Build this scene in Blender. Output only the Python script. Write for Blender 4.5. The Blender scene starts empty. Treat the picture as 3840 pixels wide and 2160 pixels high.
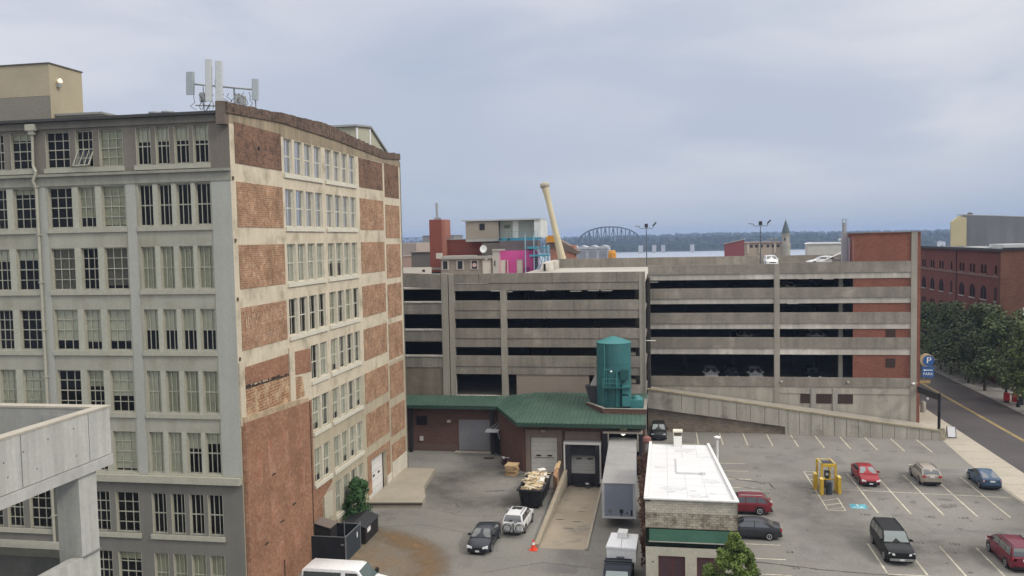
import bpy, math, random
from mathutils import Vector, Matrix, Euler
R=math.radians
sc=bpy.context.scene
col=sc.collection
# ------------------------------------------------------------------ camera
cam=bpy.data.cameras.new('camera'); camo=bpy.data.objects.new('camera',cam); col.objects.link(camo)
def _rot(y,p,r):
    Rz=Matrix(((math.cos(y),-math.sin(y),0),(math.sin(y),math.cos(y),0),(0,0,1)))
    Rx=Matrix(((1,0,0),(0,math.cos(p),-math.sin(p)),(0,math.sin(p),math.cos(p))))
    Ry=Matrix(((math.cos(r),0,math.sin(r)),(0,1,0),(-math.sin(r),0,math.cos(r))))
    return Ry@Rx@Rz
_M=_rot(R(-10.110),R(3.2998),R(-1.1351))
camo.matrix_world=Matrix((( _M[0][0],_M[2][0],-_M[1][0],0),(_M[0][1],_M[2][1],-_M[1][1],0),(_M[0][2],_M[2][2],-_M[1][2],23.85),(0,0,0,1)))
cam.lens=36*3172.09/3840; cam.sensor_width=36; cam.clip_start=.5; cam.clip_end=20000
sc.camera=camo
sc.render.resolution_x=1024; sc.render.resolution_y=576
# ------------------------------------------------------------------ colour, world, sun
sc.view_settings.view_transform='Standard'; sc.view_settings.look='None'; sc.view_settings.exposure=0.12; sc.view_settings.gamma=1
SUN_EL=R(42); SUN_AZ=R(112)      # azimuth measured from +Y towards +X
w=bpy.data.worlds.new("World"); sc.world=w; w.use_nodes=True
nt=w.node_tree; N=nt.nodes; L=nt.links; N.clear()
def nn(t,**k):
    n=N.new(t)
    for a,b in k.items(): setattr(n,a,b)
    return n
def math_(op,a,b=None,c=None,clamp=False):
    n=nn('ShaderNodeMath',operation=op); n.use_clamp=clamp
    for i,v in enumerate((a,b,c)):
        if v is None: continue
        if isinstance(v,(int,float)): n.inputs[i].default_value=v
        else: L.new(v,n.inputs[i])
    return n.outputs[0]
def mapr(v,a,b,c,d,kind='SMOOTHSTEP'):
    n=nn('ShaderNodeMapRange'); n.interpolation_type=kind
    L.new(v,n.inputs[0])
    for i,x in enumerate((a,b,c,d)): n.inputs[1+i].default_value=x
    return n.outputs[0]
def mixc(f,a,b):
    n=nn('ShaderNodeMix',data_type='RGBA')
    if isinstance(f,(int,float)): n.inputs[0].default_value=f
    else: L.new(f,n.inputs[0])
    for i,v in ((6,a),(7,b)):
        if isinstance(v,tuple): n.inputs[i].default_value=(*v[:3],1)
        else: L.new(v,n.inputs[i])
    return n.outputs[2]
sky=nn('ShaderNodeTexSky',sky_type='NISHITA',sun_disc=False,sun_elevation=SUN_EL,sun_rotation=SUN_AZ,dust_density=2.0)
tc=nn('ShaderNodeTexCoord'); sp=nn('ShaderNodeSeparateXYZ'); L.new(tc.outputs['Generated'],sp.inputs[0])
X_,Y_,Z_=sp.outputs
zc=math_('MAXIMUM',Z_,0.0); den=math_('ADD',zc,0.20)
cx=math_('DIVIDE',X_,den); cy=math_('DIVIDE',Y_,den)
cb=nn('ShaderNodeCombineXYZ'); L.new(cx,cb.inputs[0]); L.new(cy,cb.inputs[1])
mp=nn('ShaderNodeMapping'); L.new(cb.outputs[0],mp.inputs[0]); mp.inputs['Rotation'].default_value=(0,0,R(-28)); mp.inputs['Scale'].default_value=(.36,.50,1); mp.inputs['Location'].default_value=(3.1,.75,0)
n1=nn('ShaderNodeTexNoise'); L.new(mp.outputs[0],n1.inputs[0]); n1.inputs['Scale'].default_value=1.15; n1.inputs['Detail'].default_value=4; n1.inputs['Roughness'].default_value=.46; n1.inputs['Distortion'].default_value=.35
n2=nn('ShaderNodeTexNoise'); L.new(mp.outputs[0],n2.inputs[0]); n2.inputs['Scale'].default_value=.42; n2.inputs['Detail'].default_value=2; n2.inputs['Roughness'].default_value=.5
cl=mapr(n1.outputs[0],.38,.64,0,1); cl2=mapr(n2.outputs[0],.38,.62,0,1)
k=math_('ADD',math_('MULTIPLY',cl,.42),math_('MULTIPLY',cl2,.58))
GB=(.123,.971,.235); GD=(.061,.995,.082)
def glow(d,c0,c1):
    n=nn('ShaderNodeVectorMath',operation='DOT_PRODUCT'); L.new(tc.outputs['Generated'],n.inputs[0]); n.inputs[1].default_value=Vector(d).normalized(); return mapr(n.outputs['Value'],c0,c1,0,1)
k=math_('ADD',k,math_('MULTIPLY',glow(GB,.93,.995),.55)); k=math_('SUBTRACT',k,math_('MULTIPLY',glow(GD,.965,.998),.28)); k=math_('ADD',k,.12,None,True)
cloud=mixc(k,(3.75,4.45,5.8),(7.4,7.4,7.8))
# brighter break in the cloud to the right, heavier bank low down in the middle, paler on the left
# high on the left, bluer towards the lower right
warm=mapr(X_,-.75,.45,1,0,'LINEAR')
cloud=mixc(math_('MULTIPLY',warm,mapr(Z_,.08,.34,.25,.8)),cloud,(6.7,6.8,7.5))
low=mapr(Z_,0.0,.15,.8,0)
cloud=mixc(low,cloud,(4.3,4.95,6.1))
skyc=mixc(.92,sky.outputs[0],cloud)
skyc=mixc(mapr(Z_,.30,.75,0,1),skyc,(5.9,5.6,5.35))
mp3=nn('ShaderNodeMapping'); L.new(tc.outputs['Generated'],mp3.inputs[0]); mp3.inputs['Rotation'].default_value=(0,R(-14),0); mp3.inputs['Scale'].default_value=(1,1,3.4)
n3=nn('ShaderNodeTexNoise'); L.new(mp3.outputs[0],n3.inputs[0]); n3.inputs['Scale'].default_value=3.4; n3.inputs['Detail'].default_value=4; n3.inputs['Roughness'].default_value=.5; n3.inputs['Distortion'].default_value=.4
skyc=mixc(math_('MULTIPLY',mapr(n3.outputs[0],.42,.66,0,1),.42),skyc,(3.7,4.45,5.75))
zen=mapr(Z_,.30,.75,1.0,2.75)
sc_=nn('ShaderNodeVectorMath',operation='SCALE'); L.new(skyc,sc_.inputs[0]); L.new(zen,sc_.inputs['Scale'])
bg=nn('ShaderNodeBackground'); L.new(sc_.outputs[0],bg.inputs[0]); bg.inputs[1].default_value=.10
wo=nn('ShaderNodeOutputWorld'); L.new(bg.outputs[0],wo.inputs[0])
sun=bpy.data.lights.new('sun','SUN'); sun.energy=1.5; sun.angle=R(11); sun.color=(1,.93,.82)
suno=bpy.data.objects.new('sun',sun); col.objects.link(suno)
sd=Vector((math.sin(SUN_AZ)*math.cos(SUN_EL),math.cos(SUN_AZ)*math.cos(SUN_EL),math.sin(SUN_EL)))
suno.rotation_euler=sd.to_track_quat('Z','Y').to_euler(); suno.location=(60,-40,120)

# ------------------------------------------------------------------ materials
MATS={}
def mat(name,c,rough=.85,metal=0,var=.12,vs=.35,fine=.08,fs=6,streak=0,ss=1.2,spec=.3,c2=None,c2s=.5,c2lo=.5,c2hi=.65,bump=0,coat=0,emit=None,es=1):
    if name in MATS: return MATS[name]
    m=bpy.data.materials.new(name); m.use_nodes=True; MATS[name]=m
    t=m.node_tree; n=t.nodes; l=t.links; b=n['Principled BSDF']
    b.inputs['Roughness'].default_value=rough; b.inputs['Metallic'].default_value=metal; b.inputs['Specular IOR Level'].default_value=spec
    b.inputs['Coat Weight'].default_value=coat
    tc=n.new('ShaderNodeTexCoord')
    def noise(scale,det=3,vec=None,ro=.55):
        q=n.new('ShaderNodeTexNoise'); q.inputs['Scale'].default_value=scale; q.inputs['Detail'].default_value=det; q.inputs['Roughness'].default_value=ro
        l.new(vec or tc.outputs['Object'],q.inputs[0]); return q.outputs[0]
    def mr(v,a,b_,c_,d):
        q=n.new('ShaderNodeMapRange'); l.new(v,q.inputs[0])
        for i,x in enumerate((a,b_,c_,d)): q.inputs[1+i].default_value=x
        return q.outputs[0]
    base=n.new('ShaderNodeRGB'); base.outputs[0].default_value=(*c,1); cur=base.outputs[0]
    if c2:
        q=n.new('ShaderNodeMix'); q.data_type='RGBA'; l.new(mr(noise(c2s,5,None,.65),c2lo,c2hi,0,1),q.inputs[0]); l.new(cur,q.inputs[6]); q.inputs[7].default_value=(*c2,1); cur=q.outputs[2]
    f=None
    def mul(a,b_):
        if a is None: return b_
        q=n.new('ShaderNodeMath'); q.operation='MULTIPLY'; l.new(a,q.inputs[0]); l.new(b_,q.inputs[1]); return q.outputs[0]
    if var: f=mul(f,mr(noise(vs,4),.3,.7,1-var,1+var))
    if fine: f=mul(f,mr(noise(fs,3),.3,.7,1-fine,1+fine))
    if streak:
        q=n.new('ShaderNodeMapping'); q.inputs['Scale'].default_value=(1,1,.07); l.new(tc.outputs['Object'],q.inputs[0])
        f=mul(f,mr(noise(ss,4,q.outputs[0],.7),.32,.68,1-streak,1+streak*.6))
    if f is not None:
        q=n.new('ShaderNodeVectorMath'); q.operation='SCALE'; l.new(cur,q.inputs[0]); l.new(f,q.inputs['Scale']); cur=q.outputs[0]
    l.new(cur,b.inputs['Base Color'])
    if bump:
        q=n.new('ShaderNodeBump'); q.inputs['Strength'].default_value=bump; q.inputs['Distance'].default_value=.05; l.new(noise(fs*1.5,4),q.inputs['Height']); l.new(q.outputs[0],b.inputs['Normal'])
    if emit: b.inputs['Emission Color'].default_value=(*emit,1); b.inputs['Emission Strength'].default_value=es
    return m
def brick(name,c1,c2,mort,bw=.42,bh=.14,var=.22,vs=.5,patch=None,ps=.4,plo=.5,phi=.65,msize=.014,streak=0):
    if name in MATS: return MATS[name]
    m=bpy.data.materials.new(name); m.use_nodes=True; MATS[name]=m
    t=m.node_tree; n=t.nodes; l=t.links; b=n['Principled BSDF']; b.inputs['Roughness'].default_value=.92; b.inputs['Specular IOR Level'].default_value=.15
    tc=n.new('ShaderNodeTexCoord'); s=n.new('ShaderNodeSeparateXYZ'); l.new(tc.outputs['Object'],s.inputs[0])
    a=n.new('ShaderNodeMath'); a.operation='ADD'; l.new(s.outputs[0],a.inputs[0]); l.new(s.outputs[1],a.inputs[1])
    cb=n.new('ShaderNodeCombineXYZ'); l.new(a.outputs[0],cb.inputs[0]); l.new(s.outputs[2],cb.inputs[1])
    br=n.new('ShaderNodeTexBrick'); l.new(cb.outputs[0],br.inputs['Vector']); br.inputs['Scale'].default_value=1; br.inputs['Brick Width'].default_value=bw; br.inputs['Row Height'].default_value=bh; br.inputs['Mortar Size'].default_value=msize; br.inputs['Bias'].default_value=-.1
    br.inputs['Color1'].default_value=(*c1,1); br.inputs['Color2'].default_value=(*c2,1); br.inputs['Mortar'].default_value=(*mort,1)
    cur=br.outputs[0]
    def noise(sc,det=4,vec=None,ro=.6):
        q=n.new('ShaderNodeTexNoise'); q.inputs['Scale'].default_value=sc; q.inputs['Detail'].default_value=det; q.inputs['Roughness'].default_value=ro; l.new(vec or tc.outputs['Object'],q.inputs[0]); return q.outputs[0]
    def mr(v,a,b_,c_,d):
        q=n.new('ShaderNodeMapRange'); l.new(v,q.inputs[0])
        for i,x in enumerate((a,b_,c_,d)): q.inputs[1+i].default_value=x
        return q.outputs[0]
    if patch:
        q=n.new('ShaderNodeMix'); q.data_type='RGBA'; l.new(mr(noise(ps,6,None,.7),plo,phi,0,.85),q.inputs[0]); l.new(cur,q.inputs[6]); q.inputs[7].default_value=(*patch,1); cur=q.outputs[2]
    mp=n.new('ShaderNodeMapping'); mp.inputs['Scale'].default_value=(1,1,3.2); l.new(tc.outputs['Object'],mp.inputs[0])
    f=mr(noise(vs,5),.3,.7,1-var,1+var)
    g=mr(noise(3.0,3,mp.outputs[0],.7),.3,.7,.8,1.2)
    q=n.new('ShaderNodeMath'); q.operation='MULTIPLY'; l.new(f,q.inputs[0]); l.new(g,q.inputs[1]); f=q.outputs[0]
    q=n.new('ShaderNodeVectorMath'); q.operation='SCALE'; l.new(cur,q.inputs[0]); l.new(f,q.inputs['Scale']); l.new(q.outputs[0],b.inputs['Base Color'])
    return m
def glass(name,tint=(.75,.8,.8),refl=.3,rough=.03):
    if name in MATS: return MATS[name]
    m=bpy.data.materials.new(name); m.use_nodes=True; MATS[name]=m
    t=m.node_tree; n=t.nodes; l=t.links; n.clear()
    o=n.new('ShaderNodeOutputMaterial'); mx=n.new('ShaderNodeMixShader'); tr=n.new('ShaderNodeBsdfTransparent'); gl=n.new('ShaderNodeBsdfGlossy')
    tr.inputs[0].default_value=(*tint,1); gl.inputs[0].default_value=(.9,.93,1,1); gl.inputs['Roughness'].default_value=rough
    lw=n.new('ShaderNodeLayerWeight'); lw.inputs[0].default_value=.35
    ma=n.new('ShaderNodeMath'); ma.operation='MULTIPLY_ADD'; l.new(lw.outputs['Fresnel'],ma.inputs[0]); ma.inputs[1].default_value=.45 if refl<.06 else 1.0; ma.inputs[2].default_value=refl; ma.use_clamp=True
    l.new(ma.outputs[0],mx.inputs[0]); l.new(tr.outputs[0],mx.inputs[1]); l.new(gl.outputs[0],mx.inputs[2]); l.new(mx.outputs[0],o.inputs[0])
    return m
def paint(name,c,rough=.38,metal=.15): return mat(name,c,rough=rough,metal=metal,var=.04,vs=1.5,fine=0,spec=.35,coat=.22)

conc_dark=mat('stained_concrete',(.245,.222,.185),var=.13,vs=.35,fine=.11,fs=3.5,streak=.20,ss=1.1,c2=(.30,.272,.228),c2s=.35,c2lo=.53,c2hi=.72)
conc_mid=mat('beam_concrete',(.46,.43,.37),var=.12,vs=.3,fine=.08,streak=.2,ss=1.3,c2=(.60,.57,.50),c2s=.2,c2lo=.5,c2hi=.6)
conc_wall=mat('ramp_wall_concrete',(.38,.355,.30),var=.12,vs=.25,fine=.08,streak=.2,ss=.8,c2=(.25,.235,.195),c2s=.4,c2lo=.55,c2hi=.7)
conc_col=mat('column_concrete',(.32,.295,.245),var=.1,vs=.3,streak=.12)
conc_light=mat('pale_deck_concrete',(.40,.37,.32),var=.08,vs=.1)
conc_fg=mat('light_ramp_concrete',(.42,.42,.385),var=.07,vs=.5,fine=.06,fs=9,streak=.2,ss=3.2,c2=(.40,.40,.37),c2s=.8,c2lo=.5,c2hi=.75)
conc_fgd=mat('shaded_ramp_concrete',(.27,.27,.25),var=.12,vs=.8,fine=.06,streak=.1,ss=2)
conc_slab=mat('tan_slab_concrete',(.34,.305,.24),var=.12,vs=.4,fine=.06)
dark_int=mat('unlit_interior',(.035,.033,.03),var=.3,vs=.4,spec=.05)  # near-black base colour paints in the shade of rooms and inner decks
steel_dark=mat('black_steel',(.02,.02,.022),rough=.5,var=.05,spec=.4)
steel_grey=mat('galvanised_steel',(.36,.38,.38),rough=.45,metal=.5,var=.06)
white_paint=mat('white_paint',(.74,.74,.72),rough=.5,var=.04,vs=.8)
rubber=mat('rubber',(.018,.018,.018),rough=.8,var=0,fine=0)
rimm=mat('alloy_rim',(.5,.51,.52),rough=.35,metal=.8,var=0,fine=0)
carglass=mat('car_glass',(.025,.032,.034),rough=.06,spec=1.0,var=0,fine=0,coat=1)
carglass_l=mat('car_glass_pale',(.10,.135,.13),rough=.08,spec=1.0,var=0,fine=0,coat=1)
black_trim=mat('black_trim',(.015,.015,.016),rough=.5,var=0,fine=0)
lampglass=mat('headlight_glass',(.75,.78,.8),rough=.15,spec=.8,var=0,fine=0)
redlamp=mat('tail_lamp_red',(.38,.015,.015),rough=.2,spec=.7,var=0,fine=0)
platem=mat('number_plate',(.62,.63,.62),rough=.5,var=0,fine=0)
glass_w=glass('window_glass',(.90,.92,.90),.0)
glass_s=glass('window_glass_side',(.88,.91,.90),.02)
glass_t=glass('window_glass_top',(.8,.84,.86),.42)
cream=mat('cream_trim',(.37,.36,.29),rough=.7,var=.06,vs=1)
blindm=mat('beige_blind',(.50,.49,.38),rough=.9,var=.06,vs=1,fine=.03)
blind2=mat('olive_blind',(.36,.355,.25),rough=.9,var=.1,vs=1,fine=.03)

# ------------------------------------------------------------------ mesh builder
class MB:
    def __init__(s): s.v=[]; s.f=[]
    def quad(s,*p):
        i=len(s.v); s.v+= [tuple(q) for q in p]; s.f.append(tuple(range(i,i+len(p)))); return s
    def box(s,x0,x1,y0,y1,z0,z1):
        i=len(s.v); s.v+=[(x0,y0,z0),(x1,y0,z0),(x1,y1,z0),(x0,y1,z0),(x0,y0,z1),(x1,y0,z1),(x1,y1,z1),(x0,y1,z1)]
        s.f+=[(i,i+3,i+2,i+1),(i+4,i+5,i+6,i+7),(i,i+1,i+5,i+4),(i+1,i+2,i+6,i+5),(i+2,i+3,i+7,i+6),(i+3,i,i+4,i+7)]; return s
    def prism(s,pts,z0,z1):
        n=len(pts); i=len(s.v)
        za=z0 if isinstance(z0,(list,tuple)) else [z0]*n; zb=z1 if isinstance(z1,(list,tuple)) else [z1]*n
        s.v+=[(p[0],p[1],a) for p,a in zip(pts,za)]+[(p[0],p[1],b) for p,b in zip(pts,zb)]
        s.f.append(tuple(range(i+n-1,i-1,-1))); s.f.append(tuple(range(i+n,i+2*n)))
        for k in range(n): s.f.append((i+k,i+(k+1)%n,i+n+(k+1)%n,i+n+k))
        return s
    def ext(s,pts,axis,a,b):     # extrude a polygon drawn in the plane across axis ('x': pts=(y,z); 'y': pts=(x,z))
        n=len(pts); i=len(s.v)
        f=(lambda p,c:(c,p[0],p[1])) if axis=='x' else (lambda p,c:(p[0],c,p[1]))
        s.v+=[f(p,a) for p in pts]+[f(p,b) for p in pts]
        s.f.append(tuple(range(i,i+n))); s.f.append(tuple(range(i+2*n-1,i+n-1,-1)))
        for k in range(n): s.f.append((i+k,i+n+k,i+n+(k+1)%n,i+(k+1)%n))
        return s
    def tube(s,a,b,r0,r1=None,n=8,caps=True):
        a=Vector(a); b=Vector(b); r1=r0 if r1 is None else r1
        d=(b-a); d=d.normalized() if d.length>1e-6 else Vector((0,0,1)); u=d.orthogonal().normalized(); w_=d.cross(u); i=len(s.v)
        for c,r in ((a,r0),(b,r1)):
            for k in range(n):
                t=2*math.pi*k/n; s.v.append(tuple(c+u*(r*math.cos(t))+w_*(r*math.sin(t))))
        for k in range(n): s.f.append((i+k,i+(k+1)%n,i+n+(k+1)%n,i+n+k))
        if caps: s.f.append(tuple(range(i+n-1,i-1,-1))); s.f.append(tuple(range(i+n,i+2*n)))
        return s
    def path(s,pts,r,n=6):
        for a,b in zip(pts,pts[1:]): s.tube(a,b,r,r,n)
        return s
    def lathe(s,c,prof,n=24,axis=(0,0,1)):
        d=Vector(axis).normalized(); u=d.orthogonal().normalized(); w_=d.cross(u); c=Vector(c); i=len(s.v); m=len(prof)
        for r,h in prof:
            for k in range(n):
                t=2*math.pi*k/n; s.v.append(tuple(c+d*h+u*(r*math.cos(t))+w_*(r*math.sin(t))))
        for j in range(m-1):
            for k in range(n): s.f.append((i+j*n+k,i+j*n+(k+1)%n,i+(j+1)*n+(k+1)%n,i+(j+1)*n+k))
        s.f.append(tuple(range(i+n-1,i-1,-1))); s.f.append(tuple(range(i+(m-1)*n,i+m*n)))
        return s
    def bar(s,a,b,w,h,up=(0,0,1)):
        a=Vector(a); b=Vector(b); d=(b-a).normalized(); u=d.cross(Vector(up))
        u=d.orthogonal() if u.length<1e-4 else u; u.normalize(); v=u.cross(d); i=len(s.v)
        for c in (a,b):
            for p,q in ((-1,-1),(1,-1),(1,1),(-1,1)): s.v.append(tuple(c+u*(p*w/2)+v*(q*h/2)))
        s.f+=[(i,i+3,i+2,i+1),(i+4,i+5,i+6,i+7)]+[(i+k,i+(k+1)%4,i+4+(k+1)%4,i+4+k) for k in range(4)]
        return s
    def facade(s,axis,c,u0,u1,v0,v1,holes,depth):
        us=sorted({u0,u1}|{min(max(h[i],u0),u1) for h in holes for i in (0,1)}); vs=sorted({v0,v1}|{min(max(h[i],v0),v1) for h in holes for i in (2,3)})
        sg=1 if axis=='y' else -1
        def P(u,v,d=0): return (u,c+sg*d,v) if axis=='y' else (c+sg*d,u,v)
        for a,b in zip(us,us[1:]):
            run=None
            for e,f in zip(vs,vs[1:]):
                m=((a+b)/2,(e+f)/2)
                hole=any(h[0]<m[0]<h[1] and h[2]<m[1]<h[3] for h in holes)
                if not hole: run=(run[0],f) if run else (e,f)
                if (hole or f==vs[-1]) and run: s.quad(P(a,run[0]),P(b,run[0]),P(b,run[1]),P(a,run[1])); run=None
        for a,b,e,f in holes:
            s.quad(P(a,e),P(a,f),P(a,f,depth),P(a,e,depth)); s.quad(P(b,e),P(b,e,depth),P(b,f,depth),P(b,f))
            s.quad(P(a,e),P(a,e,depth),P(b,e,depth),P(b,e)); s.quad(P(a,f),P(b,f),P(b,f,depth),P(a,f,depth))
        return s
def build(mb,name,m,parent=None,off=(0,0,0),smooth=None,loc=None):
    me=bpy.data.meshes.new(name); o_=Vector(off)
    me.from_pydata([tuple(Vector(v)-o_) for v in mb.v],[],mb.f); me.validate(); me.update()
    me.materials.append(m)
    if smooth:
        me.shade_smooth(); me.set_sharp_from_angle(angle=R(smooth))
    o=bpy.data.objects.new(name,me); col.objects.link(o)
    if parent: o.parent=parent
    if loc: o.location=loc
    return o
def tag(o,label=None,cat=None,group=None,kind=None):
    if label: o['label']=label
    if cat: o['category']=cat
    if group: o['group']=group
    if kind: o['kind']=kind
    return o
class Thing:
    def __init__(s,name,loc,label,cat,group=None,rz=0,local=False):
        s.root=bpy.data.objects.new(name,None); col.objects.link(s.root); s.root.location=loc; s.root.rotation_euler=(0,0,rz); s.root.empty_display_size=.3
        tag(s.root,label,cat,group); s.off=(0,0,0) if local else loc
    def part(s,mb,name,m,parent=None,label=None,smooth=None,kind=None):
        o=build(mb,name,m,parent or s.root,s.off,smooth)
        if label: o['label']=label
        if kind: o['kind']=kind
        return o
def single(mb,name,m,loc,label,cat,group=None,smooth=None):
    o=build(mb,name,m,None,loc,smooth,loc); return tag(o,label,cat,group)
def struct(mb,name,m,kind='structure',smooth=None):
    o=build(mb,name,m,None,(0,0,0),smooth); o['kind']=kind; return o
def children(o): return [c for c in bpy.data.objects if c.parent==o]
def text_mb(s,size,font_extrude=.01):
    cu=bpy.data.curves.new('t','FONT'); cu.body=s; cu.size=size; cu.align_x='CENTER'; cu.align_y='CENTER'; cu.extrude=font_extrude; cu.resolution_u=3
    o=bpy.data.objects.new('t',cu); col.objects.link(o); dg=bpy.context.evaluated_depsgraph_get(); dg.update()
    me=bpy.data.meshes.new_from_object(o.evaluated_get(dg)); mb=MB(); mb.v=[tuple(v.co) for v in me.vertices]; mb.f=[tuple(p.vertices) for p in me.polygons]
    bpy.data.objects.remove(o); bpy.data.curves.remove(cu); bpy.data.meshes.remove(me)
    return mb
def xf(mb,M_):
    mb.v=[tuple(M_@Vector(v)) for v in mb.v]; return mb
def join(*ms):
    o=MB()
    for m in ms:
        i=len(o.v); o.v+=m.v; o.f+=[tuple(k+i for k in f) for f in m.f]
    return o
def FACE(x,y,z,axis='y'):     # a drawing in local XY placed upright, facing -Y ('y') or +X ('x')
    if axis=='y': return Matrix(((1,0,0,x),(0,0,-1,y),(0,1,0,z),(0,0,0,1)))
    return Matrix(((0,0,1,x),(1,0,0,y),(0,1,0,z),(0,0,0,1)))
# ================================================================== THE SETTING (most coordinates from here on unprojected from image pixels, baked as constants)
asph=mat('worn_asphalt',(.214,.206,.184),rough=.95,var=.10,vs=.12,fine=.12,fs=5,spec=.15,c2=(.165,.154,.14),c2s=.22,c2lo=.50,c2hi=.70,bump=.15)
asph_st=mat('street_asphalt',(.085,.076,.074),rough=.9,var=.12,vs=.15,fine=.08,fs=5,spec=.2)
g=MB()
g.facade('y',0,-60,34.6,-30,560,[(-9.62,-6.02,63.4,84.5)],0)
g.v=[(x,z,0) for x,y,z in g.v]; g.f=g.f[:-4]
struct(g,'parking_lot_ground',asph)
g=MB(); g.quad((45.6,-30,0),(400,-30,0),(400,560,0),(45.6,560,0)); g.quad((-500,-30,0),(-60,-30,0),(-60,560,0),(-500,560,0)); g.quad((-500,560,0),(400,560,0),(400,610,-11),(-500,610,-11)); g.quad((34.6,560,0),(45.6,560,0),(45.6,480,0),(34.6,480,0))
g.quad((-9000,-30,-.5),(-500,-30,-.5),(-500,560,-.5),(-9000,560,-.5)); g.quad((400,-30,-.5),(9000,-30,-.5),(9000,560,-.5),(400,560,-.5)); g.quad((-9000,560,-.5),(9000,560,-.5),(9000,612,-11),(-9000,612,-11))
struct(g,'city_ground',mat('far_pavement',(.17,.165,.15),var=.2,vs=.05))
g=MB(); g.quad((-9000,605,-10),(9000,605,-10),(9000,1900,-10),(-9000,1900,-10))
struct(g,'river',mat('river_water',(.34,.38,.44),rough=.4,var=.05,vs=.004,fine=0,spec=.6))
# far bank and hills as a terrain mesh
random.seed(4)
def hillh(x,y):
    a=math.sin(x*.0021+1.3)*.5+math.sin(x*.0047+.4)*.3+math.sin(x*.011+y*.003)*.18
    rise=min(1,max(0,(y-1885)/420)); up=(x+1100)/2600; up=max(0,min(1.4,up))
    return -8+rise*(16+5*up+4*a)+ (min(1,max(0,(y-2600)/1500)))*(7+7*up+4*math.sin(x*.0016+2))
g=MB(); nx,ny=170,26; ys=[1868+k**1.75*11 for k in range(ny)]
for j in range(ny):
    for i in range(nx+1):
        x=-4200+8400*i/nx; z=-11 if j==0 else hillh(x,ys[j])+random.uniform(-1.5,2.5); g.v.append((x,ys[j],z))
for j in range(ny-1):
    for i in range(nx): a=j*(nx+1)+i; g.f.append((a,a+1,a+nx+2,a+nx+1))
hills_m=mat('wooded_hills',(.03,.045,.03),rough=1,var=.3,vs=.01,fine=.3,fs=.06,spec=.02)
struct(g,'hills',hills_m)
# ragged tree canopy along the far shore and slopes: a far-off wood nobody could count
g=MB()
for k in range(5200):
    x=random.uniform(-1300,2300); y=random.choice((random.uniform(1880,1960),random.uniform(1900,2350),random.uniform(2700,4200)))
    z=hillh(x,y); r=random.uniform(5,11); h=random.uniform(6,13); n=5; i=len(g.v); ph=random.random()*6
    for q in range(n): t=ph+q*2*math.pi/n; rr=r*random.uniform(.7,1.2); g.v.append((x+rr*math.cos(t),y+rr*math.sin(t),z+random.uniform(-2,3)))
    for q in range(n): t=ph+.5+q*2*math.pi/n; rr=r*random.uniform(.4,.8); g.v.append((x+rr*math.cos(t),y+rr*math.sin(t),z+h*random.uniform(.7,1)))
    for q in range(n): g.f.append((i+q,i+(q+1)%n,i+n+(q+1)%n,i+n+q))
    g.f.append(tuple(range(i+n,i+2*n)))
struct(g,'far_woods',mat('far_tree_canopy',(.03,.045,.03),rough=1,var=.35,vs=.03,fine=.2,fs=.2,spec=.02),'stuff')
# street
g=MB(); g.quad((34.6,-30,-.10),(45.6,-30,-.10),(45.6,480,-.10),(34.6,480,-.10)); struct(g,'street',asph_st)
g=MB()
for x in (39.94,40.20): g.quad((x,-30,-.096),(x+.13,-30,-.096),(x+.13,480,-.096),(x,480,-.096))
struct(g,'road_centre_line',mat('worn_yellow_paint',(.42,.31,.10),var=.25,vs=.8,fine=.25,fs=3))
sw=mat('sidewalk_concrete',(.40,.36,.285),var=.1,vs=.25,fine=.07,fs=4,c2=(.30,.275,.23),c2s=.5,c2lo=.55,c2hi=.7)
g=MB(); g.box(34.45,34.6,-30,105.0,-.2,.02); g.quad((31.0,-30,.015),(34.45,-30,.015),(34.45,102.6,.015),(31.25,102.6,.015),(30.65,92,.015)); g.box(31.35,34.6,105,480,-.2,.03); g.quad((30.4,102.6,.02),(34.45,102.6,.02),(34.45,105,.02),(31.35,105,.02),(31.35,112,.02),(30.4,112,.02))
struct(g,'near_sidewalk',sw)
g=MB(); g.box(45.6,50.5,-30,480,-.2,.04); struct(g,'far_sidewalk',mat('grey_sidewalk',(.30,.285,.26),var=.15,vs=.3,fine=.08,c2=(.22,.21,.19),c2s=.4))
g=MB()
for k in range(60): y=60+k*3.1; g.quad((45.65,y,.046),(50.4,y,.046),(50.4,y+.06,.046),(45.65,y+.06,.046))
for k in range(14): y=60+k*3.1; g.quad((31.3,y,.021),(34.4,y,.021),(34.4,y+.05,.021),(31.3,y+.05,.021))
struct(g,'sidewalk_joints',mat('joint_dark',(.13,.12,.10),var=0,fine=0))
g=MB(); g.quad((50.5,60,.01),(120,60,.01),(120,136,.01),(50.5,136,.01)); struct(g,'far_car_park',mat('dark_lot',(.10,.09,.085),var=.15,vs=.2))
# painted stall lines
LN=MB(); Zl=.006
def line(x0,y0,x1,y1,w_=.12):
    a=Vector((x0,y0)); b=Vector((x1,y1)); d=(b-a).normalized(); n=Vector((-d.y,d.x))*w_/2
    LN.quad((*(a+n),Zl),(*(a-n),Zl),(*(b-n),Zl),(*(b+n),Zl))
ywall=lambda x:103.75 if x<14 else 103.75-(x-14)*.082
for k in range(-1,10): x=3.86+2.735*k; line(x,ywall(x)-.15,x+.02,ywall(x)-6.0)
for x in (17.85,20.47,23.06,25.66,28.2): line(x,87.1,x+.02,74.95)
line(15.9,81.55,30.5,80.65)
line(13.8,87.5,13.85,75.25); line(13.8,87.5,15.9,87.45); line(15.9,87.45,15.85,84.6); line(15.35,78.9,15.3,75.25); line(13.85,75.25,15.3,75.25)
for y in (86.2,84.6): line(13.85,y,15.2,y+.5)
for y in (75.4,76.6,77.9): line(13.85,y,15.3,y+.75)
for x in (15.3,17.92,20.46,23.03,25.6,28.2): line(x,67.4,x,61.6)
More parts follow.
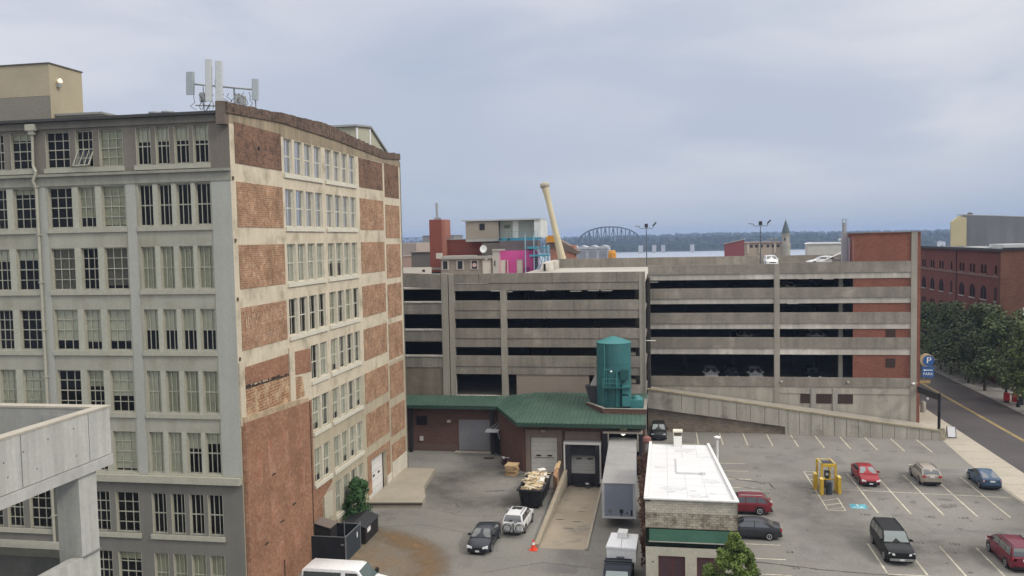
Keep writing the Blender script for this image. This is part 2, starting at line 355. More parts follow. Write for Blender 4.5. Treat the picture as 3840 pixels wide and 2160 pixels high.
line(15.3,61.4,29,61.3)
for y in (66.2,63.25,60.3): line(5.3,y,8.7,y)
for y in (89.8,86.9,84.05,81.15,78.3): line(5.2,y,8.35,y)
struct(LN,'stall_lines',mat('worn_line_paint',(.50,.47,.36),var=.25,vs=.9,fine=.25,fs=4))
g=MB(); g.quad((15.95,75.95,.008),(17.3,75.95,.008),(17.3,77.2,.008),(15.95,77.2,.008)); struct(g,'accessible_bay_paint',mat('accessible_blue',(.10,.36,.44),var=.3,vs=2,fine=.2))
g=MB()
# wheelchair symbol
def arcp(cx,cy,r,a0,a1,w_,n=14,z=.011):
    for k in range(n):
        a=R(a0+(a1-a0)*k/n); b=R(a0+(a1-a0)*(k+1)/n)
        g.quad((cx+r*math.cos(a),cy+r*math.sin(a),z),(cx+(r+w_)*math.cos(a),cy+(r+w_)*math.sin(a),z),(cx+(r+w_)*math.cos(b),cy+(r+w_)*math.sin(b),z),(cx+r*math.cos(b),cy+r*math.sin(b),z))
arcp(16.55,76.4,.27,-200,30,.08); arcp(16.6,77.02,0,0,360,.09)
g.quad((16.52,76.92,.011),(16.62,76.92,.011),(16.66,76.5,.011),(16.56,76.5,.011)); g.quad((16.56,76.6,.011),(16.9,76.55,.011),(16.9,76.47,.011),(16.56,76.5,.011)); g.quad((16.84,76.5,.011),(16.93,76.5,.011),(17.08,76.12,.011),(16.98,76.1,.011))
struct(g,'accessible_symbol',mat('pale_paint',(.62,.68,.68),var=.2,vs=3))
# small stencilled stall numbers, black
nums=[]
for k in range(9): nums.append((5.3+2.735*k,ywall(6)-6.7-.09*k if k>3 else 96.9,str(k+3)+str((k*3)%7)))
for k,x in enumerate((16.7,19.2,21.8,24.4,27.0)): nums.append((x,74.4,'%03d'%(160+k)))
for k,x in enumerate((19.1,21.7)): nums.append((x,68.0,'%03d'%(152+k)))
for k,y in enumerate((88.3,85.4,82.6,79.6,64.8,61.7)): nums.append((9.2,y,str(20+k)))
mm=[]
for x,y,s_ in nums: mm.append(xf(text_mb(s_,.62,.001),Matrix.Translation((x,y,.010))))
struct(join(*mm),'stall_numbers',mat('stencil_black',(.06,.055,.05),var=.2,vs=4))
# cracks, tar repairs and rust-brown washes: marks with their own shape
CR=MB()
def crack(pts,w_=.07,z=.012):
    random.seed(int(pts[0][0]*10)); q=[]
    for (a,b) in zip(pts,pts[1:]):
        n=max(2,int(math.dist(a,b)/.5))
        for k in range(n): t=k/n; q.append((a[0]+(b[0]-a[0])*t+random.uniform(-.08,.08),a[1]+(b[1]-a[1])*t+random.uniform(-.08,.08)))
    q.append(pts[-1])
    for a,b in zip(q,q[1:]):
        d=Vector((b[0]-a[0],b[1]-a[1])).normalized(); n_=Vector((-d.y,d.x))*w_*random.uniform(.3,1)/2
        CR.quad((a[0]+n_.x,a[1]+n_.y,z),(a[0]-n_.x,a[1]-n_.y,z),(b[0]-n_.x,b[1]-n_.y,z),(b[0]+n_.x,b[1]+n_.y,z))
for p in [[(6.2,84.8),(7.2,83.7),(9.9,82.9),(10.2,81.0)],[(7.2,81.3),(9.0,80.8)],[(6.2,62.6),(11.2,61.6),(17,61.0),(24,61.6),(31,60.6)],[(-16.7,77.3),(-15,77.8)],[(-15.9,77.3),(-14.9,77.9)]]: crack(p,.22)
for p in [[(-20.6,81.6),(-20.2,80.2),(-20.4,78.5)],[(-25,66),(-20,67.5),(-16,66)],[(-13,58),(-9,60.5),(-5,59.8)],[(-19,74),(-18.2,72.5)],[(-12,86),(-14,88)],[(-22.5,82.8),(-19,83.6)],[(-21,72),(-17,70),(-13.5,70.5)]]: crack(p,.08)
struct(CR,'pavement_cracks',mat('tar_crack',(.085,.08,.072),var=.2,vs=2))
random.seed(9)
def blob(mb,x,y,rx,ry,z,n=22,jit=.25,rot=0):
    p=[]
    for k in range(n):
        t=2*math.pi*k/n; r=1+random.uniform(-jit,jit); a,b=rx*r*math.cos(t),ry*r*math.sin(t)
        p.append((x+a*math.cos(rot)-b*math.sin(rot),y+a*math.sin(rot)+b*math.cos(rot),z))
    mb.quad(*p)
def softpatch(name,rgb,amax,z,x0,x1,y0,y1,fn):
    # worn surface film whose cover comes from its own shape (ring or spot) broken up by noise
    m=bpy.data.materials.new(name+'_m'); m.use_nodes=True; t=m.node_tree; n=t.nodes; l=t.links; b=n['Principled BSDF']; b.inputs['Roughness'].default_value=.9; b.inputs['Base Color'].default_value=(*rgb,1); b.inputs['Specular IOR Level'].default_value=.1
    tc=n.new('ShaderNodeTexCoord'); no=n.new('ShaderNodeTexNoise'); no.inputs['Scale'].default_value=.55; no.inputs['Detail'].default_value=6; no.inputs['Roughness'].default_value=.65; l.new(tc.outputs['Object'],no.inputs[0])
    s=n.new('ShaderNodeSeparateXYZ'); l.new(tc.outputs['Object'],s.inputs[0])
    def M(op,a,b_=None):
        q=n.new('ShaderNodeMath'); q.operation=op; q.use_clamp=False
        for i,v in enumerate((a,b_)):
            if v is None: continue
            if isinstance(v,(int,float)): q.inputs[i].default_value=v
            else: l.new(v,q.inputs[i])
        return q.outputs[0]
    f=fn(M,s.outputs[0],s.outputs[1]); nz=n.new('ShaderNodeMapRange'); l.new(no.outputs[0],nz.inputs[0])
    for i,v in enumerate((.3,.7,.25,1.25)): nz.inputs[1+i].default_value=v
    a=M('MINIMUM',M('MAXIMUM',M('MULTIPLY',M('MULTIPLY',f,nz.outputs[0]),amax),0.0),1.0); l.new(a,b.inputs['Alpha'])
    g_=MB(); g_.quad((x0,y0,z),(x1,y0,z),(x1,y1,z),(x0,y1,z)); struct(g_,name,m)
def ring(cx,cy,r,w_,ex=1.0):
    def fn(M,X,Y):
        d=M('SQRT',M('ADD',M('POWER',M('MULTIPLY',M('SUBTRACT',X,cx),ex),2.0),M('POWER',M('SUBTRACT',Y,cy),2.0)))
        return M('MAXIMUM',M('SUBTRACT',1.0,M('DIVIDE',M('ABSOLUTE',M('SUBTRACT',d,r)),w_)),0.0)
    return fn
softpatch('rust_wash',(.23,.15,.08),.9,.016,-26.3,-12,50,70,ring(-25.2,56.8,8.4,1.7))
softpatch('sand_wash',(.27,.20,.125),.85,.014,-26.3,-14,50,70,ring(-25.2,57.0,4.0,6.5))
softpatch('oil_wash',(.10,.095,.085),.5,.020,-26,-10,66,92,ring(-16,79,5.5,3.5))
softpatch('tyre_grime',(.11,.10,.09),.40,.024,8,31,62,100,ring(22,76,9.5,5))
OI=MB()
for (x,y,r) in [(16.7,84.8,.5),(19.4,84.9,.4),(22,84.5,.5),(24.5,79.4,.6),(27,79,.5),(19.2,79,.7),(21.6,78.3,.5),(24.2,77.5,.9),(14.9,103-1.6,.5),(21.2,66.2,.3),(-23.3,68.6,.5),(-22.8,63.8,.35),(-20.6,81.5,.3),(10.4,78,.3),(9.8,80.9,.25)]: blob(OI,x,y,r,r*.5,.013,jit=.4,rot=random.random()*3)
struct(OI,'oil_spots',mat('oil_spot',(.145,.135,.12),var=.3,vs=3,fine=.2))

# ================================================================== LOFT BUILDING (left)
ZO=.85
XF=-26.39; YF=49.1
loft=Thing('loft_building',(-26.39,49.1,0),'eight storey old warehouse block with pale painted front and brick panelled side wall','building')
m_top=mat('weathered_brown_render',(.17,.152,.127),var=.1,vs=.5,fine=.08,streak=.16,ss=1.2)
m_mid=mat('pale_grey_green_render',(.352,.345,.285),var=.07,vs=.35,fine=.04,streak=.08,ss=1.0,c2=(.285,.275,.21),c2s=.4,c2lo=.48,c2hi=.66)
m_low=mat('dark_grey_render',(.165,.16,.14),var=.07,vs=.4,fine=.05,streak=.08)
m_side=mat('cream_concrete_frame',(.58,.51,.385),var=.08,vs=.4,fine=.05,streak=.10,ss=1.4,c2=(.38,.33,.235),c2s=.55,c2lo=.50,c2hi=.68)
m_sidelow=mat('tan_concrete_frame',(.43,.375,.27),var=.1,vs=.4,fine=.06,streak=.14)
m_stain=mat('brown_stained_concrete',(.30,.245,.165),var=.15,vs=.5,streak=.3,ss=1.3)
bk=brick('orange_brick',(.325,.18,.105),(.25,.125,.075),(.37,.28,.19),patch=(.46,.34,.23),ps=2.6,plo=.50,phi=.68,var=.30,vs=.7)
bk2=brick('sooty_brick',(.22,.12,.08),(.14,.08,.055),(.21,.155,.115),patch=(.08,.06,.047),ps=1.6,plo=.48,phi=.65)
bk3=brick('red_party_brick',(.285,.142,.083),(.225,.105,.062),(.27,.17,.115),var=.2,vs=.35,patch=(.38,.24,.16),ps=3.2,plo=.5,phi=.68,bh=.12,bw=.36)
bk4=brick('rough_tan_brick',(.42,.25,.14),(.33,.17,.09),(.16,.10,.07),bh=.2,bw=.5,msize=.03,patch=(.47,.35,.22),ps=1.2,plo=.45,phi=.6)
rows=[(29.01,31.35),(25.14,27.77),(21.11,23.83),(17.17,19.83),(13.13,15.86),(9.20,11.88),(5.18,7.87),(1.2,3.89)]
FG=[[(-45.55,-43.85),(-43.52,-42.28),(-41.82,-40.18)],[(-39.25,-37.49),(-37.07,-35.82),(-35.4,-33.71)],[(-32.8,-31.76),(-31.44,-30.46),(-30.15,-29.12),(-28.86,-27.8)]]
def facade_part(name,m,z0,z1):
    h=[(a,b,r0,r1) for gq in FG for (a,b) in gq for (r0,r1) in rows if r0>=z0 and r1<=z1]
    f=MB().facade('y',YF,-46.6,XF,z0,z1,h,.32); loft.part(f,name,m)
facade_part('upper_front_wall',m_top,28.3,32.0); facade_part('main_front_wall',m_mid,8.9,28.3); facade_part('lower_front_wall',m_low,-.1,8.9)
# raised pilasters between window groups
g=MB()
for x0,x1 in ((-40.12,-39.33),(-33.6,-32.95),(-27.7,-26.39)): loft.part(MB().box(x0,x1,YF-.06,YF,9.1,28.44),'pilaster',mat('blue_grey_render',(.36,.366,.325),var=.05,vs=.4,fine=.04,streak=.06))
g=MB(); g.box(-46.6,-26.36,YF-.28,YF,28.45,28.62); g.box(-46.6,-26.36,YF-.10,YF,27.86,28.44); loft.part(g,'string_course',mat('grey_green_band',(.27,.265,.22),var=.08,vs=.5,streak=.15))
g=MB(); g.box(-46.6,-26.42,YF-.35,YF,8.63,9.08); loft.part(g,'cornice',cream)
g=MB(); g.box(-46.6,-27.0,YF-.14,YF,31.52,31.95); loft.part(g,'fascia',mat('grey_fascia',(.17,.16,.135),streak=.15)); g=MB(); g.box(-46.6,-27.0,YF-.45,YF-.0,31.96,32.14); loft.part(g,'gutter',mat('dark_gutter',(.05,.05,.047),rough=.6))
g=MB(); g.box(-27.02,-26.38,YF-.42,YF+.0,31.3,32.7); loft.part(g,'corner_block',mat('brown_corner_block',(.15,.12,.095),var=.2,vs=1.5))
# roof, rear and cores
g=MB(); g.box(-60,-26.7,YF+.3,83.6,31.75,31.95); loft.part(g,'roof',mat('grey_roof_felt',(.22,.22,.21)))
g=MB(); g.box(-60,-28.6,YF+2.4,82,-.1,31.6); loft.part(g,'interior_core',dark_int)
g=MB()
for z in (3.95+.35,8.25,12.25,16.25,20.2,24.2,28.2): g.box(-58,-26.8,YF+.4,83.3,z,z+.25)
loft.part(g,'floor_slab',mat('dim_floor',(.11,.10,.09)))
g=MB(); g.box(-60,-26.39,83.8,84.1,-.1,32.0); g.box(-60,-59.7,YF,83.8,-.1,32); loft.part(g,'rear_wall',m_low)
# side wall: sheet with window holes, brick panels set proud by small steps
SG=[[56.75+1.77*k for k in range(4)],[64.25+1.76*k for k in range(4)]]
srows=[(28.87,31.35),(25.06,27.76),(21.05,23.83),(17.2,19.87),(13.38,16.05),(9.40,12.1),(5.33,8.02),(1.6,4.3)]
WW=1.42
skip=lambda r,gi,k:(gi==0 and r>=4 and k<2) or (gi==0 and r==7)
topy=[(48.8,32.62),(56.5,33.05),(62.8,33.28),(64.4,33.35),(79.1,32.55),(83.8,32.78)]
boty=[(48.8,32.05),(56.4,32.42),(66.1,32.3),(78.7,31.9),(83.8,32.25)]
def it(tab,y):
    for (a,b),(c_,d) in zip(tab,tab[1:]):
        if y<=c_: return b+(d-b)*(y-a)/(c_-a)
    return tab[-1][1]
holes=[]
for r,(z0,z1) in enumerate(srows):
    for gi,gq in enumerate(SG):
        for k,y in enumerate(gq):
            if not skip(r,gi,k): holes.append((y,y+WW,z0,z1))
holes.append((72.95,77.1,.05,3.85))
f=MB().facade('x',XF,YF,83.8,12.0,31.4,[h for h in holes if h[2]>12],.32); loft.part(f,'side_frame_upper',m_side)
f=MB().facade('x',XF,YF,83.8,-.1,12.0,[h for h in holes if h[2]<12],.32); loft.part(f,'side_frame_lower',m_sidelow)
g=MB()
ysamp=[48.8,52,56.4,60,63,66.1,70,74,78.7,81,83.8]
for a,b in zip(ysamp,ysamp[1:]): g.quad((XF+.01,max(a,YF),31.4),(XF+.01,b,31.4),(XF+.01,b,it(boty,b)),(XF+.01,max(a,YF),it(boty,a)))
loft.part(g,'stained_top_beam',m_stain)
g=MB()
random.seed(2)
yy=48.75
while yy<83.85:
    d=.42; a,b=yy,min(yy+d,83.9); t=it(topy,a)+random.uniform(-.05,.05); g.box(XF-.35,XF+.09+random.uniform(0,.03),a,b-.005,it(boty,a)-.05,t); yy+=d
loft.part(g,'parapet',brick('dark_parapet_brick',(.15,.095,.07),(.085,.06,.048),(.20,.155,.12),patch=(.045,.042,.038),ps=2.2,bw=.4,bh=.11))
# brick infill panels
def panel(name,m,y0,y1,z0,z1,top=None):
    g=MB(); g.ext([(y0,z0),(y1,z0),(y1,top if top else z1),(y0,z1)],'x',XF+.004,XF+.035); loft.part(g,name,m)
c1=[(28.98,31.55),(24.97,27.82),(21.02,23.83),(17.08,19.82)]
for r,(a,b) in enumerate(c1): panel('brick_panel',bk2 if r==0 else bk,49.72,56.3,a,b)
c2=[(28.75,31.35),(24.97,27.76),(21.05,23.85),(17.14,19.9),(13.2,16.02),(9.3,12.05),(5.35,8.35)]
for r,(a,b) in enumerate(c2): panel('brick_panel',bk2 if r==0 else bk,71.85,78.25,a,b)
c3=[(28.2,31.45),(24.2,27.45),(20.27,23.6),(16.36,19.68),(12.27,15.78),(8.4,11.7),(4.65,6.95+.6),(2.15,3.85)]
for r,(a,b) in enumerate(c3): panel('brick_panel',bk2 if r==0 else bk,78.85,83.25,a,b)
# door bay in column 2
panel('brick_panel',bk,71.85,72.85,.9,4.5); panel('brick_panel',bk,77.2,78.25,1.3,4.5); panel('brick_panel',bk,72.86,77.19,3.92,4.5)
g=MB(); g.box(XF-.5,XF-.42,72.95,77.1,.05,3.85)
dr=loft.part(g,'loading_door',mat('white_door',(.72,.72,.70),rough=.45,var=.05,streak=.05))
g=MB()
for y in (74.3,75.7): g.box(XF-.41,XF-.39,y,y+.5,1.9,2.1)
loft.part(g,'door_window',black_trim,dr)
g=MB()
for z in (.8,1.5,2.35,3.1): g.box(XF-.415,XF-.405,72.95,77.1,z,z+.03)
loft.part(g,'panel_joint',mat('door_joint',(.4,.4,.39)),dr)
for a_,b_,c_,d_ in ((78.85,83.6,.0,2.1),(71.85,72.85,-.05,.9),(77.2,78.6,-.05,1.3)): loft.part(MB().box(XF+.005,XF+.05,a_,b_,c_,d_),'white_plinth',mat('chalky_white',(.60,.56,.47),var=.1,vs=.8,streak=.15))
# exposed zone above the old party wall, row 5, and the party wall itself
g=MB(); g.quad((XF+.02,49.75,14.85),(XF+.02,56.3,14.55),(XF+.02,56.3,16.0),(XF+.02,49.75,16.0)); g.quad((XF+.02,57.2,14.3),(XF+.02,60.2,14.1),(XF+.02,60.2,15.9),(XF+.02,57.2,16.0)); g.quad((XF+.02,59.2,5.3),(XF+.02,60.1,5.3),(XF+.02,60.1,12.0),(XF+.02,59.2,12.0)); g.quad((XF+.02,59.2,3.0),(XF+.02,63.6,4.6),(XF+.02,63.6,5.1),(XF+.02,59.2,5.3)); g.quad((XF+.02,59.2,-.1),(XF+.02,61.6,-.1),(XF+.02,61.6,3.8),(XF+.02,59.2,3.0)); loft.part(g,'brick_panel',bk3)
g=MB(); g.quad((XF+.03,49.75,12.7),(XF+.03,56.3,12.5),(XF+.03,56.3,14.5),(XF+.03,49.75,14.6)); g.quad((XF+.03,57.2,12.5),(XF+.03,58.9,12.5),(XF+.03,58.6,14.0),(XF+.03,57.2,14.2)); loft.part(g,'rough_brickwork',bk4)
g=MB(); random.seed(5)
for k in range(26):
    y=49.8+k*.25; g.box(XF+.02,XF+.045,y,y+random.uniform(.15,.32),14.58-.006*k,14.66-.006*k+random.uniform(.02,.2))
loft.part(g,'broken_ledge',mat('dark_gap',(.06,.04,.03)))
for a_,b_ in ((56.35,57.15),(49.12,49.72)): loft.part(MB().box(XF+.02,XF+.12,a_,b_,12.35,16.4),'old_pier',m_side)
g=MB(); g.ext([(49.2,-.1),(59.1,-.1),(59.1,12.05),(49.2,12.55)],'x',XF+.04,XF+.30)
loft.part(g,'old_party_wall',bk3)
g=MB(); g.ext([(49.2,12.56),(59.0,12.06),(59.0,12.3),(56,12.6),(49.2,12.9)],'x',XF+.03,XF+.26); loft.part(g,'party_wall_coping',mat('mortar_tan',(.38,.29,.19),var=.25,vs=1.5))
# ghost outlines of old bays on the party wall: paler rendered patches
random.seed(17)
pale_p=brick('pale_party_brick',(.345,.19,.125),(.30,.155,.10),(.33,.24,.17),patch=(.28,.125,.075),ps=2.2,plo=.44,phi=.58,bh=.12,bw=.36)
for (y,z,h) in [(50.7,9.3,2.3),(52.7,9.5,2.4),(54.8,9.7,2.2),(57.0,9.9,1.8),(50.8,5.6,2.4),(52.8,5.8,2.5),(55.0,6.2,2.2),(57.3,6.6,1.9),(50.9,2.0,2.3),(53.4,2.3,2.0),(56.2,2.7,2.0)]:
    q=[]; w2=.55
    for s0,e0,nn_ in (((-w2,-h/2),(w2,-h/2),4),((w2,-h/2),(w2,h/2),7),((w2,h/2),(-w2,h/2),4),((-w2,h/2),(-w2,-h/2),7)):
        for k in range(nn_): t=k/nn_; q.append((s0[0]+(e0[0]-s0[0])*t+random.uniform(-.09,.09),s0[1]+(e0[1]-s0[1])*t+random.uniform(-.12,.12)))
    g=MB(); g.quad(*[(XF+.306,y+a_,z+b_) for a_,b_ in q]); loft.part(g,'faded_render_patch',pale_p)
g=MB()
for (y,y2,z,z2) in [(51.2,51.7,3.9,4.02),(53.6,54.1,4.6,4.72),(55.6,56.1,5.2,5.32),(52.6,53.1,8.2,8.3),(53.9,54.02,-.1,1.9),(59.0,59.1,-.1,12)]: loft.part(MB().box(XF+.30,XF+.33,y,y2,z,z2),'dark_slot',mat('slot_dark',(.05,.035,.025)))
# ghost sign on the row four panel
ms=[xf(text_mb('INV AUTO',1.15,.001),FACE(XF+.040,52.9,18.9,'x')),xf(text_mb('INE & FREELY',.62,.001),FACE(XF+.040,53.2,17.65,'x'))]
loft.part(join(*ms),'ghost_lettering',mat('faded_whitewash',(.40,.27,.19),var=.35,vs=2.2,fine=.3,fs=6))
for (y,z) in [(50.9,30.4)]:
    g=MB(); g.lathe((XF+.03,52.9,30.2),[(.16,0),(.16,.03)],12,(1,0,0)); loft.part(g,'vent_hole',black_trim)
g=MB()
for z in (27.9,20.3,16.5,24.0): g.box(XF,XF+.07,49.25,49.4,z,z+.22)
loft.part(g,'wall_anchor',mat('rusty_iron',(.10,.07,.05)))
# --- window banks
def bank(axis,c,wins,z0,z1,cols,rowsn,blinds,mt,sill=True,tilt=None,trim=cream,gl=glass_w,mull=None):
    sg=1 if axis=='y' else -1
    def BX(mb,a,b,d0,d1,e,f):
        if axis=='y': mb.box(a,b,c+sg*d0,c+sg*d1,e,f)
        else: x0,x1=sorted((c+sg*d0,c+sg*d1)); mb.box(x0,x1,a,b,e,f)
    s=MB(); a0=wins[0][0]-.1; b0=wins[-1][1]+.1
    BX(s,a0,b0,-.12,.0,z0-.32,z0-.02)
    bk_=loft.part(s,'window_bank',trim)
    if mull:
        for (a,b),(a2,b2) in zip(wins,wins[1:]): s=MB(); BX(s,b,a2,-.03,.0,z0-.02,z1); loft.part(s,'mullion',mull,bk_)
    for i,(a,b) in enumerate(wins):
        s=MB(); fw=.075
        BX(s,a+.002,a+.03,.0,.158,z0,z1); BX(s,b-.03,b-.002,.0,.158,z0,z1)
        BX(s,a,a+fw,.16,.24,z0,z1); BX(s,b-fw,b,.16,.24,z0,z1); BX(s,a+fw,b-fw,.16,.24,z0,z0+fw); BX(s,a+fw,b-fw,.16,.24,z1-fw,z1)
        for k in range(1,cols): u=a+(b-a)*k/cols; BX(s,u-mt/2,u+mt/2,.175,.215,z0+fw,z1-fw)
        for k in range(1,rowsn):
            v=z0+(z1-z0)*k/rowsn; w_=mt*(1.4 if k==rowsn//2 else 1)
            BX(s,a+fw,b-fw,.17,.225,v-w_/2,v+w_/2)
        loft.part(s,'sash',trim,bk_)
        s=MB()
        if tilt==i:
            zm=(z0+z1)/2
            if axis=='y': s.quad((a+fw,c+.2,zm),(a+fw,c-.42,z0+.1),(b-fw,c-.42,z0+.1),(b-fw,c+.2,zm)); s.quad((a+fw,c+.2,zm),(b-fw,c+.2,zm),(b-fw,c+.2,z1-fw),(a+fw,c+.2,z1-fw))
            t_=MB(); t_.bar((a+fw,c-.42,z0+.1),(b-fw,c-.42,z0+.1),.07,.07); t_.bar((a+fw,c+.19,zm),(a+fw,c-.42,z0+.1),.06,.06); t_.bar((b-fw,c+.19,zm),(b-fw,c-.42,z0+.1),.06,.06); t_.bar((a+.48,c+.19,zm),(a+.48,c-.42,z0+.1),.04,.04); t_.bar((a+.86,c+.19,zm),(a+.86,c-.42,z0+.1),.04,.04); t_.bar((a+fw,c-.11,(zm+z0)/2),(b-fw,c-.11,(zm+z0)/2),.04,.04); loft.part(t_,'open_sash',trim,bk_)
        else:
            dd=c+sg*.195
            j_=[random.uniform(-.012,.012) for _ in range(3)]
            q4=[(a+fw,j_[0],z0+fw),(b-fw,j_[1],z0+fw),(b-fw,j_[1]+j_[2],z1-fw),(a+fw,j_[0]+j_[2],z1-fw)]
            s.quad(*[(u,dd+d_,v) if axis=='y' else (dd+d_,u,v) for u,d_,v in q4])
        loft.part(s,'pane',gl,bk_)
        bl=blinds[i] if blinds else 0
        if bl:
            s=MB(); frac,mm_=bl if isinstance(bl,tuple) else (bl,blindm); BX(s,a+.02,b-.02,.245,.255,z1-(z1-z0)*frac,z1-.01)
            loft.part(s,'blind',mm_,bk_)
F,D_=1.0,0
o_=blind2
tableR=[[(.38,blindm)]*3+[(.4,blindm)],[0,0,0,0],[(1,o_)]*4,[.52]*4,[(1,blindm),(1,o_),(1,o_),(1,o_)],[1,1,.4,.28],[0,(.0),0,0],[(.9,o_)]*4]
tableM=[[0,0,(1,o_)],[0,(.75,o_),(.95,o_)],[(1,mat('brown_blind',(.13,.12,.09))),0,(.9,mat('brown_blind',(0,0,0)))],[.76,.8,.78],[0,(.4,o_),.62],[0,.0,.93],[0,0,0],[(.2,o_),0,(.2,blind2)]]
tableL=[[0,0,(.2,o_)],[0,.0,(.15,o_)],[.28,.3,.28],[0,0,0],[.85,.85,.9],[1,1,1],[(.3,o_),0,0],[0,0,0]]
for r,(z0,z1) in enumerate(rows):
    ml=mat('pale_mullion',(.39,.39,.32),var=.06,streak=.06) if 0<r<6 else None
    bank('y',YF,FG[2],z0,z1,3,2,tableR[r],.05,mull=ml)
    bank('y',YF,FG[1],z0,z1,3,4,tableM[r],.045,tilt=1 if r==0 else None,mull=ml)
    bank('y',YF,FG[0],z0,z1,3,4,tableL[r],.045,mull=ml)
random.seed(11)
paleb=mat('pale_side_blind',(.50,.49,.40),var=.05,vs=1); midb=mat('grey_side_blind',(.17,.165,.14),var=.2,vs=1)
for r,(z0,z1) in enumerate(srows):
    for gi,gq in enumerate(SG):
        wins=[(y,y+WW) for k,y in enumerate(gq) if not skip(r,gi,k)]
        if not wins: continue
        if r<2: bl=[random.choice((0,(1,mat('sky_tone_blind',(.20,.21,.22))),(.9,midb))) for _ in wins]
        elif r==2: bl=[(1,paleb) if gi==0 else random.choice(((.6,paleb),(1,paleb))) for _ in wins]
        elif r==3: bl=[random.choice((0,(.6,midb),(1,blind2))) for _ in wins]
        else: bl=[random.choice(((1,paleb),(1,paleb),(.8,blindm),(.9,midb),0)) for _ in wins]
        bank('x',XF,wins,z0,z1,2 if r<2 else 2,2,bl,.05,trim=mat('cream_side_trim',(.60,.57,.47),rough=.7,var=.05,vs=1),gl=glass_t if r<2 else glass_s,mull=mat('side_mullion',(.50,.46,.36),var=.06) if r>0 else None)
# lattice window, low and near the bins
g=MB(); g.box(XF+.03,XF+.10,61.7,63.45,2.0,3.95); loft.part(g,'lattice_window',mat('lattice_cream',(.46,.43,.33),var=.1,vs=6,fine=.2,fs=12))
# downpipe with hopper and kink
pp=Thing('downpipe',(-40,YF,0),'cream painted downpipe with hopper head running down the pale front between window groups','downpipe')
g=MB(); g.path([(-40.0,YF-.2,31.3),(-40.05,YF-.2,29.2),(-39.75,YF-.32,28.75),(-40.0,YF-.36,28.2),(-39.9,YF-.2,27.7),(-39.9,YF-.2,.2)],.085,8); pp.part(g,'pipe',cream,smooth=40)
g=MB(); g.prism([(-40.35,YF-.42),(-39.65,YF-.42),(-39.65,YF-.1),(-40.35,YF-.1)],31.45,31.85); g.prism([(-40.2,YF-.34),(-39.8,YF-.34),(-39.8,YF-.12),(-40.2,YF-.12)],31.2,31.45); pp.part(g,'hopper',cream)
g=MB()
for k in range(9): pp.part(MB().box(-40.03,-39.77,YF-.3,YF,3+3.1*k,3.08+3.1*k),'bracket',cream)
# rooftop penthouse (tan stair tower), low block behind gutter, vents, gabled dormer
ph=Thing('roof_stair_tower',(-41,49.9,31.95),'tan rendered stair tower with grey lower band on the pale block roof','stair tower')
tan=mat('tan_render',(.37,.32,.22),var=.08,vs=.4,fine=.04); tang=mat('grey_render_band',(.215,.20,.165),var=.04,vs=.5)
g=MB(); g.box(-43.9,-39.57,50.2,53.4,33.9,35.98); g.box(-39.575,-39.57,50.2,53.4,31.95,33.9); ph.part(g,'wall',tan)
g=MB(); g.box(-43.9,-39.58,50.21,53.39,31.95,33.9); ph.part(g,'lower_wall',tang); g=MB(); g.box(-44,-39.5,50.13,53.47,35.98,36.05); ph.part(g,'coping',mat('dark_coping',(.10,.095,.085)))
g=MB(); g.lathe((-39.35,50.9,34.95),[(.05,-.1),(.14,-.08),(.16,.08),(.08,.1)],10,(1,0,.3)); ph.part(g,'floodlight',mat('lit_lamp',(.8,.75,.6),emit=(1,.85,.6),es=.6))
g=MB(); g.box(-39.56,-39.35,50.8,51.05,34.55,34.8); ph.part(g,'lamp_bracket',steel_grey)
lb=Thing('roof_low_block',(-37.5,51,31.95),'low grey tan rendered roof block beside the tan stair tower','roof block')
g=MB(); g.box(-39.56,-36.2,50.6,57,31.95,32.6); lb.part(g,'wall',tang); g=MB(); g.box(-39.56,-36.1,50.5,57.1,32.6,32.74); lb.part(g,'coping',mat('grey_coping',(.25,.25,.23)))
for k,(x,lab) in enumerate(((-32.25,'left of the two short galvanised roof vents above the gutter'),(-31.35,'right of the two short galvanised roof vents above the gutter'))):
    v=Thing('roof_vent',(x,50.5,31.95),lab,'roof vent','roof vents above the gutter'); g=MB(); g.lathe((x,50.5,31.95),[(.36,0),(.36,.45),(.42,.48),(.42,.56),(.3,.6)],14); v.part(g,'cowl',steel_grey,smooth=40)
gp=Thing('roof_dormer_house',(-34,90,31.95),'pale green clad gabled roof house behind the brick parapet','roof house')
sidg=mat('pale_green_siding',(.42,.41,.31),var=.05,vs=.5,fine=.06,fs=3)
g=MB(); g.ext([(74.5,31.9),(83.5,31.9),(83.5,32.6),(78.2,34.75),(74.5,34.4)],'x',-36.5,-27.5); gp.part(g,'wall',sidg)
g=MB(); g.ext([(74.2,34.42),(78.2,34.78),(83.8,32.5),(83.8,32.68),(78.2,34.95),(74.2,34.6)],'x',-36.7,-27.3); gp.part(g,'roof',mat('grey_roof_sheet',(.30,.31,.30)))
for a_,b_ in ((74.45,34.35),(78.0,34.65)): gp.part(MB().box(-27.49,-27.42,a_,a_+.3,32,b_),'corner_trim',white_paint)
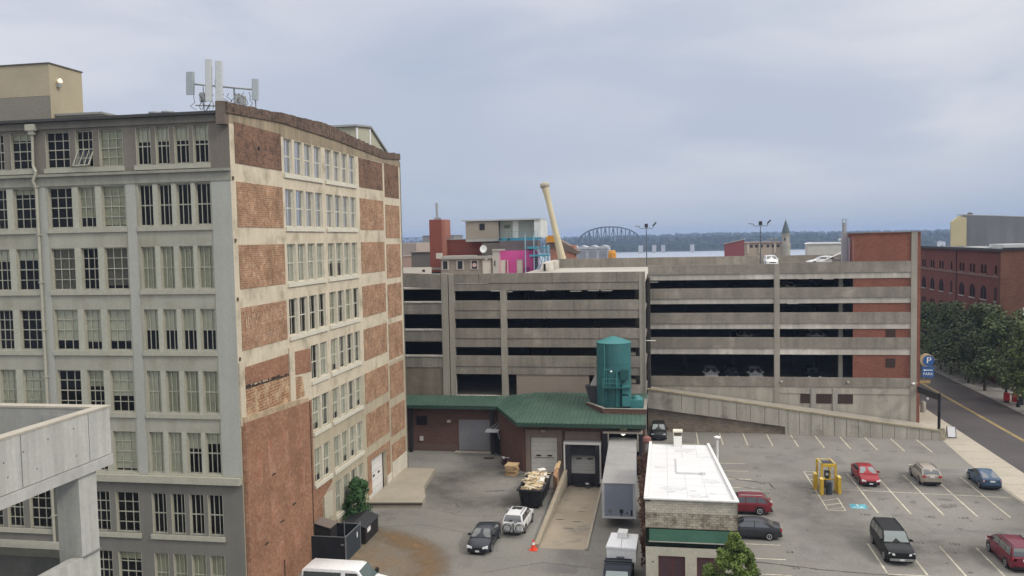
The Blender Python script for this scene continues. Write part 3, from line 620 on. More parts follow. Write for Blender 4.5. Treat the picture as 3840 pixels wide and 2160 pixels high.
# antenna array
an=Thing('antenna_array',(-28.9,52.3,31.95),'rooftop mobile phone antenna array of white and grey panels above the parapet corner','antenna')
pan_w=mat('antenna_white',(.50,.52,.51),rough=.5,var=.02); pan_g=mat('antenna_grey',(.36,.40,.41),rough=.5,var=.03)
def antp(x,y,z0,z1,w_,d,m,rz=0,lean=0):
    g=MB(); g.prism([(-w_/2,-d/2+.03),(-w_/2+.05,-d/2),(w_/2-.05,-d/2),(w_/2,-d/2+.03),(w_/2,d/2),(-w_/2,d/2)],0,z1-z0)
    xf(g,Matrix.Translation((x,y,z0))@Matrix.Rotation(rz,4,'Z')@Matrix.Rotation(lean,4,'Y')); an.part(g,'antenna_panel',m)
O=0.0
antp(-30.85,52.4,33.93+O-.05,35.37+O,.56,.2,pan_g,R(-8),R(3)); antp(-29.25,51.9,33.3+O,36.0+O,.42,.2,pan_w,R(10),R(2)); antp(-28.5,51.9,33.28+O,35.85+O,.44,.2,pan_w,R(10),R(1.5)); antp(-26.42,52.8,33.38+O,34.75+O,.42,.18,pan_g,R(14),R(2))
g=MB(); g.tube((-30.6,52.6,34.6+O),(-26.5,53.0,34.1+O),.07); g.tube((-30.3,52.4,31.95),(-29.6,52.6,33.2+O),.05); g.tube((-29.0,53,31.95),(-29.0,53,34.6+O),.06); g.tube((-30.6,52.6,33.2+O),(-26.7,52.9,32.95+O),.05); g.tube((-28.0,53,31.95),(-28.0,53,34.3+O),.06); g.tube((-26.5,53,31.95),(-26.5,53,34.2+O),.05); g.tube((-30.0,52.6,31.95),(-30.0,52.6,34.4+O),.04); an.part(g,'mast_frame',steel_grey,smooth=40)
g=MB()
for (x,z) in ((-30.05,33.7),(-28.9,34.5),(-28.85,33.6),(-27.55,33.5),(-27.2,33.35)): g.box(x-.17,x+.17,52.45,52.75,z+O-.3,z+O+.3)
an.part(g,'radio_unit',mat('radio_grey',(.36,.37,.36)))
g=MB(); random.seed(3)
for k in range(12):
    x=-30.6+k*.36; p=[(x,52.4,33.9+O-.1*random.random())]
    for q in range(4): p.append((x+random.uniform(-.25,.25),52.4+random.uniform(-.1,.1),33.6+O-.25*q))
    g=MB(); g.path(p,.018,4); an.part(g,'cable',black_trim)

# ================================================================== FOREGROUND RAMP STRUCTURE (own car park, lower left)
fr=Thing('foreground_ramp',(-14.7,18,0),'light concrete car park ramp corner with parapet beam and column at lower left','car park ramp')
X0=-14.48
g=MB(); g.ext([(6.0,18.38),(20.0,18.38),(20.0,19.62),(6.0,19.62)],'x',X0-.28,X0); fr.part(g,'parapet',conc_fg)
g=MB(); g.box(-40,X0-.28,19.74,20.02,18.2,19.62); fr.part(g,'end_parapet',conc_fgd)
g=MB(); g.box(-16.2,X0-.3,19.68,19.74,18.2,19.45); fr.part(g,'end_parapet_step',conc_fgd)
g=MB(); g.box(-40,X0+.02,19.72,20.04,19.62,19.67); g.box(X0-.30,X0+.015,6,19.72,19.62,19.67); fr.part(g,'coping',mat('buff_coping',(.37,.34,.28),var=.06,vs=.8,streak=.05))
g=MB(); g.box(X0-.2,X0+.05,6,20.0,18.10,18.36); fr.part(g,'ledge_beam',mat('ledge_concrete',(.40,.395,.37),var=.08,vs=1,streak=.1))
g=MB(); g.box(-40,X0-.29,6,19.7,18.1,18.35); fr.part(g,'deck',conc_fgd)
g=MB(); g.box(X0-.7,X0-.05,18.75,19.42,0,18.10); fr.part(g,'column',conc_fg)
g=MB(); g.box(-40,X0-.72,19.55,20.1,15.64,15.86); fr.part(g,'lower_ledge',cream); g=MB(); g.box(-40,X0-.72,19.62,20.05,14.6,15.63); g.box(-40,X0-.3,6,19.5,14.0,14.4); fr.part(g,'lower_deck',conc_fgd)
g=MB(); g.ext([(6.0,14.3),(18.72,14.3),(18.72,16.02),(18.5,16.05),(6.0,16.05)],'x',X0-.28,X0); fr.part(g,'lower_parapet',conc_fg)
g=MB()
for y in (16.83,19.15): g.box(X0,X0+.003,y-.012,y+.012,18.4,19.6)
g.box(X0-.05,X0+.003,18.74,19.43,16.0,16.03) ; fr.part(g,'panel_joint',mat('joint_grey',(.16,.16,.15)))
g=MB()
for (y,z) in ((16.3,19.1),(17.7,19.3),(18.6,19.35),(16.4,18.75),(17.3,18.7),(18.65,18.65),(16.9,19.2),(15.7,19.1)): g.lathe((X0,y,z),[(.022,0),(.022,.003)],8,(1,0,0))
fr.part(g,'tie_hole',mat('hole_grey',(.12,.12,.11)))
random.seed(44)
PA=MB()
for (x,y,a,b) in [(12.2,92.5,3.2,1.6),(23.5,70.8,5.5,1.3),(28,89.2,2.4,1.4),(10.8,64.8,1.6,3.2),(-8,59.5,3.5,1.4),(-18.5,86.5,3,1.2),(-13.5,80,1.6,2.6),(18,92.2,.9,3.4)]:
    p=[(x+u*a+random.uniform(-.12,.12),y+v*b+random.uniform(-.1,.1),.0035) for u,v in ((-.5,-.5),(0,-.52),(.5,-.5),(.52,0),(.5,.5),(0,.48),(-.5,.5),(-.48,0))]; PA.quad(*p)
struct(PA,'asphalt_patches',mat('asphalt_patch',(.175,.165,.152),var=.12,vs=.6,fine=.14,fs=6))
DR=MB()
for k in range(90):
    x=random.choice((random.uniform(8,30.5),random.uniform(-22,-11))); y=random.uniform(62,99) ; r=random.uniform(.05,.22); blob(DR,x,y,r,r*random.uniform(.4,.9),.0145,n=9,jit=.35,rot=random.random()*3)
struct(DR,'oil_drips',mat('oil_drip',(.11,.10,.09),var=.2,vs=3))
# ================================================================== PARKING GARAGE
ga=Thing('parking_garage',(-2,94,0),'long grey concrete parking garage with open decks behind the green roofed dock','parking garage')
YA=94.0; YB=111.5
g=MB(); g.box(-44,-1.95,YA+.25,139,6.05-.35,6.05-.1)
for z in (9.4,12.5,15.7): g.box(-44,-1.95,YA+.25,139,z-.35,z-.05)
for z in (4.55,9.45,12.6,15.8): g.box(-1.9,30.3,YB+.3,139,z-.35,z)
ga.part(g,'deck_slab',mat('deck_underside',(.24,.22,.19),var=.2,vs=.3))
g=MB(); g.box(-44,-19.6,YA+2.25,139,18.15,18.3); g.box(-19.6,-1.95,YA+.25,139,18.65,18.95); g.box(-19.65,-19.6,YA+.3,139,18.3,18.94); g.box(-1.94,31.3,YB+.3,139,18.65,18.94); ga.part(g,'roof_deck',conc_light)
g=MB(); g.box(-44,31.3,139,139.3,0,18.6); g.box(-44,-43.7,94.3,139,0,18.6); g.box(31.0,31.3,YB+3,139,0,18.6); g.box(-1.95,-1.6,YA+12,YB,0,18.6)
ga.part(g,'rear_wall',mat('unlit_rear_wall',(.055,.05,.045),var=.3,vs=.2,spec=.05))  # wall colour darkened to paint in the shade deep inside the decks
g=MB(); g.box(-44,-20.2,139.0,139.3,18.96,19.3); g.box(-17.5,31.3,139.0,139.3,18.95,20.45); ga.part(g,'rear_parapet',conc_dark)
# --- west block: spandrels, columns
def sp(name,m,x0,x1,z0,z1,y,d=.3,jit=0): g=MB(); g.box(x0,x1,y,y+d,z0,z1); ga.part(g,name,m)
for (z0,z1,zj) in ((16.93-.0-1.05-1.0,16.93,15.82),(11.62,13.76,12.61),(8.51,10.62,9.39)):
    sp('spandrel',conc_dark,-23.55,-18.12,zj+.02,z1,YA-.10,.4); sp('spandrel',conc_dark,-23.55,-18.12,z0,zj-.02,YA-.04,.34)
    sp('spandrel',conc_dark,-17.42,-2.5,zj+.02,z1,YA-.10,.4); sp('spandrel',conc_dark,-17.42,-2.5,z0,zj-.02,YA-.04,.34)
sp('spandrel',conc_dark,-23.55,-2.5,18.92,20.02,YA-.10,.4); sp('spandrel',conc_dark,-23.55,-2.5,18.06,18.88,YA-.04,.34)
sp('spandrel',conc_mid,-23.55,-18.12,5.6,6.05,YA-.12,.4)
for x0,x1,z1 in ((-25.0,-24.2,20.1),(-24.1,-23.5,20.0),(-18.12,-17.42,18.05),(-2.55,-1.88,20.02)): sp('column',conc_col,x0,x1,0,z1,YA-.14,.6)
sp('column_post',conc_light,-1.93,-1.88,1.0,20.1,YA-.30,.12)
# west-most bay, taller openings and a slight ramp in the top band
g=MB(); g.ext([(-31,18.6),(-25,18.35),(-25,20.0),(-31,20.25)],'y',YA-.08,YA+.3); ga.part(g,'spandrel',conc_dark)
for z0,z1 in ((15.45,16.9),(12.3,13.72),(9.25,10.68)):
    sp('spandrel',conc_dark,-31,-25,z0,z1-.18,YA-.06,.35); sp('spandrel_ledge',conc_mid,-31,-25,z1-.18,z1,YA-.14,.45)
sp('block_infill',mat('tan_block_infill',(.215,.18,.135),var=.2,vs=.6,fine=.12,streak=.2),-31,-25,6.0,9.25,YA,.3)
sp('block_infill',mat('pinkish_block_infill',(.285,.235,.195),var=.06,vs=.5,fine=.04),-16.45,-8.2,6.0,8.5,YA+.05,.2)
g=MB()
for k in range(1,8): g.box(-16.45,-8.2,YA+.045,YA+.05,6.0+k*.33,6.0+k*.33+.02)
ga.part(g,'block_joint',mat('pink_joint',(.23,.19,.155)))
g=MB()
for x in (-16.6,-14,-8,-3):
    for z in (6.0,9.4,12.5,15.7):
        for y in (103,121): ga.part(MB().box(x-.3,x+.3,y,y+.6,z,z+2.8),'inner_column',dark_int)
for a_,c_,d_ in ((-12.2,18.95,20),(-7,12.65,13.7),(-20.6,18.95,20),(-9.8,15.85,16.9),(-13.5,9.45,10.6),(-5,18.95,20)): ga.part(MB().box(a_,a_+.05,YA-.105,YA-.1,c_,d_),'panel_seam',mat('seam_dark',(.07,.065,.055)))
# --- east block
def sp2(n_,m,x0,x1,z0,z1,d=0,t=.3): sp(n_,m,x0,x1,z0,z1,YB+d,t)
for a,b,e1,e2 in ((-1.85,13.95,20.08,20.08),(14.62,30.25,20.2,20.2)):
    sp2('spandrel',conc_dark,a,b,18.86,e1 if a<0 else 20.22,-.12,.42); sp2('lintel_beam',conc_mid,a,b,18.12,18.85,0)
    for z0,zj,z1 in ((15.02,15.72,17.03),(11.78,12.5,13.86),(8.50,9.33,10.68)):
        sp2('spandrel',conc_dark,a,b,zj+.01,z1,-.12,.42); sp2('lintel_beam',conc_mid,a,b,z0,zj,0)
    sp2('spandrel',conc_dark,a,b,4.40,5.58,-.12,.42)
sp2('column',conc_col,13.95,14.62,0,20.0,-.16,.6); sp2('column',conc_col,30.25,30.95,0,23.75,-.16,.6); sp2('column',conc_col,-1.88,-1.86,5,19,-.1,.2)
sp2('inner_column',conc_col,22.0,22.5,4.6,18.1,1.2,.5)
g=MB(); g.box(-1.85,13.94,YB-.02,YB+.3,0,4.39); g.box(14.63,30.25,YB-.05,YB+.3,3.52,4.39); g.box(14.63,30.25,YB+.02,YB+.3,-.1,3.5); ga.part(g,'base_wall',conc_wall)
redb=brick('smooth_red_brick',(.235,.09,.06),(.185,.072,.05),(.22,.12,.09),var=.12,vs=.4,bh=.1,bw=.3,msize=.008)
g=MB()
for z0,z1 in ((15.0+2.03,18.12),(13.86,15.02),(10.68,11.78),(5.58,8.5)): g.box(23.5,30.25,YB+.1,YB+.35,z0,z1)
ga.part(g,'brick_infill',redb)
g=MB(); g.box(30.96,31.35,YB-.05,YB+28,.0,23.75); ga.part(g,'brick_infill',redb)
g=MB(); g.box(23.3,30.24,YB+.0,YB+6,20.23,23.72); tw=ga.part(g,'stair_tower',redb)
g=MB(); g.box(23.2,31.4,YB-.2,YB+6.1,23.76,23.86); ga.part(g,'tower_coping',mat('tower_coping',(.22,.2,.18)),tw)
g=MB(); g.box(22.35,23.0,YB+1,YB+1.6,18.9,23.85); g.box(23.02,23.28,YB+.6,YB+4,18.9,23.2); ga.part(g,'grey_pier',mat('grey_pier',(.29,.28,.30),var=.05),tw)
g=MB(); g.box(23.05,23.2,YB+.3,YB+.55,19,22.6); g.box(23.45,23.5,YB-.01,YB,20.3,23); ga.part(g,'pink_strip',mat('mauve_strip',(.34,.22,.27)),tw)
g=MB(); g.lathe((22.67,YB+1.3,23.85),[(.28,0),(.28,1.25)],12); 
fl=ga.part(g,'flue',steel_grey,tw,smooth=40)
g=MB()
for a in range(4): t=a*math.pi/2+.5; g.tube((22.67+.3*math.cos(t),YB+1.3+.3*math.sin(t),25.1),(22.67+.3*math.cos(t),YB+1.3+.3*math.sin(t),25.55),.03)
g.lathe((22.67,YB+1.3,25.5),[(.36,0),(.36,.05)],12); ga.part(g,'flue_cap',steel_grey,tw)
g=MB()
for x0,x1,z0,z1,m in ((27.4,28.5,10.72,11.74,0),(27.4,28.5,6.95,8.05,0)): ga.part(MB().box(x0,x1,YB+.03,YB+.1,z0,z1),'louvre',mat('brown_louvre',(.045,.028,.022),var=.1))
g=MB()
for x0,x1 in ((17.15,18.3),(19.1,20.95),(21.7,23.5)):
    lv=ga.part(MB().box(x0,x1,YB-.03,YB+.02,2.28,3.46),'louvre',MATS['brown_louvre']); g=MB()
    for k in range(8): g.box(x0,x1,YB-.05,YB-.03,2.33+k*.14,2.37+k*.14)
    ga.part(g,'slats',mat('brown_slat',(.08,.055,.045)),lv)
g=MB()
for x in (18.7,21.35): ga.part(MB().box(x-.28,x+.28,YB-.14,YB-.04,.6,4.3),'pilaster',mat('pale_pilaster',(.33,.315,.28),var=.08,streak=.15))
g=MB()
for x in (14.8,22.9): ga.part(MB().box(x-.12,x+.12,YB-.35,YB-.13,4.95,5.2),'wall_lamp',mat('lamp_cream',(.5,.46,.38)))
g=MB()
for x in (3,9.5,17.5,20.5):
    for z in (4.55,9.45,12.6,15.8):
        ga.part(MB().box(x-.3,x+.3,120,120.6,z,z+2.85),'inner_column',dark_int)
g=MB(); random.seed(8)
for k in range(34):
    x=random.uniform(-22,28); lv_=random.choice((8.0,11.3,14.4,17.6) if x<0 else (8.1,11.4,14.6,17.8)); y=(YA if x<-2 else YB)+random.uniform(4,9); ga.part(MB().box(x,x+1.3,y,y+.15,lv_,lv_+.06),'strip_light',mat('strip_light',(.6,.6,.55),emit=(1,.95,.85),es=.35))
# roof lamps
for (x,y,gz,lab) in ((-2.0,YB-.3,20.1,'lamp mast on the garage roof right of the far arched bridge'),(12.35,YB+.4,18.94,'lamp mast on the garage roof in front of the turreted building')):
    t=Thing('roof_lamp_mast',(x,y,gz),lab,'lamp mast','lamp masts on the garage roof')
    g=MB(); g.tube((x,y,gz),(x,y,24.95),.075,.05,8); t.part(g,'pole',mat('lamp_steel',(.10,.11,.12),rough=.6),smooth=40)
    g=MB(); g.tube((x-.85,y,24.92),(x+.85,y,24.92),.035); g.tube((x-.85,y,24.92),(x-.88,y,25.15),.035); g.tube((x+.85,y,24.92),(x+.9,y,25.2),.035); t.part(g,'arm',MATS['lamp_steel'])
    g=MB(); g.bar((x-.85,y,25.17),(x-1.45,y,25.22),.3,.12); t.part(g,'lamp_head',mat('lamp_grey',(.25,.26,.27)))
    g=MB(); g.box(x-.2,x+.2,y-.2,y+.2,25.0,25.5); t.part(g,'lamp_head',steel_dark)
    g=MB(); g.bar((x+.85,y,25.2),(x+1.25,y-.1,25.65),.3,.14); t.part(g,'lamp_head',steel_dark)
# ================================================================== ENTRANCE RAMP WALL
rw=Thing('ramp_retaining_wall',(14,103.7,0),'sloping precast concrete entrance ramp wall above the far row of stalls','retaining wall')
g=MB(); g.ext([(-1.9,2.95),(14.2,.95),(14.2,3.02),(-1.9,5.2)],'y',103.55,103.85); rw.part(g,'precast_beam',conc_wall)
bkw=brick('brown_block',(.20,.165,.125),(.16,.13,.10),(.24,.205,.16),bh=.2,bw=.4,var=.2,msize=.02)
g=MB(); g.ext([(-1.9,-.05),(14.2,-.05),(14.2,.93),(-1.9,2.93)],'y',103.9,104.1); rw.part(g,'block_wall',bkw)
g=MB(); g.prism([(14.2,103.60),(31.0,102.3),(31.0,102.6),(14.2,103.9)],[-.05]*4,[3.0,.98,.98,3.0]); rw.part(g,'concrete_wall',conc_wall)
g=MB(); g.prism([(-1.95,103.45),(14.2,103.5),(14.2,103.95),(-1.95,103.95)],[5.2,3.02,3.02,5.2],[5.36,3.18,3.18,5.36]); g.prism([(14.2,103.5),(31.1,102.2),(31.1,102.7),(14.2,103.95)],[3.0,.98,.98,3.0],[3.16,1.14,1.14,3.16]); rw.part(g,'coping',mat('mossy_coping',(.30,.265,.18),var=.2,vs=.8,fine=.15))
g=MB()
for x in [0.5+1.62*k for k in range(9)]:
    zt=5.2-(x+1.9)*.1354; g.box(x,x+.035,103.535,103.55,zt-2.05,zt-.1)
for k in range(13):
    x=14.5+1.3*k; y=103.60-(x-14.2)*.0774; zt=3.0-(x-14.2)*.12; g.box(x,x+.04,y-.012,y+.02,0,zt-.05)
rw.part(g,'panel_joint',mat('wall_joint',(.08,.075,.06)))
g=MB(); g.prism([(-1.9,104.15),(14,104.15),(31,102.75),(31,111.3),(-1.9,111.3)],[0]*5,[4.3,2.1,.1,.1,4.3]); rw.part(g,'ramp_surface',mat('ramp_concrete',(.33,.30,.25),var=.1,vs=.4,streak=.0))
g=MB(); g.box(31.0,31.55,102.25,102.75,0,1.0); g.box(31.05,31.5,102.3,102.7,1.0,1.35); rw.part(g,'end_post',mat('weathered_post',(.30,.27,.2),var=.3,vs=3))
# ================================================================== DOCK BUILDING
dk=Thing('loading_dock_building',(-14.24,84.45,0),'low brown brick loading dock building with green ribbed metal roof','building')
brn=brick('brown_wall_brick',(.135,.075,.058),(.11,.06,.047),(.15,.10,.08),var=.08,vs=.4,bh=.1,bw=.3,msize=.008)
YD=84.45; YG=91.95
g=MB().facade('y',YG,-31,-18.55,-.1,5.1,[(-22.85,-19.25,.12,3.66)],.3); dk.part(g,'wall',brn)
g=MB(); g.quad((-18.55,YG,-.1),(-14.28,YD,-.1),(-14.28,YD,5.1),(-18.55,YG,5.1)); dk.part(g,'wall',brn)
g=MB().facade('y',YD,-14.28,-1.9,-1.3,5.1,[(-13.43,-10.73,0,3.6),(-9.35,-6.75,-.0,3.3),(-5.6,-2.4,-.0,4.2)],.35)
g.quad((-1.9,YD,0),(-1.9,94,0),(-1.9,94,6.0),(-1.9,YD,5.1)); dk.part(g,'wall',brn)
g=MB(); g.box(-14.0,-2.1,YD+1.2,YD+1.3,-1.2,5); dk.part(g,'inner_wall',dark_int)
g=MB(); g.box(-30.9,-23,YG-.06,YG,.0,.75); dk.part(g,'base_course',mat('brown_base_course',(.13,.085,.065),var=.1))
green=mat('green_metal_roof',(.068,.112,.086),rough=.55,var=.14,vs=.35,fine=.06,spec=.3,streak=.12,ss=1.5,c2=(.10,.15,.12),c2s=.7,c2lo=.55,c2hi=.8)
grn_d=mat('dark_green_fascia',(.030,.065,.048),rough=.5,var=.05)
# roof planes: eaves at z 5.4 rising to 6.05 at the garage wall
def zr(y,y0): return 5.42+(6.02-5.42)*(y-y0)/(YA-.15-y0)
g=MB(); g.quad((-31,YG-1.0,5.42),(-18.2,YG-1.0,5.42),(-17.9,YA-.15,6.02),(-31,YA-.15,6.02)); g.quad((-18.2,YG-1.0,5.42),(-14.55,82.9,5.42),(-14.0,YA-.15,6.5),(-17.9,YA-.15,6.02))
g.quad((-14.55,82.9,5.42),(-1.75,82.9,5.42),(-1.75,YA-.15,6.5),(-14.0,YA-.15,6.5))
rf=dk.part(g,'roof',green)
g=MB()
for k in range(29):
    x=-30.8+k*.43
    if x<-18.3: g.bar((x,YG-1.0,5.45),(x,YA-.2,6.05),.05,.07)
for k in range(9):
    t=(k+.5)/9; a=Vector((-18.2+3.65*t,YG-1.0+(82.9-YG+1.0)*t,5.46)); e=Vector((-17.9+3.9*t,YA-.2,6.04+.48*t)); g.bar(a,e,.05,.07)
for k in range(30): x=-14.3+k*.43; g.bar((x,82.9,5.46),(x+.0,YA-.2,6.53),.05,.07)
dk.part(g,'standing_seam',mat('green_seam',(.07,.15,.105),rough=.45,var=.03),rf)
g=MB(); g.box(-31,-18.2,YG-1.12,YG-1.0,5.05,5.40); g.prism([(-18.2,YG-1.12),(-18.2,YG-1.0),(-14.5,82.92),(-14.62,82.80)],5.05,5.40); g.box(-14.62,-1.7,82.78,82.9,5.05,5.40); dk.part(g,'fascia',grn_d)
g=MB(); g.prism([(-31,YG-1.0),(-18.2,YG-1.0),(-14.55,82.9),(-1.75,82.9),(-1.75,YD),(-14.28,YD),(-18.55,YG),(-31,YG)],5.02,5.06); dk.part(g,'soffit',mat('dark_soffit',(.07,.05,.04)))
g=MB(); g.box(-28.35,-28.1,YG-.9,YG-.3,0,5.0); dk.part(g,'steel_post',steel_dark); g=MB(); g.box(-18.95,-18.6,YG-1.0,YG-.6,0,5.05); dk.part(g,'steel_post',steel_dark)
g=MB(); g.box(-22.85,-19.25,YG+.12,YG+.2,.12,3.66); od=dk.part(g,'overhead_door',mat('grey_roller_door',(.26,.265,.285),rough=.5,var=.04))
g=MB()
for k in range(14): g.box(-22.85,-19.25,YG+.10,YG+.12,.2+k*.25,.23+k*.25)
dk.part(g,'door_rib',mat('grey_rib',(.20,.205,.22)),od)
g=MB(); g.box(-27.75,-26.5,YG-.04,YG-.005,2.95,3.96); dk.part(g,'louvre',mat('near_black',(.018,.013,.012)))
g=MB(); g.box(-27.4,-27.0,YG-.1,YG-.01,1.15,1.65); dk.part(g,'meter_box',mat('pale_box',(.55,.52,.48)))
g=MB(); g.box(-24.1,-23.7,YG-.35,YG-.01,3.35,3.6); dk.part(g,'wall_lamp',MATS['lamp_cream'])
g=MB(); g.box(-12.3,-11.85,YD-.55,YD-.08,4.25,4.5); dk.part(g,'wall_lamp',mat('tan_lamp',(.40,.33,.24))); g=MB(); g.box(-4.3,-3.6,YD-.7,YD-.35,4.62,5.0); dk.part(g,'wall_lamp',MATS['tan_lamp'])
g=MB(); g.box(-13.95,-13.45,YD-.07,YD,0,4.4); g.box(-10.71,-10.2,YD-.07,YD,0,4.4); g.box(-13.44,-10.72,YD-.07,YD,3.62,4.4); g.box(-9.9,-6.3,YD-.07,YD,3.45,4.3); g.box(-9.9,-9.4,YD-.07,YD,-1.2,3.44); g.box(-6.7,-6.3,YD-.07,YD,-1.2,3.44); dk.part(g,'block_surround',mat('pinkish_grey_block',(.23,.185,.155),var=.08,vs=.8,fine=.05))
g=MB(); g.box(-13.43,-10.73,YD+.14,YD+.22,0,3.6); od=dk.part(g,'overhead_door',mat('cream_white_door',(.60,.585,.54),rough=.5,var=.05,vs=1))
g=MB()
for z in (.45,.9,1.35,2.2,2.65,3.1): g.box(-13.43,-10.73,YD+.128,YD+.14,z,z+.025)
dk.part(g,'door_rib',mat('cream_rib',(.42,.41,.38)),od)
g=MB(); g.box(-12.9,-12.4,YD+.12,YD+.14,1.62,1.78); g.box(-11.75,-11.25,YD+.12,YD+.14,1.62,1.78); g.box(-13.1,-11,YD+.10,YD+.13,1.48,1.52); dk.part(g,'door_window',black_trim,od)
# dock 2: shelter, recessed door, pit wall
shw=mat('shelter_white',(.58,.575,.55),rough=.6,var=.05)
shb=mat('shelter_black',(.03,.03,.035),rough=.7,var=.1)
g=MB(); g.box(-9.95,-6.2,YD-1.0,YD-.08,3.18,3.42); g.box(-9.95,-9.8,YD-1.0,YD-.85,-.3,3.17); g.box(-6.35,-6.2,YD-1.0,YD-.85,-.3,3.17); dk.part(g,'dock_shelter_frame',shw)
g=MB(); g.box(-9.79,-9.3,YD-.95,YD-.08,-.9,3.17); g.box(-6.8,-6.36,YD-.95,YD-.08,-.9,3.17); g.box(-9.29,-6.81,YD-.6,YD-.08,2.0,3.17); dk.part(g,'dock_shelter_curtain',shb)
g=MB(); g.box(-9.29,-6.81,YD+.02,YD+.1,0,2.0); od=dk.part(g,'overhead_door',mat('grey_white_door',(.47,.465,.44),rough=.5,var=.05))
g=MB()
for z in (.35,.7,1.05,1.75): g.box(-9.29,-6.81,YD+.005,YD+.02,z,z+.03)
dk.part(g,'door_rib',mat('grey_white_rib',(.30,.30,.28)),od)
g=MB(); g.box(-8.8,-8.25,YD-.0,YD+.02,1.42,1.6); g.box(-7.65,-7.1,YD-.0,YD+.02,1.42,1.6); dk.part(g,'door_window',mat('dull_window',(.12,.11,.10)),od)
g=MB(); g.box(-9.3,-6.8,YD-.35,YD-.08,-1.2,-.02); dk.part(g,'dock_bumper',shb)
g=MB(); g.bar((-8.9,YD-.9,-.9),(-7.0,YD-.9,-.9),.25,.25); g.lathe((-7.7,YD-1.2,-1.1),[(.25,0),(.25,.3)],12,(1,0,0)); g.box(-7.9,-7.2,YD-1.25,YD-.95,-.85,-.5); dk.part(g,'dock_leveller',steel_dark)
g=MB(); g.box(-7.75,-7.45,YD-1.27,YD-1.25,-.75,-.6); g.box(-9.95,-9.7,YD-1.1,YD-.85,-.65,-.3); g.box(-6.35,-6.1,YD-1.1,YD-.85,-.65,-.3); dk.part(g,'white_block',white_paint)
# dock 3 shelter round the trailer
g=MB(); g.box(-6.0,-2.1,YD-.9,YD-.08,4.35,4.56); g.box(-5.52,-5.4,YD-.9,YD-.8,2.6,4.34); g.box(-2.6,-2.5,YD-.9,YD-.8,2.6,4.34); dk.part(g,'dock_shelter_frame',mat('shelter_cream',(.50,.46,.38),var=.08))
g=MB(); g.box(-6.0,-5.55,YD-.8,YD-.08,.5,4.34); g.box(-2.45,-2.1,YD-.8,YD-.08,.5,4.34); dk.part(g,'dock_shelter_curtain',shb)
g=MB(); g.lathe((-4.0,YD-.5,4.28),[(.05,.05),(.25,-.05),(.05,-.2)],12); dk.part(g,'wall_lamp',mat('lit_lamp2',(.8,.8,.75),emit=(1,.95,.85),es=1.0))
# raised brick kerb round the silo
kb=mat('kerb_cap',(.27,.255,.22),var=.1)
g=MB(); g.box(-6.15,-1.75,86.3,86.55,5.5,6.25); g.box(-2.0,-1.75,86.56,93.6,5.5,6.25); g.prism([(-6.15,86.3),(-6.0,86.5),(-7.9,89.4),(-8.1,89.2)],5.5,6.3); dk.part(g,'roof_kerb',brn)
g=MB(); g.box(-6.2,-1.7,86.25,86.6,6.26,6.32); g.box(-2.05,-1.7,86.61,93.6,6.26,6.32); g.prism([(-6.2,86.25),(-5.95,86.55),(-7.85,89.5),(-8.15,89.2)],6.31,6.37); dk.part(g,'kerb_coping',kb)
# entrance canopy, mat
cn=Thing('entry_canopy',(-18.3,90.2,0),'small white canopy on two rods over the dock side door','canopy')
g=MB(); g.box(-19.3,-17.9,89.7,90.9,2.75,2.9); cn.part(g,'canopy_roof',mat('canopy_white',(.55,.56,.58),var=.08,rough=.4)); g=MB(); g.tube((-19.1,89.8,2.9),(-17.9,90.95,3.8),.03); g.tube((-18.6,89.8,2.9),(-17.5,90.95,3.8),.03); g.tube((-18.0,90.2,2.75),(-17.8,90.3,1.9),.06); cn.part(g,'rod',steel_grey)
g=MB(); g.quad((-18.5,91.7,.05),(-17.75,90.6,.05),(-17.75,90.6,2.3),(-18.5,91.7,2.3)); g.v=[(x-.1,y-.1,z) for x,y,z in g.v]; cn.part(g,'side_door',steel_dark)
single(MB().box(-19.4,-18.3,89.0,89.6,.012,.03),'door_mat',rubber,(-18.85,89.3,0),'black rubber mat lying before the side door canopy','mat')
single(MB().box(-23.2,-18.9,91.3,91.88,.0,.11),'concrete_threshold',mat('pale_threshold',(.45,.42,.33),var=.1,vs=1),(-21,91.5,0),'pale concrete threshold in front of the grey roller door','threshold')
# ================================================================== TRUCK WELL AND KERBS
g=MB(); g.quad((-9.62,63.4,0),(-6.02,63.4,0),(-6.02,YD,-1.2),(-9.62,YD,-1.2)); struct(g,'truck_well_ramp',mat('well_concrete',(.335,.285,.215),var=.12,vs=.3,fine=.06,c2=(.23,.21,.175),c2s=.5,c2lo=.53,c2hi=.7))
g=MB(); g.quad((-6.02,63.4,0),(-6.02,YD,0),(-6.02,YD,-1.2)); g.quad((-9.62,63.4,0),(-9.62,YD,-1.2),(-9.62,YD,0)); struct(g,'truck_well_side',conc_slab)
tww=Thing('truck_well_wall',(-9.8,73,0),'long low concrete wall along the left edge of the truck well','low wall')
g=MB(); g.ext([(63.3,.0),(84.3,.0),(84.3,.55),(63.3,.28)],'x',-9.92,-9.63); g.v=[(x,y,z) for x,y,z in g.v]; tww.part(g,'wall',conc_slab); g=MB(); g.prism([(-9.95,63.28),(-9.6,63.28),(-9.6,84.3),(-9.95,84.3)],[.28,.28,.55,.55],[.32,.32,.59,.59]); tww.part(g,'coping',mat('sandy_coping',(.31,.265,.195),var=.1,vs=1))
twk=single(MB().box(-6.01,-5.82,63.3,82.5,-.1,.16),'truck_well_kerb',conc_slab,(-5.9,73,0),'low concrete kerb on the right edge of the truck well beside the trailer','kerb')
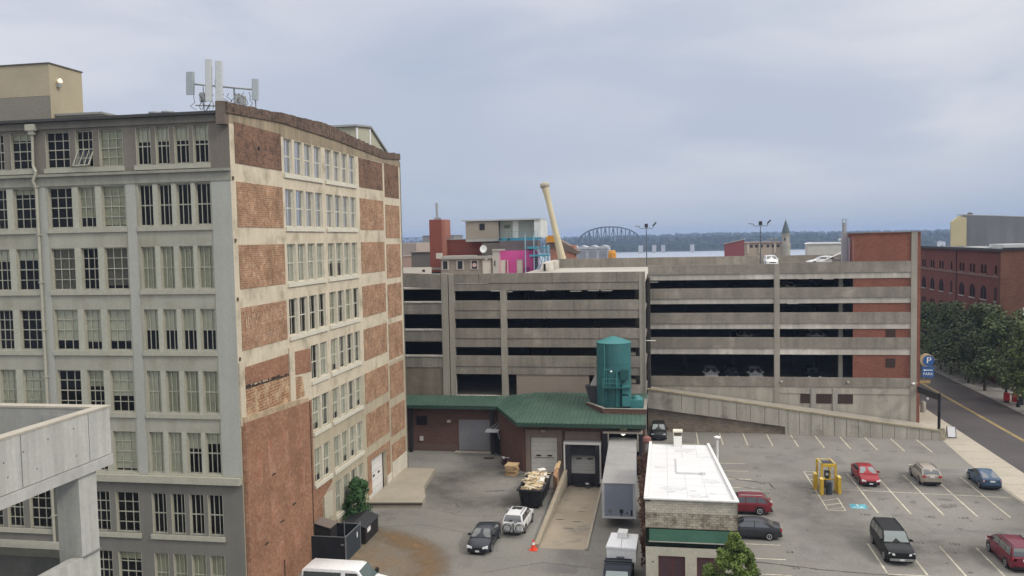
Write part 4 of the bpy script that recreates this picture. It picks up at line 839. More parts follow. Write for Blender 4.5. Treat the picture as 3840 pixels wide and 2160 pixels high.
# oil streaks on the ramp
g=MB(); random.seed(1)
for (x,y) in ((-7.2,75.6),(-7.3,74.3),(-7.4,71),(-7.9,69),(-8.9,71.5)):
    z=-1.2*(y-63.4)/21.05; n0=len(g.v); blob(g,x,y,.42,.10,0,jit=.3); g.v[n0:]=[(a,b,-1.2*(b-63.4)/21.05+.012) for a,b,c in g.v[n0:]]
struct(g,'ramp_grease',mat('grease',(.10,.085,.07)))
# tan slab beside the brick building
sl=Thing('loading_slab',(-24,72,0),'raised tan concrete slab at the foot of the brick wall door','slab')
g=MB(); g.prism([(-26.35,71.3),(-21.4,71.9),(-21.55,73.6),(-22.6,76.8),(-23.2,82.9),(-26.35,82.9)],-.02,.5); sl.part(g,'slab',conc_slab)
g=MB(); g.prism([(-26.3,71.2),(-21.35,71.8),(-21.35,71.9),(-26.3,71.3)],.30,.42); sl.part(g,'edge_angle',mat('rust_black',(.05,.04,.032)))
# ================================================================== WHITE ROOFED BUILDING
wb=Thing('white_roof_building',(1.5,60,0),'small cream brick building with bright white flat roof and green sign band','building')
FP=[(-1.27,55.75),(4.68,55.65),(3.62,71.25),(-1.12,71.25)]
cb_=brick('cream_painted_brick',(.45,.42,.345),(.38,.355,.29),(.30,.275,.22),bh=.16,bw=.36,var=.12,vs=.9,patch=(.20,.17,.135),ps=1.5,plo=.60,phi=.72)
cb2=brick('worn_cream_brick',(.40,.365,.29),(.30,.27,.21),(.19,.165,.13),bh=.16,bw=.36,var=.2,vs=1.2,patch=(.15,.12,.095),ps=1.8,plo=.46,phi=.6)
g=MB(); g.quad((4.68,55.65,-.1),(3.62,71.25,-.1),(3.62,71.25,6.5),(4.68,55.65,6.5)); g.quad((3.62,71.25,-.1),(-1.12,71.25,-.1),(-1.12,71.25,6.5),(3.62,71.25,6.5)); g.quad((-1.12,71.25,-.1),(-1.27,55.75,-.1),(-1.27,55.75,6.5),(-1.12,71.25,6.5)); wb.part(g,'wall',cb_)
g=MB().facade('y',55.75,-1.27,4.66,-.1,3.32,[(-.45,1.3,.8,2.72),(2.05,3.8,.8,2.72)],.2); wb.part(g,'wall',mat('cream_render',(.44,.42,.34),var=.08,vs=.8,streak=.08))
g=MB().facade('y',55.75,-1.27,4.66,5.62,6.5,[],0); wb.part(g,'wall',cb_)
g=MB().facade('y',55.75,-1.27,4.66,4.6,5.62,[],0); wb.part(g,'wall',cb2)
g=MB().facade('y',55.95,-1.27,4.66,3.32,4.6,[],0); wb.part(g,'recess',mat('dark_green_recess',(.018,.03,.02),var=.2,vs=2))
g=MB(); g.box(-1.02,4.2,55.7,55.9,3.72,4.5); wb.part(g,'sign_band',mat('green_sign_board',(.06,.145,.10),var=.1,vs=.8)); g=MB(); g.box(-1.06,4.24,55.66,55.74,3.66,3.72); wb.part(g,'sign_trim',mat('grey_trim',(.35,.34,.3)))
wr=mat('white_roof_membrane',(.64,.64,.635),rough=.6,var=.025,vs=.5,fine=.01,c2=(.57,.58,.59),c2s=.7,c2lo=.62,c2hi=.75)
g=MB(); g.prism([(-1.2,55.9),(4.55,55.8),(3.55,71.2),(-1.08,71.2)],6.3,6.42); rf=wb.part(g,'roof',wr)
g=MB(); g.prism([(-1.36,55.66),(4.76,55.56),(4.72,55.85),(-1.34,55.95)],6.51,6.60); g.prism([(4.76,55.86),(3.70,71.3),(3.50,71.3),(4.52,55.86)],6.42,6.58); g.prism([(-1.36,55.96),(-1.12,55.96),(-1.0,71.3),(-1.22,71.3)],6.42,6.62); wb.part(g,'roof_edge',mat('white_edge',(.66,.66,.64),var=.04),rf)
g=MB(); g.box(.9,2.7,62.3,66.5,6.43,6.56); g.box(2.66,2.95,62.2,62.5,6.43,6.62); wb.part(g,'roof_hatch',wr,rf)
g=MB()
for k in range(8): y=57.6+1.75*k; g.quad((-1.0,y,6.424),(4.3-.068*(y-56),y,6.424),(4.3-.068*(y-56),y+.05,6.424),(-1.0,y+.05,6.424))
for k in range(3): g.quad((.2+1.3*k,56,6.426),(.24+1.3*k,56,6.426),(.24+1.15*k,71,6.426),(.2+1.15*k,71,6.426))
wb.part(g,'membrane_seam',mat('membrane_seam',(.50,.51,.52)),rf)
random.seed(12)
for (x,y,r) in ((.6,58.6,.9),(3.2,60.5,.7),(1.6,69.2,.9),(-.3,64,.5),(3.1,67.3,.5),(2.2,57.0,.6)): g=MB(); blob(g,x,y,r,r*.6,6.428,jit=.35); wb.part(g,'ponding_stain',mat('ponding_stain',(.55,.56,.56),var=.1,vs=2,fine=.1),rf)
g=MB()
for (x,y) in ((.2,57.8),(1.7,58.1),(3.0,57.6)): g.box(x,x+.45,y,y+.18,6.43,6.47)
wb.part(g,'roof_patch',mat('pale_patch',(.66,.68,.70)),rf)
g=MB(); g.box(.80,1.45,70.5,71.2,6.42,7.3); ch=wb.part(g,'chimney',mat('white_chimney',(.80,.79,.74),var=.05)); g=MB(); g.box(.83,1.42,70.53,71.17,7.3,7.62); wb.part(g,'chimney_throat',mat('sooty_throat',(.12,.10,.07)),ch); g=MB(); g.box(.74,1.52,70.4,71.3,7.62,7.72); wb.part(g,'chimney_cap',mat('chimney_cap',(.62,.58,.48)),ch)
g=MB(); g.box(-1.3,-.9,55.68,55.74,6.4,6.5); wb.part(g,'scupper',steel_dark)
for x0 in (-.45,2.05):
    g=MB(); g.box(x0,x0+1.75,55.85,55.9,.8,2.72); wn=wb.part(g,'window',mat('maroon_shutter',(.13,.045,.045),var=.1)); g=MB()
    g.box(x0+.84,x0+.91,55.82,55.85,.8,2.72)
    for e in (0,.91): g.box(x0+.08+e,x0+.78+e,55.84,55.848,.95,2.6)
    wb.part(g,'pane',mat('dusky_pane',(.07,.04,.045),rough=.3),wn)
g=MB(); g.lathe((-.8,55.75,2.3),[(.05,0),(.05,.03)],8,(0,-1,0)); wb.part(g,'wall_bolt',steel_dark)
# vines on the left flank and white pole behind
vp_=Thing('white_vent_pole',(5.3,90,0),'white capped pole standing behind the white roof','pole')
g=MB(); g.tube((5.0,82,0),(5.0,82,4.4),.12,.12,10); vp_.part(g,'pole',white_paint,smooth=40); g=MB(); g.lathe((5.0,82,4.4),[(.16,0),(.32,.1),(.32,.22),(.05,.32)],12); vp_.part(g,'cap',white_paint)
# ================================================================== SILO
si=Thing('dust_silo',(-5.15,89.2,6.1),'tall teal painted steel silo with shallow cone top standing on the green roof','silo')
teal=mat('teal_paint',(.035,.135,.140),rough=.5,var=.14,vs=.5,fine=.05,spec=.35,streak=.22,c2=(.07,.15,.13),c2s=1.1,c2lo=.56,c2hi=.78)
teal_l=mat('teal_paint_trim',(.055,.20,.20),rough=.45,var=.05)
teal_d=mat('deep_teal',(.02,.085,.082),rough=.5,var=.1)
C0=(-5.15,89.2)
g=MB(); g.lathe((*C0,6.05),[(1.8,0),(1.8,6.75)],48); si.part(g,'tank_shell',teal,smooth=40)
g=MB(); g.lathe((*C0,12.8),[(1.86,0),(1.84,.06),(.9,.42),(.12,.66),(.02,.7)],48); si.part(g,'cone_roof',teal_l,smooth=40)
for z in (8.3,10.6): g=MB(); g.lathe((*C0,z),[(1.815,0),(1.815,.05)],48); si.part(g,'hoop',teal_d)
g=MB(); g.tube((-6.0,87.5,9.0),(-6.0,87.5,12.7),.06); g.tube((-5.85,87.45,10.1),(-5.85,87.45,7),.05); g.path([(-6.05,87.2,8.4),(-6.05,87.2,10.2),(-5.5,87.2,10.2)],.05); g.path([(-4.75,87.25,6.3),(-4.75,87.25,9.9),(-4.5,87.2,10.1),(-4.0,87.3,10.1)],.09); g.tube((-4.55,87.25,6.3),(-4.55,87.25,9.6),.06); si.part(g,'pipe',teal_l,smooth=40)
g=MB(); g.box(-4.4,-3.55,87.1,87.9,9.1,10.2); si.part(g,'filter_box',teal_d); g=MB(); g.box(-4.2,-3.4,87.0,87.9,7.7,8.5); g.box(-4.2,-3.4,87.0,87.9,6.4,7.5); si.part(g,'cabinet',teal_l)
g=MB(); g.box(-6.2,-3.4,86.7,87.6,8.3,8.38); si.part(g,'walkway',teal_d)
g=MB()
for x in (-6.15,-5.5,-4.8): g.tube((x,86.75,8.38),(x,86.75,9.3),.03)
g.tube((-6.15,86.75,9.3),(-4.5,86.75,9.3),.03); g.tube((-6.15,86.75,8.85),(-4.5,86.75,8.85),.03); si.part(g,'guard_rail',teal_l)
g=MB(); g.lathe((-5.3,86.9,10.05),[(.05,-.1),(.14,0),(.05,.1)],10); si.part(g,'gauge',white_paint)
g=MB(); g.box(-3.4,-2.1,87.4,89.2,6.1,7.0); g.lathe((-2.75,88.2,7.0),[(.55,0),(.4,.3),(.1,.4)],14); si.part(g,'blower_housing',teal_l)
g=MB(); g.lathe((*C0,6.0),[(1.95,0),(1.95,.35)],40); si.part(g,'base_ring',teal_d,smooth=40)
hp=Thing('dark_hopper',(-7.5,89.5,6.1),'dark hopper with pale inner lining beside the left foot of the teal silo','hopper')
g=MB(); i=len(g.v); g.v=[(-8.2,89.0,8.1),(-6.6,89.0,8.1),(-6.6,90.2,8.1),(-8.2,90.2,8.1),(-7.6,89.2,6.2),(-6.8,89.2,6.2),(-6.8,90.0,6.2),(-7.6,90.0,6.2)]; g.f=[(4,7,6,5),(0,1,5,4),(1,2,6,5),(2,3,7,6),(3,0,4,7),(0,3,2,1)]; hp.part(g,'bin',mat('hopper_dark',(.05,.05,.055),rough=.6)); g=MB(); g.prism([(-7.7,89.5),(-7.0,89.4),(-6.9,90.1),(-7.5,90.1)],8.11,[8.2,9.6,9.5,8.3]); hp.part(g,'lining',mat('pale_lining',(.42,.40,.37)))

# ================================================================== VEHICLES
def car(label,cat,name,loc,rz,P,paintm,group=None,gl=carglass,rails=False,sunroof=False,group_=None,rear_lit=True,low=None,parts=True):
    t=Thing(name,loc,label,cat,group,rz=rz,local=True)
    Lh,W=P['L']/2,P['W']/2; st=P['st']; gh=P['gh']; zb=P['belt']; zr=P['roof']; wb_=W*P.get('wbelt',.93); wt=W*P.get('wtop',.74)
    b=MB(); n=None
    for (x,wf,z0,zs,zt) in st:
        w_=W*wf; ring=[(0,z0),(w_*.80,z0),(w_*.95,z0+.05),(w_,z0+(zs-z0)*.35),(w_,z0+(zs-z0)*.75),(w_*.985,zs),(w_*.93,zt-.03),(w_*.84,zt),(w_*.4,zt+.02),(0,zt+.03)]
        full=[(x,y,z) for y,z in ring]+[(x,-y,z) for y,z in ring[-2:0:-1]]; n=len(full); b.v+=full
    for j in range(len(st)-1):
        for k in range(n): b.f.append((j*n+k,(j+1)*n+k,(j+1)*n+(k+1)%n,j*n+(k+1)%n))
    b.f.append(tuple(range(n))); b.f.append(tuple(range(len(st)*n-1,(len(st)-1)*n-1,-1)))
    body=t.part(b,'body',paintm,smooth=38)
    # cabin
    def hw(z): return wb_+(wt-wb_)*max(0,min(1,(z-zb)/(zr-zb)))
    xr0,xr1,xf1,xf0=gh; c=MB(); stn=[(xr0,zb+.01),(xr0+(xr1-xr0)*.55,zb+(zr-zb)*.62),(xr1,zr-.03),(xr1+(xf1-xr1)*.5,zr+.02),(xf1,zr-.03),(xf1+(xf0-xf1)*.5,zb+(zr-zb)*.56),(xf0,zb+.01)]
    if P.get('boxy'): stn[1]=(xr0+(xr1-xr0)*.45,zb+(zr-zb)*.55)
    for (x,zt) in stn:
        h=zt-zb; zz=[zb-.06,zb+h*.5,zb+h*.86,zt]; ring=[(0,zb-.08),(hw(zz[0]),zz[0]),(hw(zz[1]),zz[1]),(hw(zz[2]),zz[2]),(max(.1,hw(zt)-.09),zt),(0,zt+.025)]
        full=[(x,y,z) for y,z in ring]+[(x,-y,z) for y,z in ring[-2:0:-1]]; m=len(full); c.v+=full
    for j in range(len(stn)-1):
        for k in range(m): c.f.append((j*m+k,(j+1)*m+k,(j+1)*m+(k+1)%m,j*m+(k+1)%m))
    c.f.append(tuple(range(m))); c.f.append(tuple(range(len(stn)*m-1,(len(stn)-1)*m-1,-1)))
    t.part(c,'cabin',P.get('cabinm',paintm),smooth=30)
    # glazing: thin shells standing 12 mm proud of the cabin
    def sl(xa,za,xb,zb_,q0,q1,nm,dx,dz):
        m_=MB(); p=[]
        for q in (q0,q1):
            x=xa+(xb-xa)*q; z=za+(zb_-za)*q; h=hw(z)-.085; p.append((x,z,h))
        (x0,z0,h0),(x1,z1,h1)=p; o=(dx*.02,0,dz*.02)
        m_.quad((x0+o[0],-h0,z0+o[2]),(x0+o[0],h0,z0+o[2]),(x1+o[0],h1,z1+o[2]),(x1+o[0],-h1,z1+o[2])); xm,zm=(x0+x1)/2,(z0+z1)/2
        return t.part(m_,nm,gl if nm=='windshield' else carglass)
    xm=(xf1+xf0)/2; zm=zb+(zr-zb)*.56
    ws=MB()
    def addq(ws,xa,za,xb,zb_,ox):
        ha,hb=hw(za)-.07,hw(zb_)-.10; ws.quad((xa+ox,-ha,za+.012),(xa+ox,ha,za+.012),(xb+ox,hb,zb_+.012),(xb+ox,-hb,zb_+.012))
    e=.06
    addq(ws,xf0-e*(xf0-xf1),zb+e*(zr-zb),xm,zm,.018); addq(ws,xm,zm,xf1+.06*(xf0-xf1),zr-.05,.018); t.part(ws,'windshield',gl)
    ws=MB(); xq,zq=stn[1]; xa=xr0+(xq-xr0)*.15; za=zb+.01+(zq-zb)*.15
    addq(ws,xa,za,xq,zq,-.018); addq(ws,xq,zq,xr1-.08*(xr1-xr0),zr-.07,-.018); t.part(ws,'rear_window',carglass)
    z0w=zb+.04; z1w=zb+(zr-zb)*.84
    def xb_at(z,front): # cabin limit along x at height z
        f=(z-zb)/(zr-zb)
        if front: return xf0+(xm-xf0)*min(1,f/.56)+((xf1-xm)*max(0,(f-.56)/.44))
        xq,zq=stn[1]; fq=(zq-zb)/(zr-zb); return xr0+(xq-xr0)*min(1,f/fq)+(xr1-xq)*max(0,(f-fq)/(1-fq))
    fa,fb=xb_at(z0w,1)-.10,xb_at(z1w,1)-.07; ra,rb=xb_at(z0w,0)+P.get('cp',.22),xb_at(z1w,0)+P.get('cp',.22)*.7
    cuts=P['pill']
    for s_ in (1,-1):
        edges=[(ra,rb)]+[(p,p) for p in cuts]+[(fa,fb)]
        for (a0,a1),(b0,b1) in zip(edges,edges[1:]):
            m_=MB(); g0=.035; q=[(a0+g0,z0w),(b0-g0,z0w),(b1-g0,z1w),(a1+g0,z1w)]
            m_.quad(*[(x,s_*(hw(z)+.012),z) for x,z in q]); t.part(m_,'side_window',carglass)
        m_=MB(); mx=xb_at(zb+.1,1)-.25; m_.prism([(mx-.08,s_*(wb_+.02)),(mx+.08,s_*(wb_+.02)),(mx+.1,s_*(wb_+.24)),(mx-.05,s_*(wb_+.22))],zb+.02,zb+.17); t.part(m_,'wing_mirror',P.get('mirm',paintm))
    if parts:
        for s_ in (1,-1):
            sm=MB(); zlo,zhi=.34,zb-.14
            for x in [cuts[-1]+.02,xf0-.42]+([xr1-.02] if len(cuts)<2 else [cuts[0]+.02]): sm.box(x-.012,x+.012,min(s_*(W-.005),s_*(W+.004)),max(s_*(W-.005),s_*(W+.004)),zlo,zhi)
            sm.box(P['wx'][0]+.45,P['wx'][-1]-.45,min(s_*(W-.01),s_*(W+.008)),max(s_*(W-.01),s_*(W+.008)),.27,.33)
            t.part(sm,'door_gaps',black_trim)
            for x in (cuts[-1]+.16,xr1+.25): hd=MB(); hd.box(x,x+.17,min(s_*(W-.02),s_*(W+.022)),max(s_*(W-.02),s_*(W+.022)),zb-.24,zb-.205); t.part(hd,'door_handle',P.get('mirm',paintm))
    R_=P.get('wr',.33)
    for wx in P['wx']:
        for s_ in (1,-1):
            y=s_*(W-.10); m_=MB(); m_.lathe((wx,y-s_*.11,R_),[(R_*.8,0),(R_,.03*1),(R_,.19),(R_*.86,.225)] ,22,(0,s_,0)); wh=t.part(m_,'tyre',rubber,smooth=40)
            m_=MB(); m_.lathe((wx,y-s_*.11,R_),[(R_*.66,.22),(R_*.62,.235),(R_*.2,.215),(R_*.1,.24)],14,(0,s_,0)); t.part(m_,'rim',rimm,wh)
            m_=MB(); m_.lathe((wx,y-s_*.14,R_+.02),[(R_+.065,0),(R_+.065,.155+.10),(R_+.05,.257)],22,(0,s_,0)); m_.v=[(x,yy,max(z,R_*.75)) for x,yy,z in m_.v]; t.part(m_,'wheel_arch',black_trim,smooth=40)
    zl=P['zl']; zrr=P['zrl']; lw=P.get('lw',.36)
    for s_ in (1,-1):
        m_=MB(); m_.ext([(s_*(W*.88),zl-.07),(s_*(W*.88-lw),zl-.09),(s_*(W*.88-lw*.9),zl+.05),(s_*(W*.88),zl+.11)],'x',Lh-.20,Lh-.02+P.get('lx',.05)); m_.v=[(x-.10*(abs(y)/W)**4 if x>Lh-.1 else x,y,z) for x,y,z in m_.v]; t.part(m_,'headlight',lampglass)
        m_=MB(); m_.box(-Lh+.0-P.get('rx',0),-Lh+.16,min(s_*W*.90,s_*W*.62),max(s_*W*.90,s_*W*.62),zrr-.09,zrr+.10); t.part(m_,'tail_lamp',P.get('tail',redlamp))
    m_=MB(); m_.box(Lh-.06,Lh+.012,-W*.5,W*.5,zl-.16,zl-.02); t.part(m_,'grille',black_trim)
    m_=MB(); m_.box(Lh-.1,Lh+.03,-W*.82,W*.82,P.get('zbf',.26),P.get('zbf',.26)+.17); t.part(m_,'front_bumper',P.get('bump',black_trim))
    m_=MB(); m_.box(-Lh-.03,-Lh+.12,-W*.84,W*.84,.30,.46); t.part(m_,'rear_bumper',P.get('bump',black_trim))
    m_=MB(); m_.box(Lh+.03,Lh+.045,-.16,.16,P.get('zbf',.26)+.02,P.get('zbf',.26)+.15); m_.box(-Lh-.045,-Lh-.03,-.16,.16,.5,.64) if P.get('lowplate') else None; t.part(m_,'number_plate',platem)
    m_=MB(); m_.box(-Lh-.02-P.get('rx',0),-Lh+.05,-.2,.2,zrr-.1,zrr+.05); t.part(m_,'rear_plate',platem)
    if rails:
        for s_ in (1,-1): m_=MB(); m_.tube((xr1+.1,s_*(wt-.09),zr+.05),(xf1-.1,s_*(wt-.09),zr+.05),.025); t.part(m_,'roof_rail',P.get('railm',black_trim))
    if sunroof: m_=MB(); m_.quad((xf1-.95,-.42,zr+.036),(xf1-.18,-.42,zr+.02),(xf1-.18,.42,zr+.02),(xf1-.95,.42,zr+.036)); t.part(m_,'sunroof',carglass)
    return t
def sedan(**k):
    P=dict(L=4.85,W=1.83,belt=.98,roof=1.46,st=[(-2.42,.78,.34,.66,.86),(-2.34,.9,.24,.80,1.0),(-2.0,.97,.20,.86,1.05),(-1.3,1,.18,.88,1.04),(0,1,.18,.87,1.0),(1.0,1,.18,.84,.99),(1.7,.99,.2,.76,.88),(2.2,.93,.2,.66,.76),(2.38,.84,.24,.56,.66),(2.43,.74,.3,.5,.56)],gh=(-1.95,-1.05,.35,1.25),pill=[-.35],wx=(-1.45,1.45),zl=.62,zrl=.82,cp=.34,wtop=.70); P.update(k); return P
def suv(**k):
    P=dict(L=4.6,W=1.84,belt=1.08,roof=1.66,st=[(-2.3,.86,.36,.82,1.02),(-2.22,.94,.26,.92,1.10),(-1.7,.99,.22,.95,1.12),(0,1,.22,.95,1.10),(1.0,1,.22,.92,1.08),(1.75,.98,.22,.86,1.0),(2.15,.92,.25,.76,.88),(2.3,.8,.3,.6,.7)],gh=(-2.2,-1.85,.25,1.15),pill=[-1.15,-.2],wx=(-1.35,1.35),zl=.76,zrl=.95,cp=.22,wtop=.76,wr=.36,boxy=1); P.update(k); return P
red=paint('metallic_red',(.27,.014,.02)); maroon=paint('maroon',(.17,.018,.026)); maroon2=paint('deep_red',(.145,.014,.026)); blue=paint('slate_blue',(.042,.08,.14)); beige=paint('champagne',(.36,.32,.26)); blackp=mat('black_paint',(.008,.009,.009),rough=.4,var=0,fine=0,spec=.25,coat=.1); char=paint('charcoal',(.032,.033,.038)); navy=paint('dark_slate',(.022,.026,.034)); whitec=paint('car_white',(.70,.71,.71),metal=0)
car('red sedan parked facing the camera in the middle row of the lot','car','red_sedan',(19.05,84.95,0),R(-90),sedan(wtop=.68,zl=.6),red,gl=carglass_l)
car('champagne wagon with dark roof rails parked tail first between the red and blue cars','car','champagne_wagon',(24.6,85.65,0),R(90),suv(L=4.75,belt=1.0,roof=1.56,gh=(-2.28,-1.75,.3,1.2)),beige,rails=True)
car('slate blue hatchback with sloping tail parked nearest the sidewalk','car','blue_hatchback',(29.55,84.85,0),R(90),sedan(L=4.5,W=1.76,roof=1.47,st=[(-2.25,.8,.34,.7,.98),(-2.15,.93,.24,.88,1.08),(-1.7,.98,.2,.9,1.1),(0,1,.18,.88,1.02),(1.0,.99,.18,.84,.98),(1.6,.97,.2,.76,.86),(2.1,.88,.22,.64,.72),(2.25,.74,.3,.5,.56)],gh=(-2.15,-.55,.15,1.35),pill=[-.35],cp=.5,zrl=.88,tail=mat('clear_tail',(.45,.3,.32),rough=.3,var=0)),blue)
car('big black sport utility vehicle with chrome bumper parked facing the camera','car','black_large_suv',(16.62,65.65,0),R(-90),suv(L=5.5,W=2.0,belt=1.22,roof=1.9,st=[(-2.75,.88,.45,1.0,1.2),(-2.68,.96,.38,1.08,1.24),(-2.0,1,.34,1.1,1.26),(0,1,.32,1.1,1.24),(1.1,1,.32,1.06,1.22),(2.2,.98,.34,1.0,1.14),(2.62,.95,.36,.94,1.06),(2.75,.88,.42,.8,.95)],gh=(-2.66,-2.4,.55,1.3),pill=[-1.5,-.4],wx=(-1.75,1.75),wr=.40,zl=.88,lw=.42,zbf=.40,bump=mat('chrome_grey',(.33,.33,.33),rough=.3,metal=.6,var=0),wtop=.80),blackp,gl=carglass_l,rails=True)
car('deep red minivan cut by the right edge of the picture','van','red_minivan',(24.6,65.1,0),R(90),suv(L=5.0,W=1.95,belt=1.1,roof=1.74,st=[(-2.5,.86,.36,.9,1.05),(-2.42,.95,.26,.98,1.12),(-1.8,1,.22,1.0,1.13),(0,1,.22,.98,1.11),(1.2,1,.22,.92,1.05),(1.9,.97,.22,.8,.92),(2.35,.9,.24,.66,.76),(2.5,.76,.3,.54,.6)],gh=(-2.42,-2.1,.5,1.85),pill=[-1.2,-.1],wx=(-1.5,1.6)),maroon2,rails=True)
car('maroon wagon with silver roof rails parked beside the white roofed building','car','maroon_wagon',(6.6,74.0,0),R(180),suv(L=4.8,belt=1.02,roof=1.6,gh=(-2.3,-1.7,.3,1.2),railm=mat('rail_silver',(.5,.5,.5),metal=.7,rough=.3,var=0)),maroon,rails=True)
car('charcoal sedan parked nose in beside the white roofed building, nearer than the maroon wagon','car','charcoal_sedan',(6.55,67.95,0),R(180),sedan(),char)
car('dark sedan standing in the yard facing the camera with bright headlamps','car','dark_yard_sedan',(-13.95,63.65,0),R(-90-1),sedan(lw=.42),navy)
car('black car parked against the brown block wall behind the white chimney','car','black_wall_car',(-.62,101.2,0),R(-90),suv(L=4.5,roof=1.6),paint('soft_black',(.022,.022,.024)),gl=carglass_l)
wt_=car('small white sport utility vehicle with bicycles racked on its tailgate','car','white_suv',(-11.95,67.95,0),R(90-3),suv(L=4.45,W=1.8),whitec,rails=True,sunroof=True)
# bicycles on the rack
def bicycle(lab,y,m,flip):
    t=Thing('bicycle',(-11.95+.05,y,.0),lab,'bicycle','bicycles on the tail rack of the white car')
    fr_=MB(); wx=.52*flip; z=.78
    for s_ in (1,-1):
        tb=MB(); n=20
        for k in range(n):
            a=2*math.pi*k/n; b=2*math.pi*(k+1)/n; cx=-11.92+s_*.52; tb.tube((cx+.33*math.cos(a),y,z+.33*math.sin(a)),(cx+.33*math.cos(b),y,z+.33*math.sin(b)),.028,n=5,caps=False)
        wh=t.part(tb,'wheel',rubber)
        sp_=MB()
        for k in range(8): a=math.pi*k/4; sp_.tube((cx,y,z),(cx+.31*math.cos(a),y,z+.31*math.sin(a)),.006,n=3)
        t.part(sp_,'spoke',rimm,wh)
    A=Vector((-11.92-wx,y,z)); B=Vector((-11.92+wx,y,z)); Cc=Vector((-11.92-.08*flip,y,z-.02)); S=Vector((-11.92-.2*flip,y,z+.5)); Hh=Vector((-11.92+.33*flip,y,z+.52))
    for a,b in ((A,Cc),(A,S),(Cc,S),(S,Hh),(Cc,Hh),(Hh,B)): fr_.tube(a,b,.022,n=6)
    t.part(fr_,'frame',m); q=MB(); q.box(S.x-.12,S.x+.12,y-.06,y+.06,S.z+.05,S.z+.1); t.part(q,'saddle',rubber); q=MB(); q.tube(Hh+Vector((0,-.28,.1)),Hh+Vector((0,.28,.1)),.016); q.tube(Hh,Hh+Vector((0,0,.1)),.016); t.part(q,'handlebar',steel_dark)
bicycle('inner bicycle on the tail rack, next to the white car body',65.45,mat('silver_frame',(.45,.46,.47),metal=.4,rough=.4),1)
bicycle('outer bicycle on the tail rack, hanging nearest the camera',65.15,mat('pale_frame',(.62,.62,.60),rough=.4),-1)
single(join(MB().bar((-11.9,65.9,.45),(-11.9,65.0,.45),.08,.08),MB().bar((-12.7,65.3,.42),(-11.1,65.3,.42),.06,.06),MB().bar((-11.9,65.1,.4),(-11.9,65.1,1.3),.06,.06)),'bicycle_rack',steel_dark,(-11.9,65.4,.4),'black steel bicycle rack behind the white car','rack')
# white passenger van, bottom left of the yard
vn=Thing('white_van',(-21.15,53.25,0),'white passenger van parked below the black bin enclosure','van',local=True)
g=MB(); prof=[(-2.75,.35),(2.55,.35),(2.85,.5),(2.88,.85),(2.7,1.02),(1.95,1.18),(1.25,2.02),(1.0,2.1),(-2.45,2.12),(-2.72,1.95),(-2.78,1.1)]
n=len(prof); secs=[(-1,.0),(-.985,.55),(-.9,1.0),(.9,1.0),(.985,.55),(1,.0)]
W=1.02
def vy(z,s_): return s_*(W-(max(0,z-1.1))*.13)
for s_ in (-1,-.88,.88,1):
    for (x,z) in prof:
        k=1 if abs(s_)==1 else 0; zz=z-.05 if (k and z>1.9) else z; g.v.append((x*(.99 if k else 1),(vy(z,1)*s_),zz))
for j in range(3):
    for k in range(n): g.f.append((j*n+k,j*n+(k+1)%n,(j+1)*n+(k+1)%n,(j+1)*n+k))
g.f.append(tuple(range(n-1,-1,-1))); g.f.append(tuple(range(3*n,4*n))); vn.part(g,'body',mat('van_white',(.76,.76,.75),rough=.3,var=.02,spec=.5),smooth=35)
g=MB(); g.quad((1.93,-.90,1.22),(1.93,.90,1.22),(1.28,.80,2.0),(1.28,-.80,2.0)); g.v=[(x+.02,y,z+.02) for x,y,z in g.v]; vn.part(g,'windshield',carglass_l)
for s_ in (1,-1):
    for x0,x1,x2 in ((-2.6,.05,.05),(.35,1.7,1.15)):
        g=MB(); g.quad(*[(x,vy(z,s_)+s_*.012,z) for x,z in ((x0,1.25),(x1,1.25),(x2,1.88),(x0+.02,1.88))]); vn.part(g,'side_window',carglass)
    g=MB(); g.box(1.75,1.95,min(s_*1.0,s_*1.28),max(s_*1.0,s_*1.28),1.2,1.5); vn.part(g,'wing_mirror',black_trim)
    for wx in (-1.75,1.85):
        g=MB(); g.lathe((wx,s_*.82,.36),[(.36,0),(.36,.2)],20,(0,s_,0)); wh=vn.part(g,'tyre',rubber,smooth=40); g=MB(); g.lathe((wx,s_*.82,.36),[(.2,.2),(.18,.215),(.05,.2)],12,(0,s_,0)); vn.part(g,'rim',rimm,wh)
    g=MB(); g.box(2.8,2.9,min(s_*.6,s_*.92),max(s_*.6,s_*.92),.72,.92); vn.part(g,'headlight',lampglass)
g=MB(); g.box(2.85,2.95,-.95,.95,.35,.55); vn.part(g,'front_bumper',black_trim); g=MB(); g.bar((2.3,.35,1.15),(2.05,-.3,1.24),.03,.02); vn.part(g,'wiper',black_trim); g=MB(); g.tube((1.95,.9,1.2),(1.75,.9,1.75),.015); vn.part(g,'aerial',black_trim)
vn.root.location=(-21.35,53.2,0)
# semi trailer
tr=Thing('semi_trailer',(-3.85,77,0),'long grey box semi trailer backed into the right hand dock','trailer',local=True,rz=R(1.2))
g=MB(); g.box(-1.32,1.32,-8.2,7.6,.95,3.72); tr.part(g,'side_shell',mat('trailer_grey',(.36,.375,.40),rough=.5,var=.06,vs=.5,metal=.1))
g=MB(); g.box(-1.35,1.35,-8.3,7.6,3.72,3.78); rf=tr.part(g,'roof',mat('trailer_roof',(.31,.305,.295),rough=.6,var=.05,vs=.4,c2=(.27,.266,.26),c2s=.5)); g=MB()
for k in range(9): g.box(-1.33,1.33,-6+k*1.55,-5.98+k*1.55,3.78,3.785)
tr.part(g,'roof_seam',mat('seam_grey',(.36,.36,.35)),rf)
g=MB(); g.box(-1.15,1.15,-8.26,-8.2,1.1,3.6); ns=tr.part(g,'nose_panel',mat('blue_grey_panel',(.21,.235,.29),rough=.4,var=.07,vs=.6,fine=.05,spec=.5))
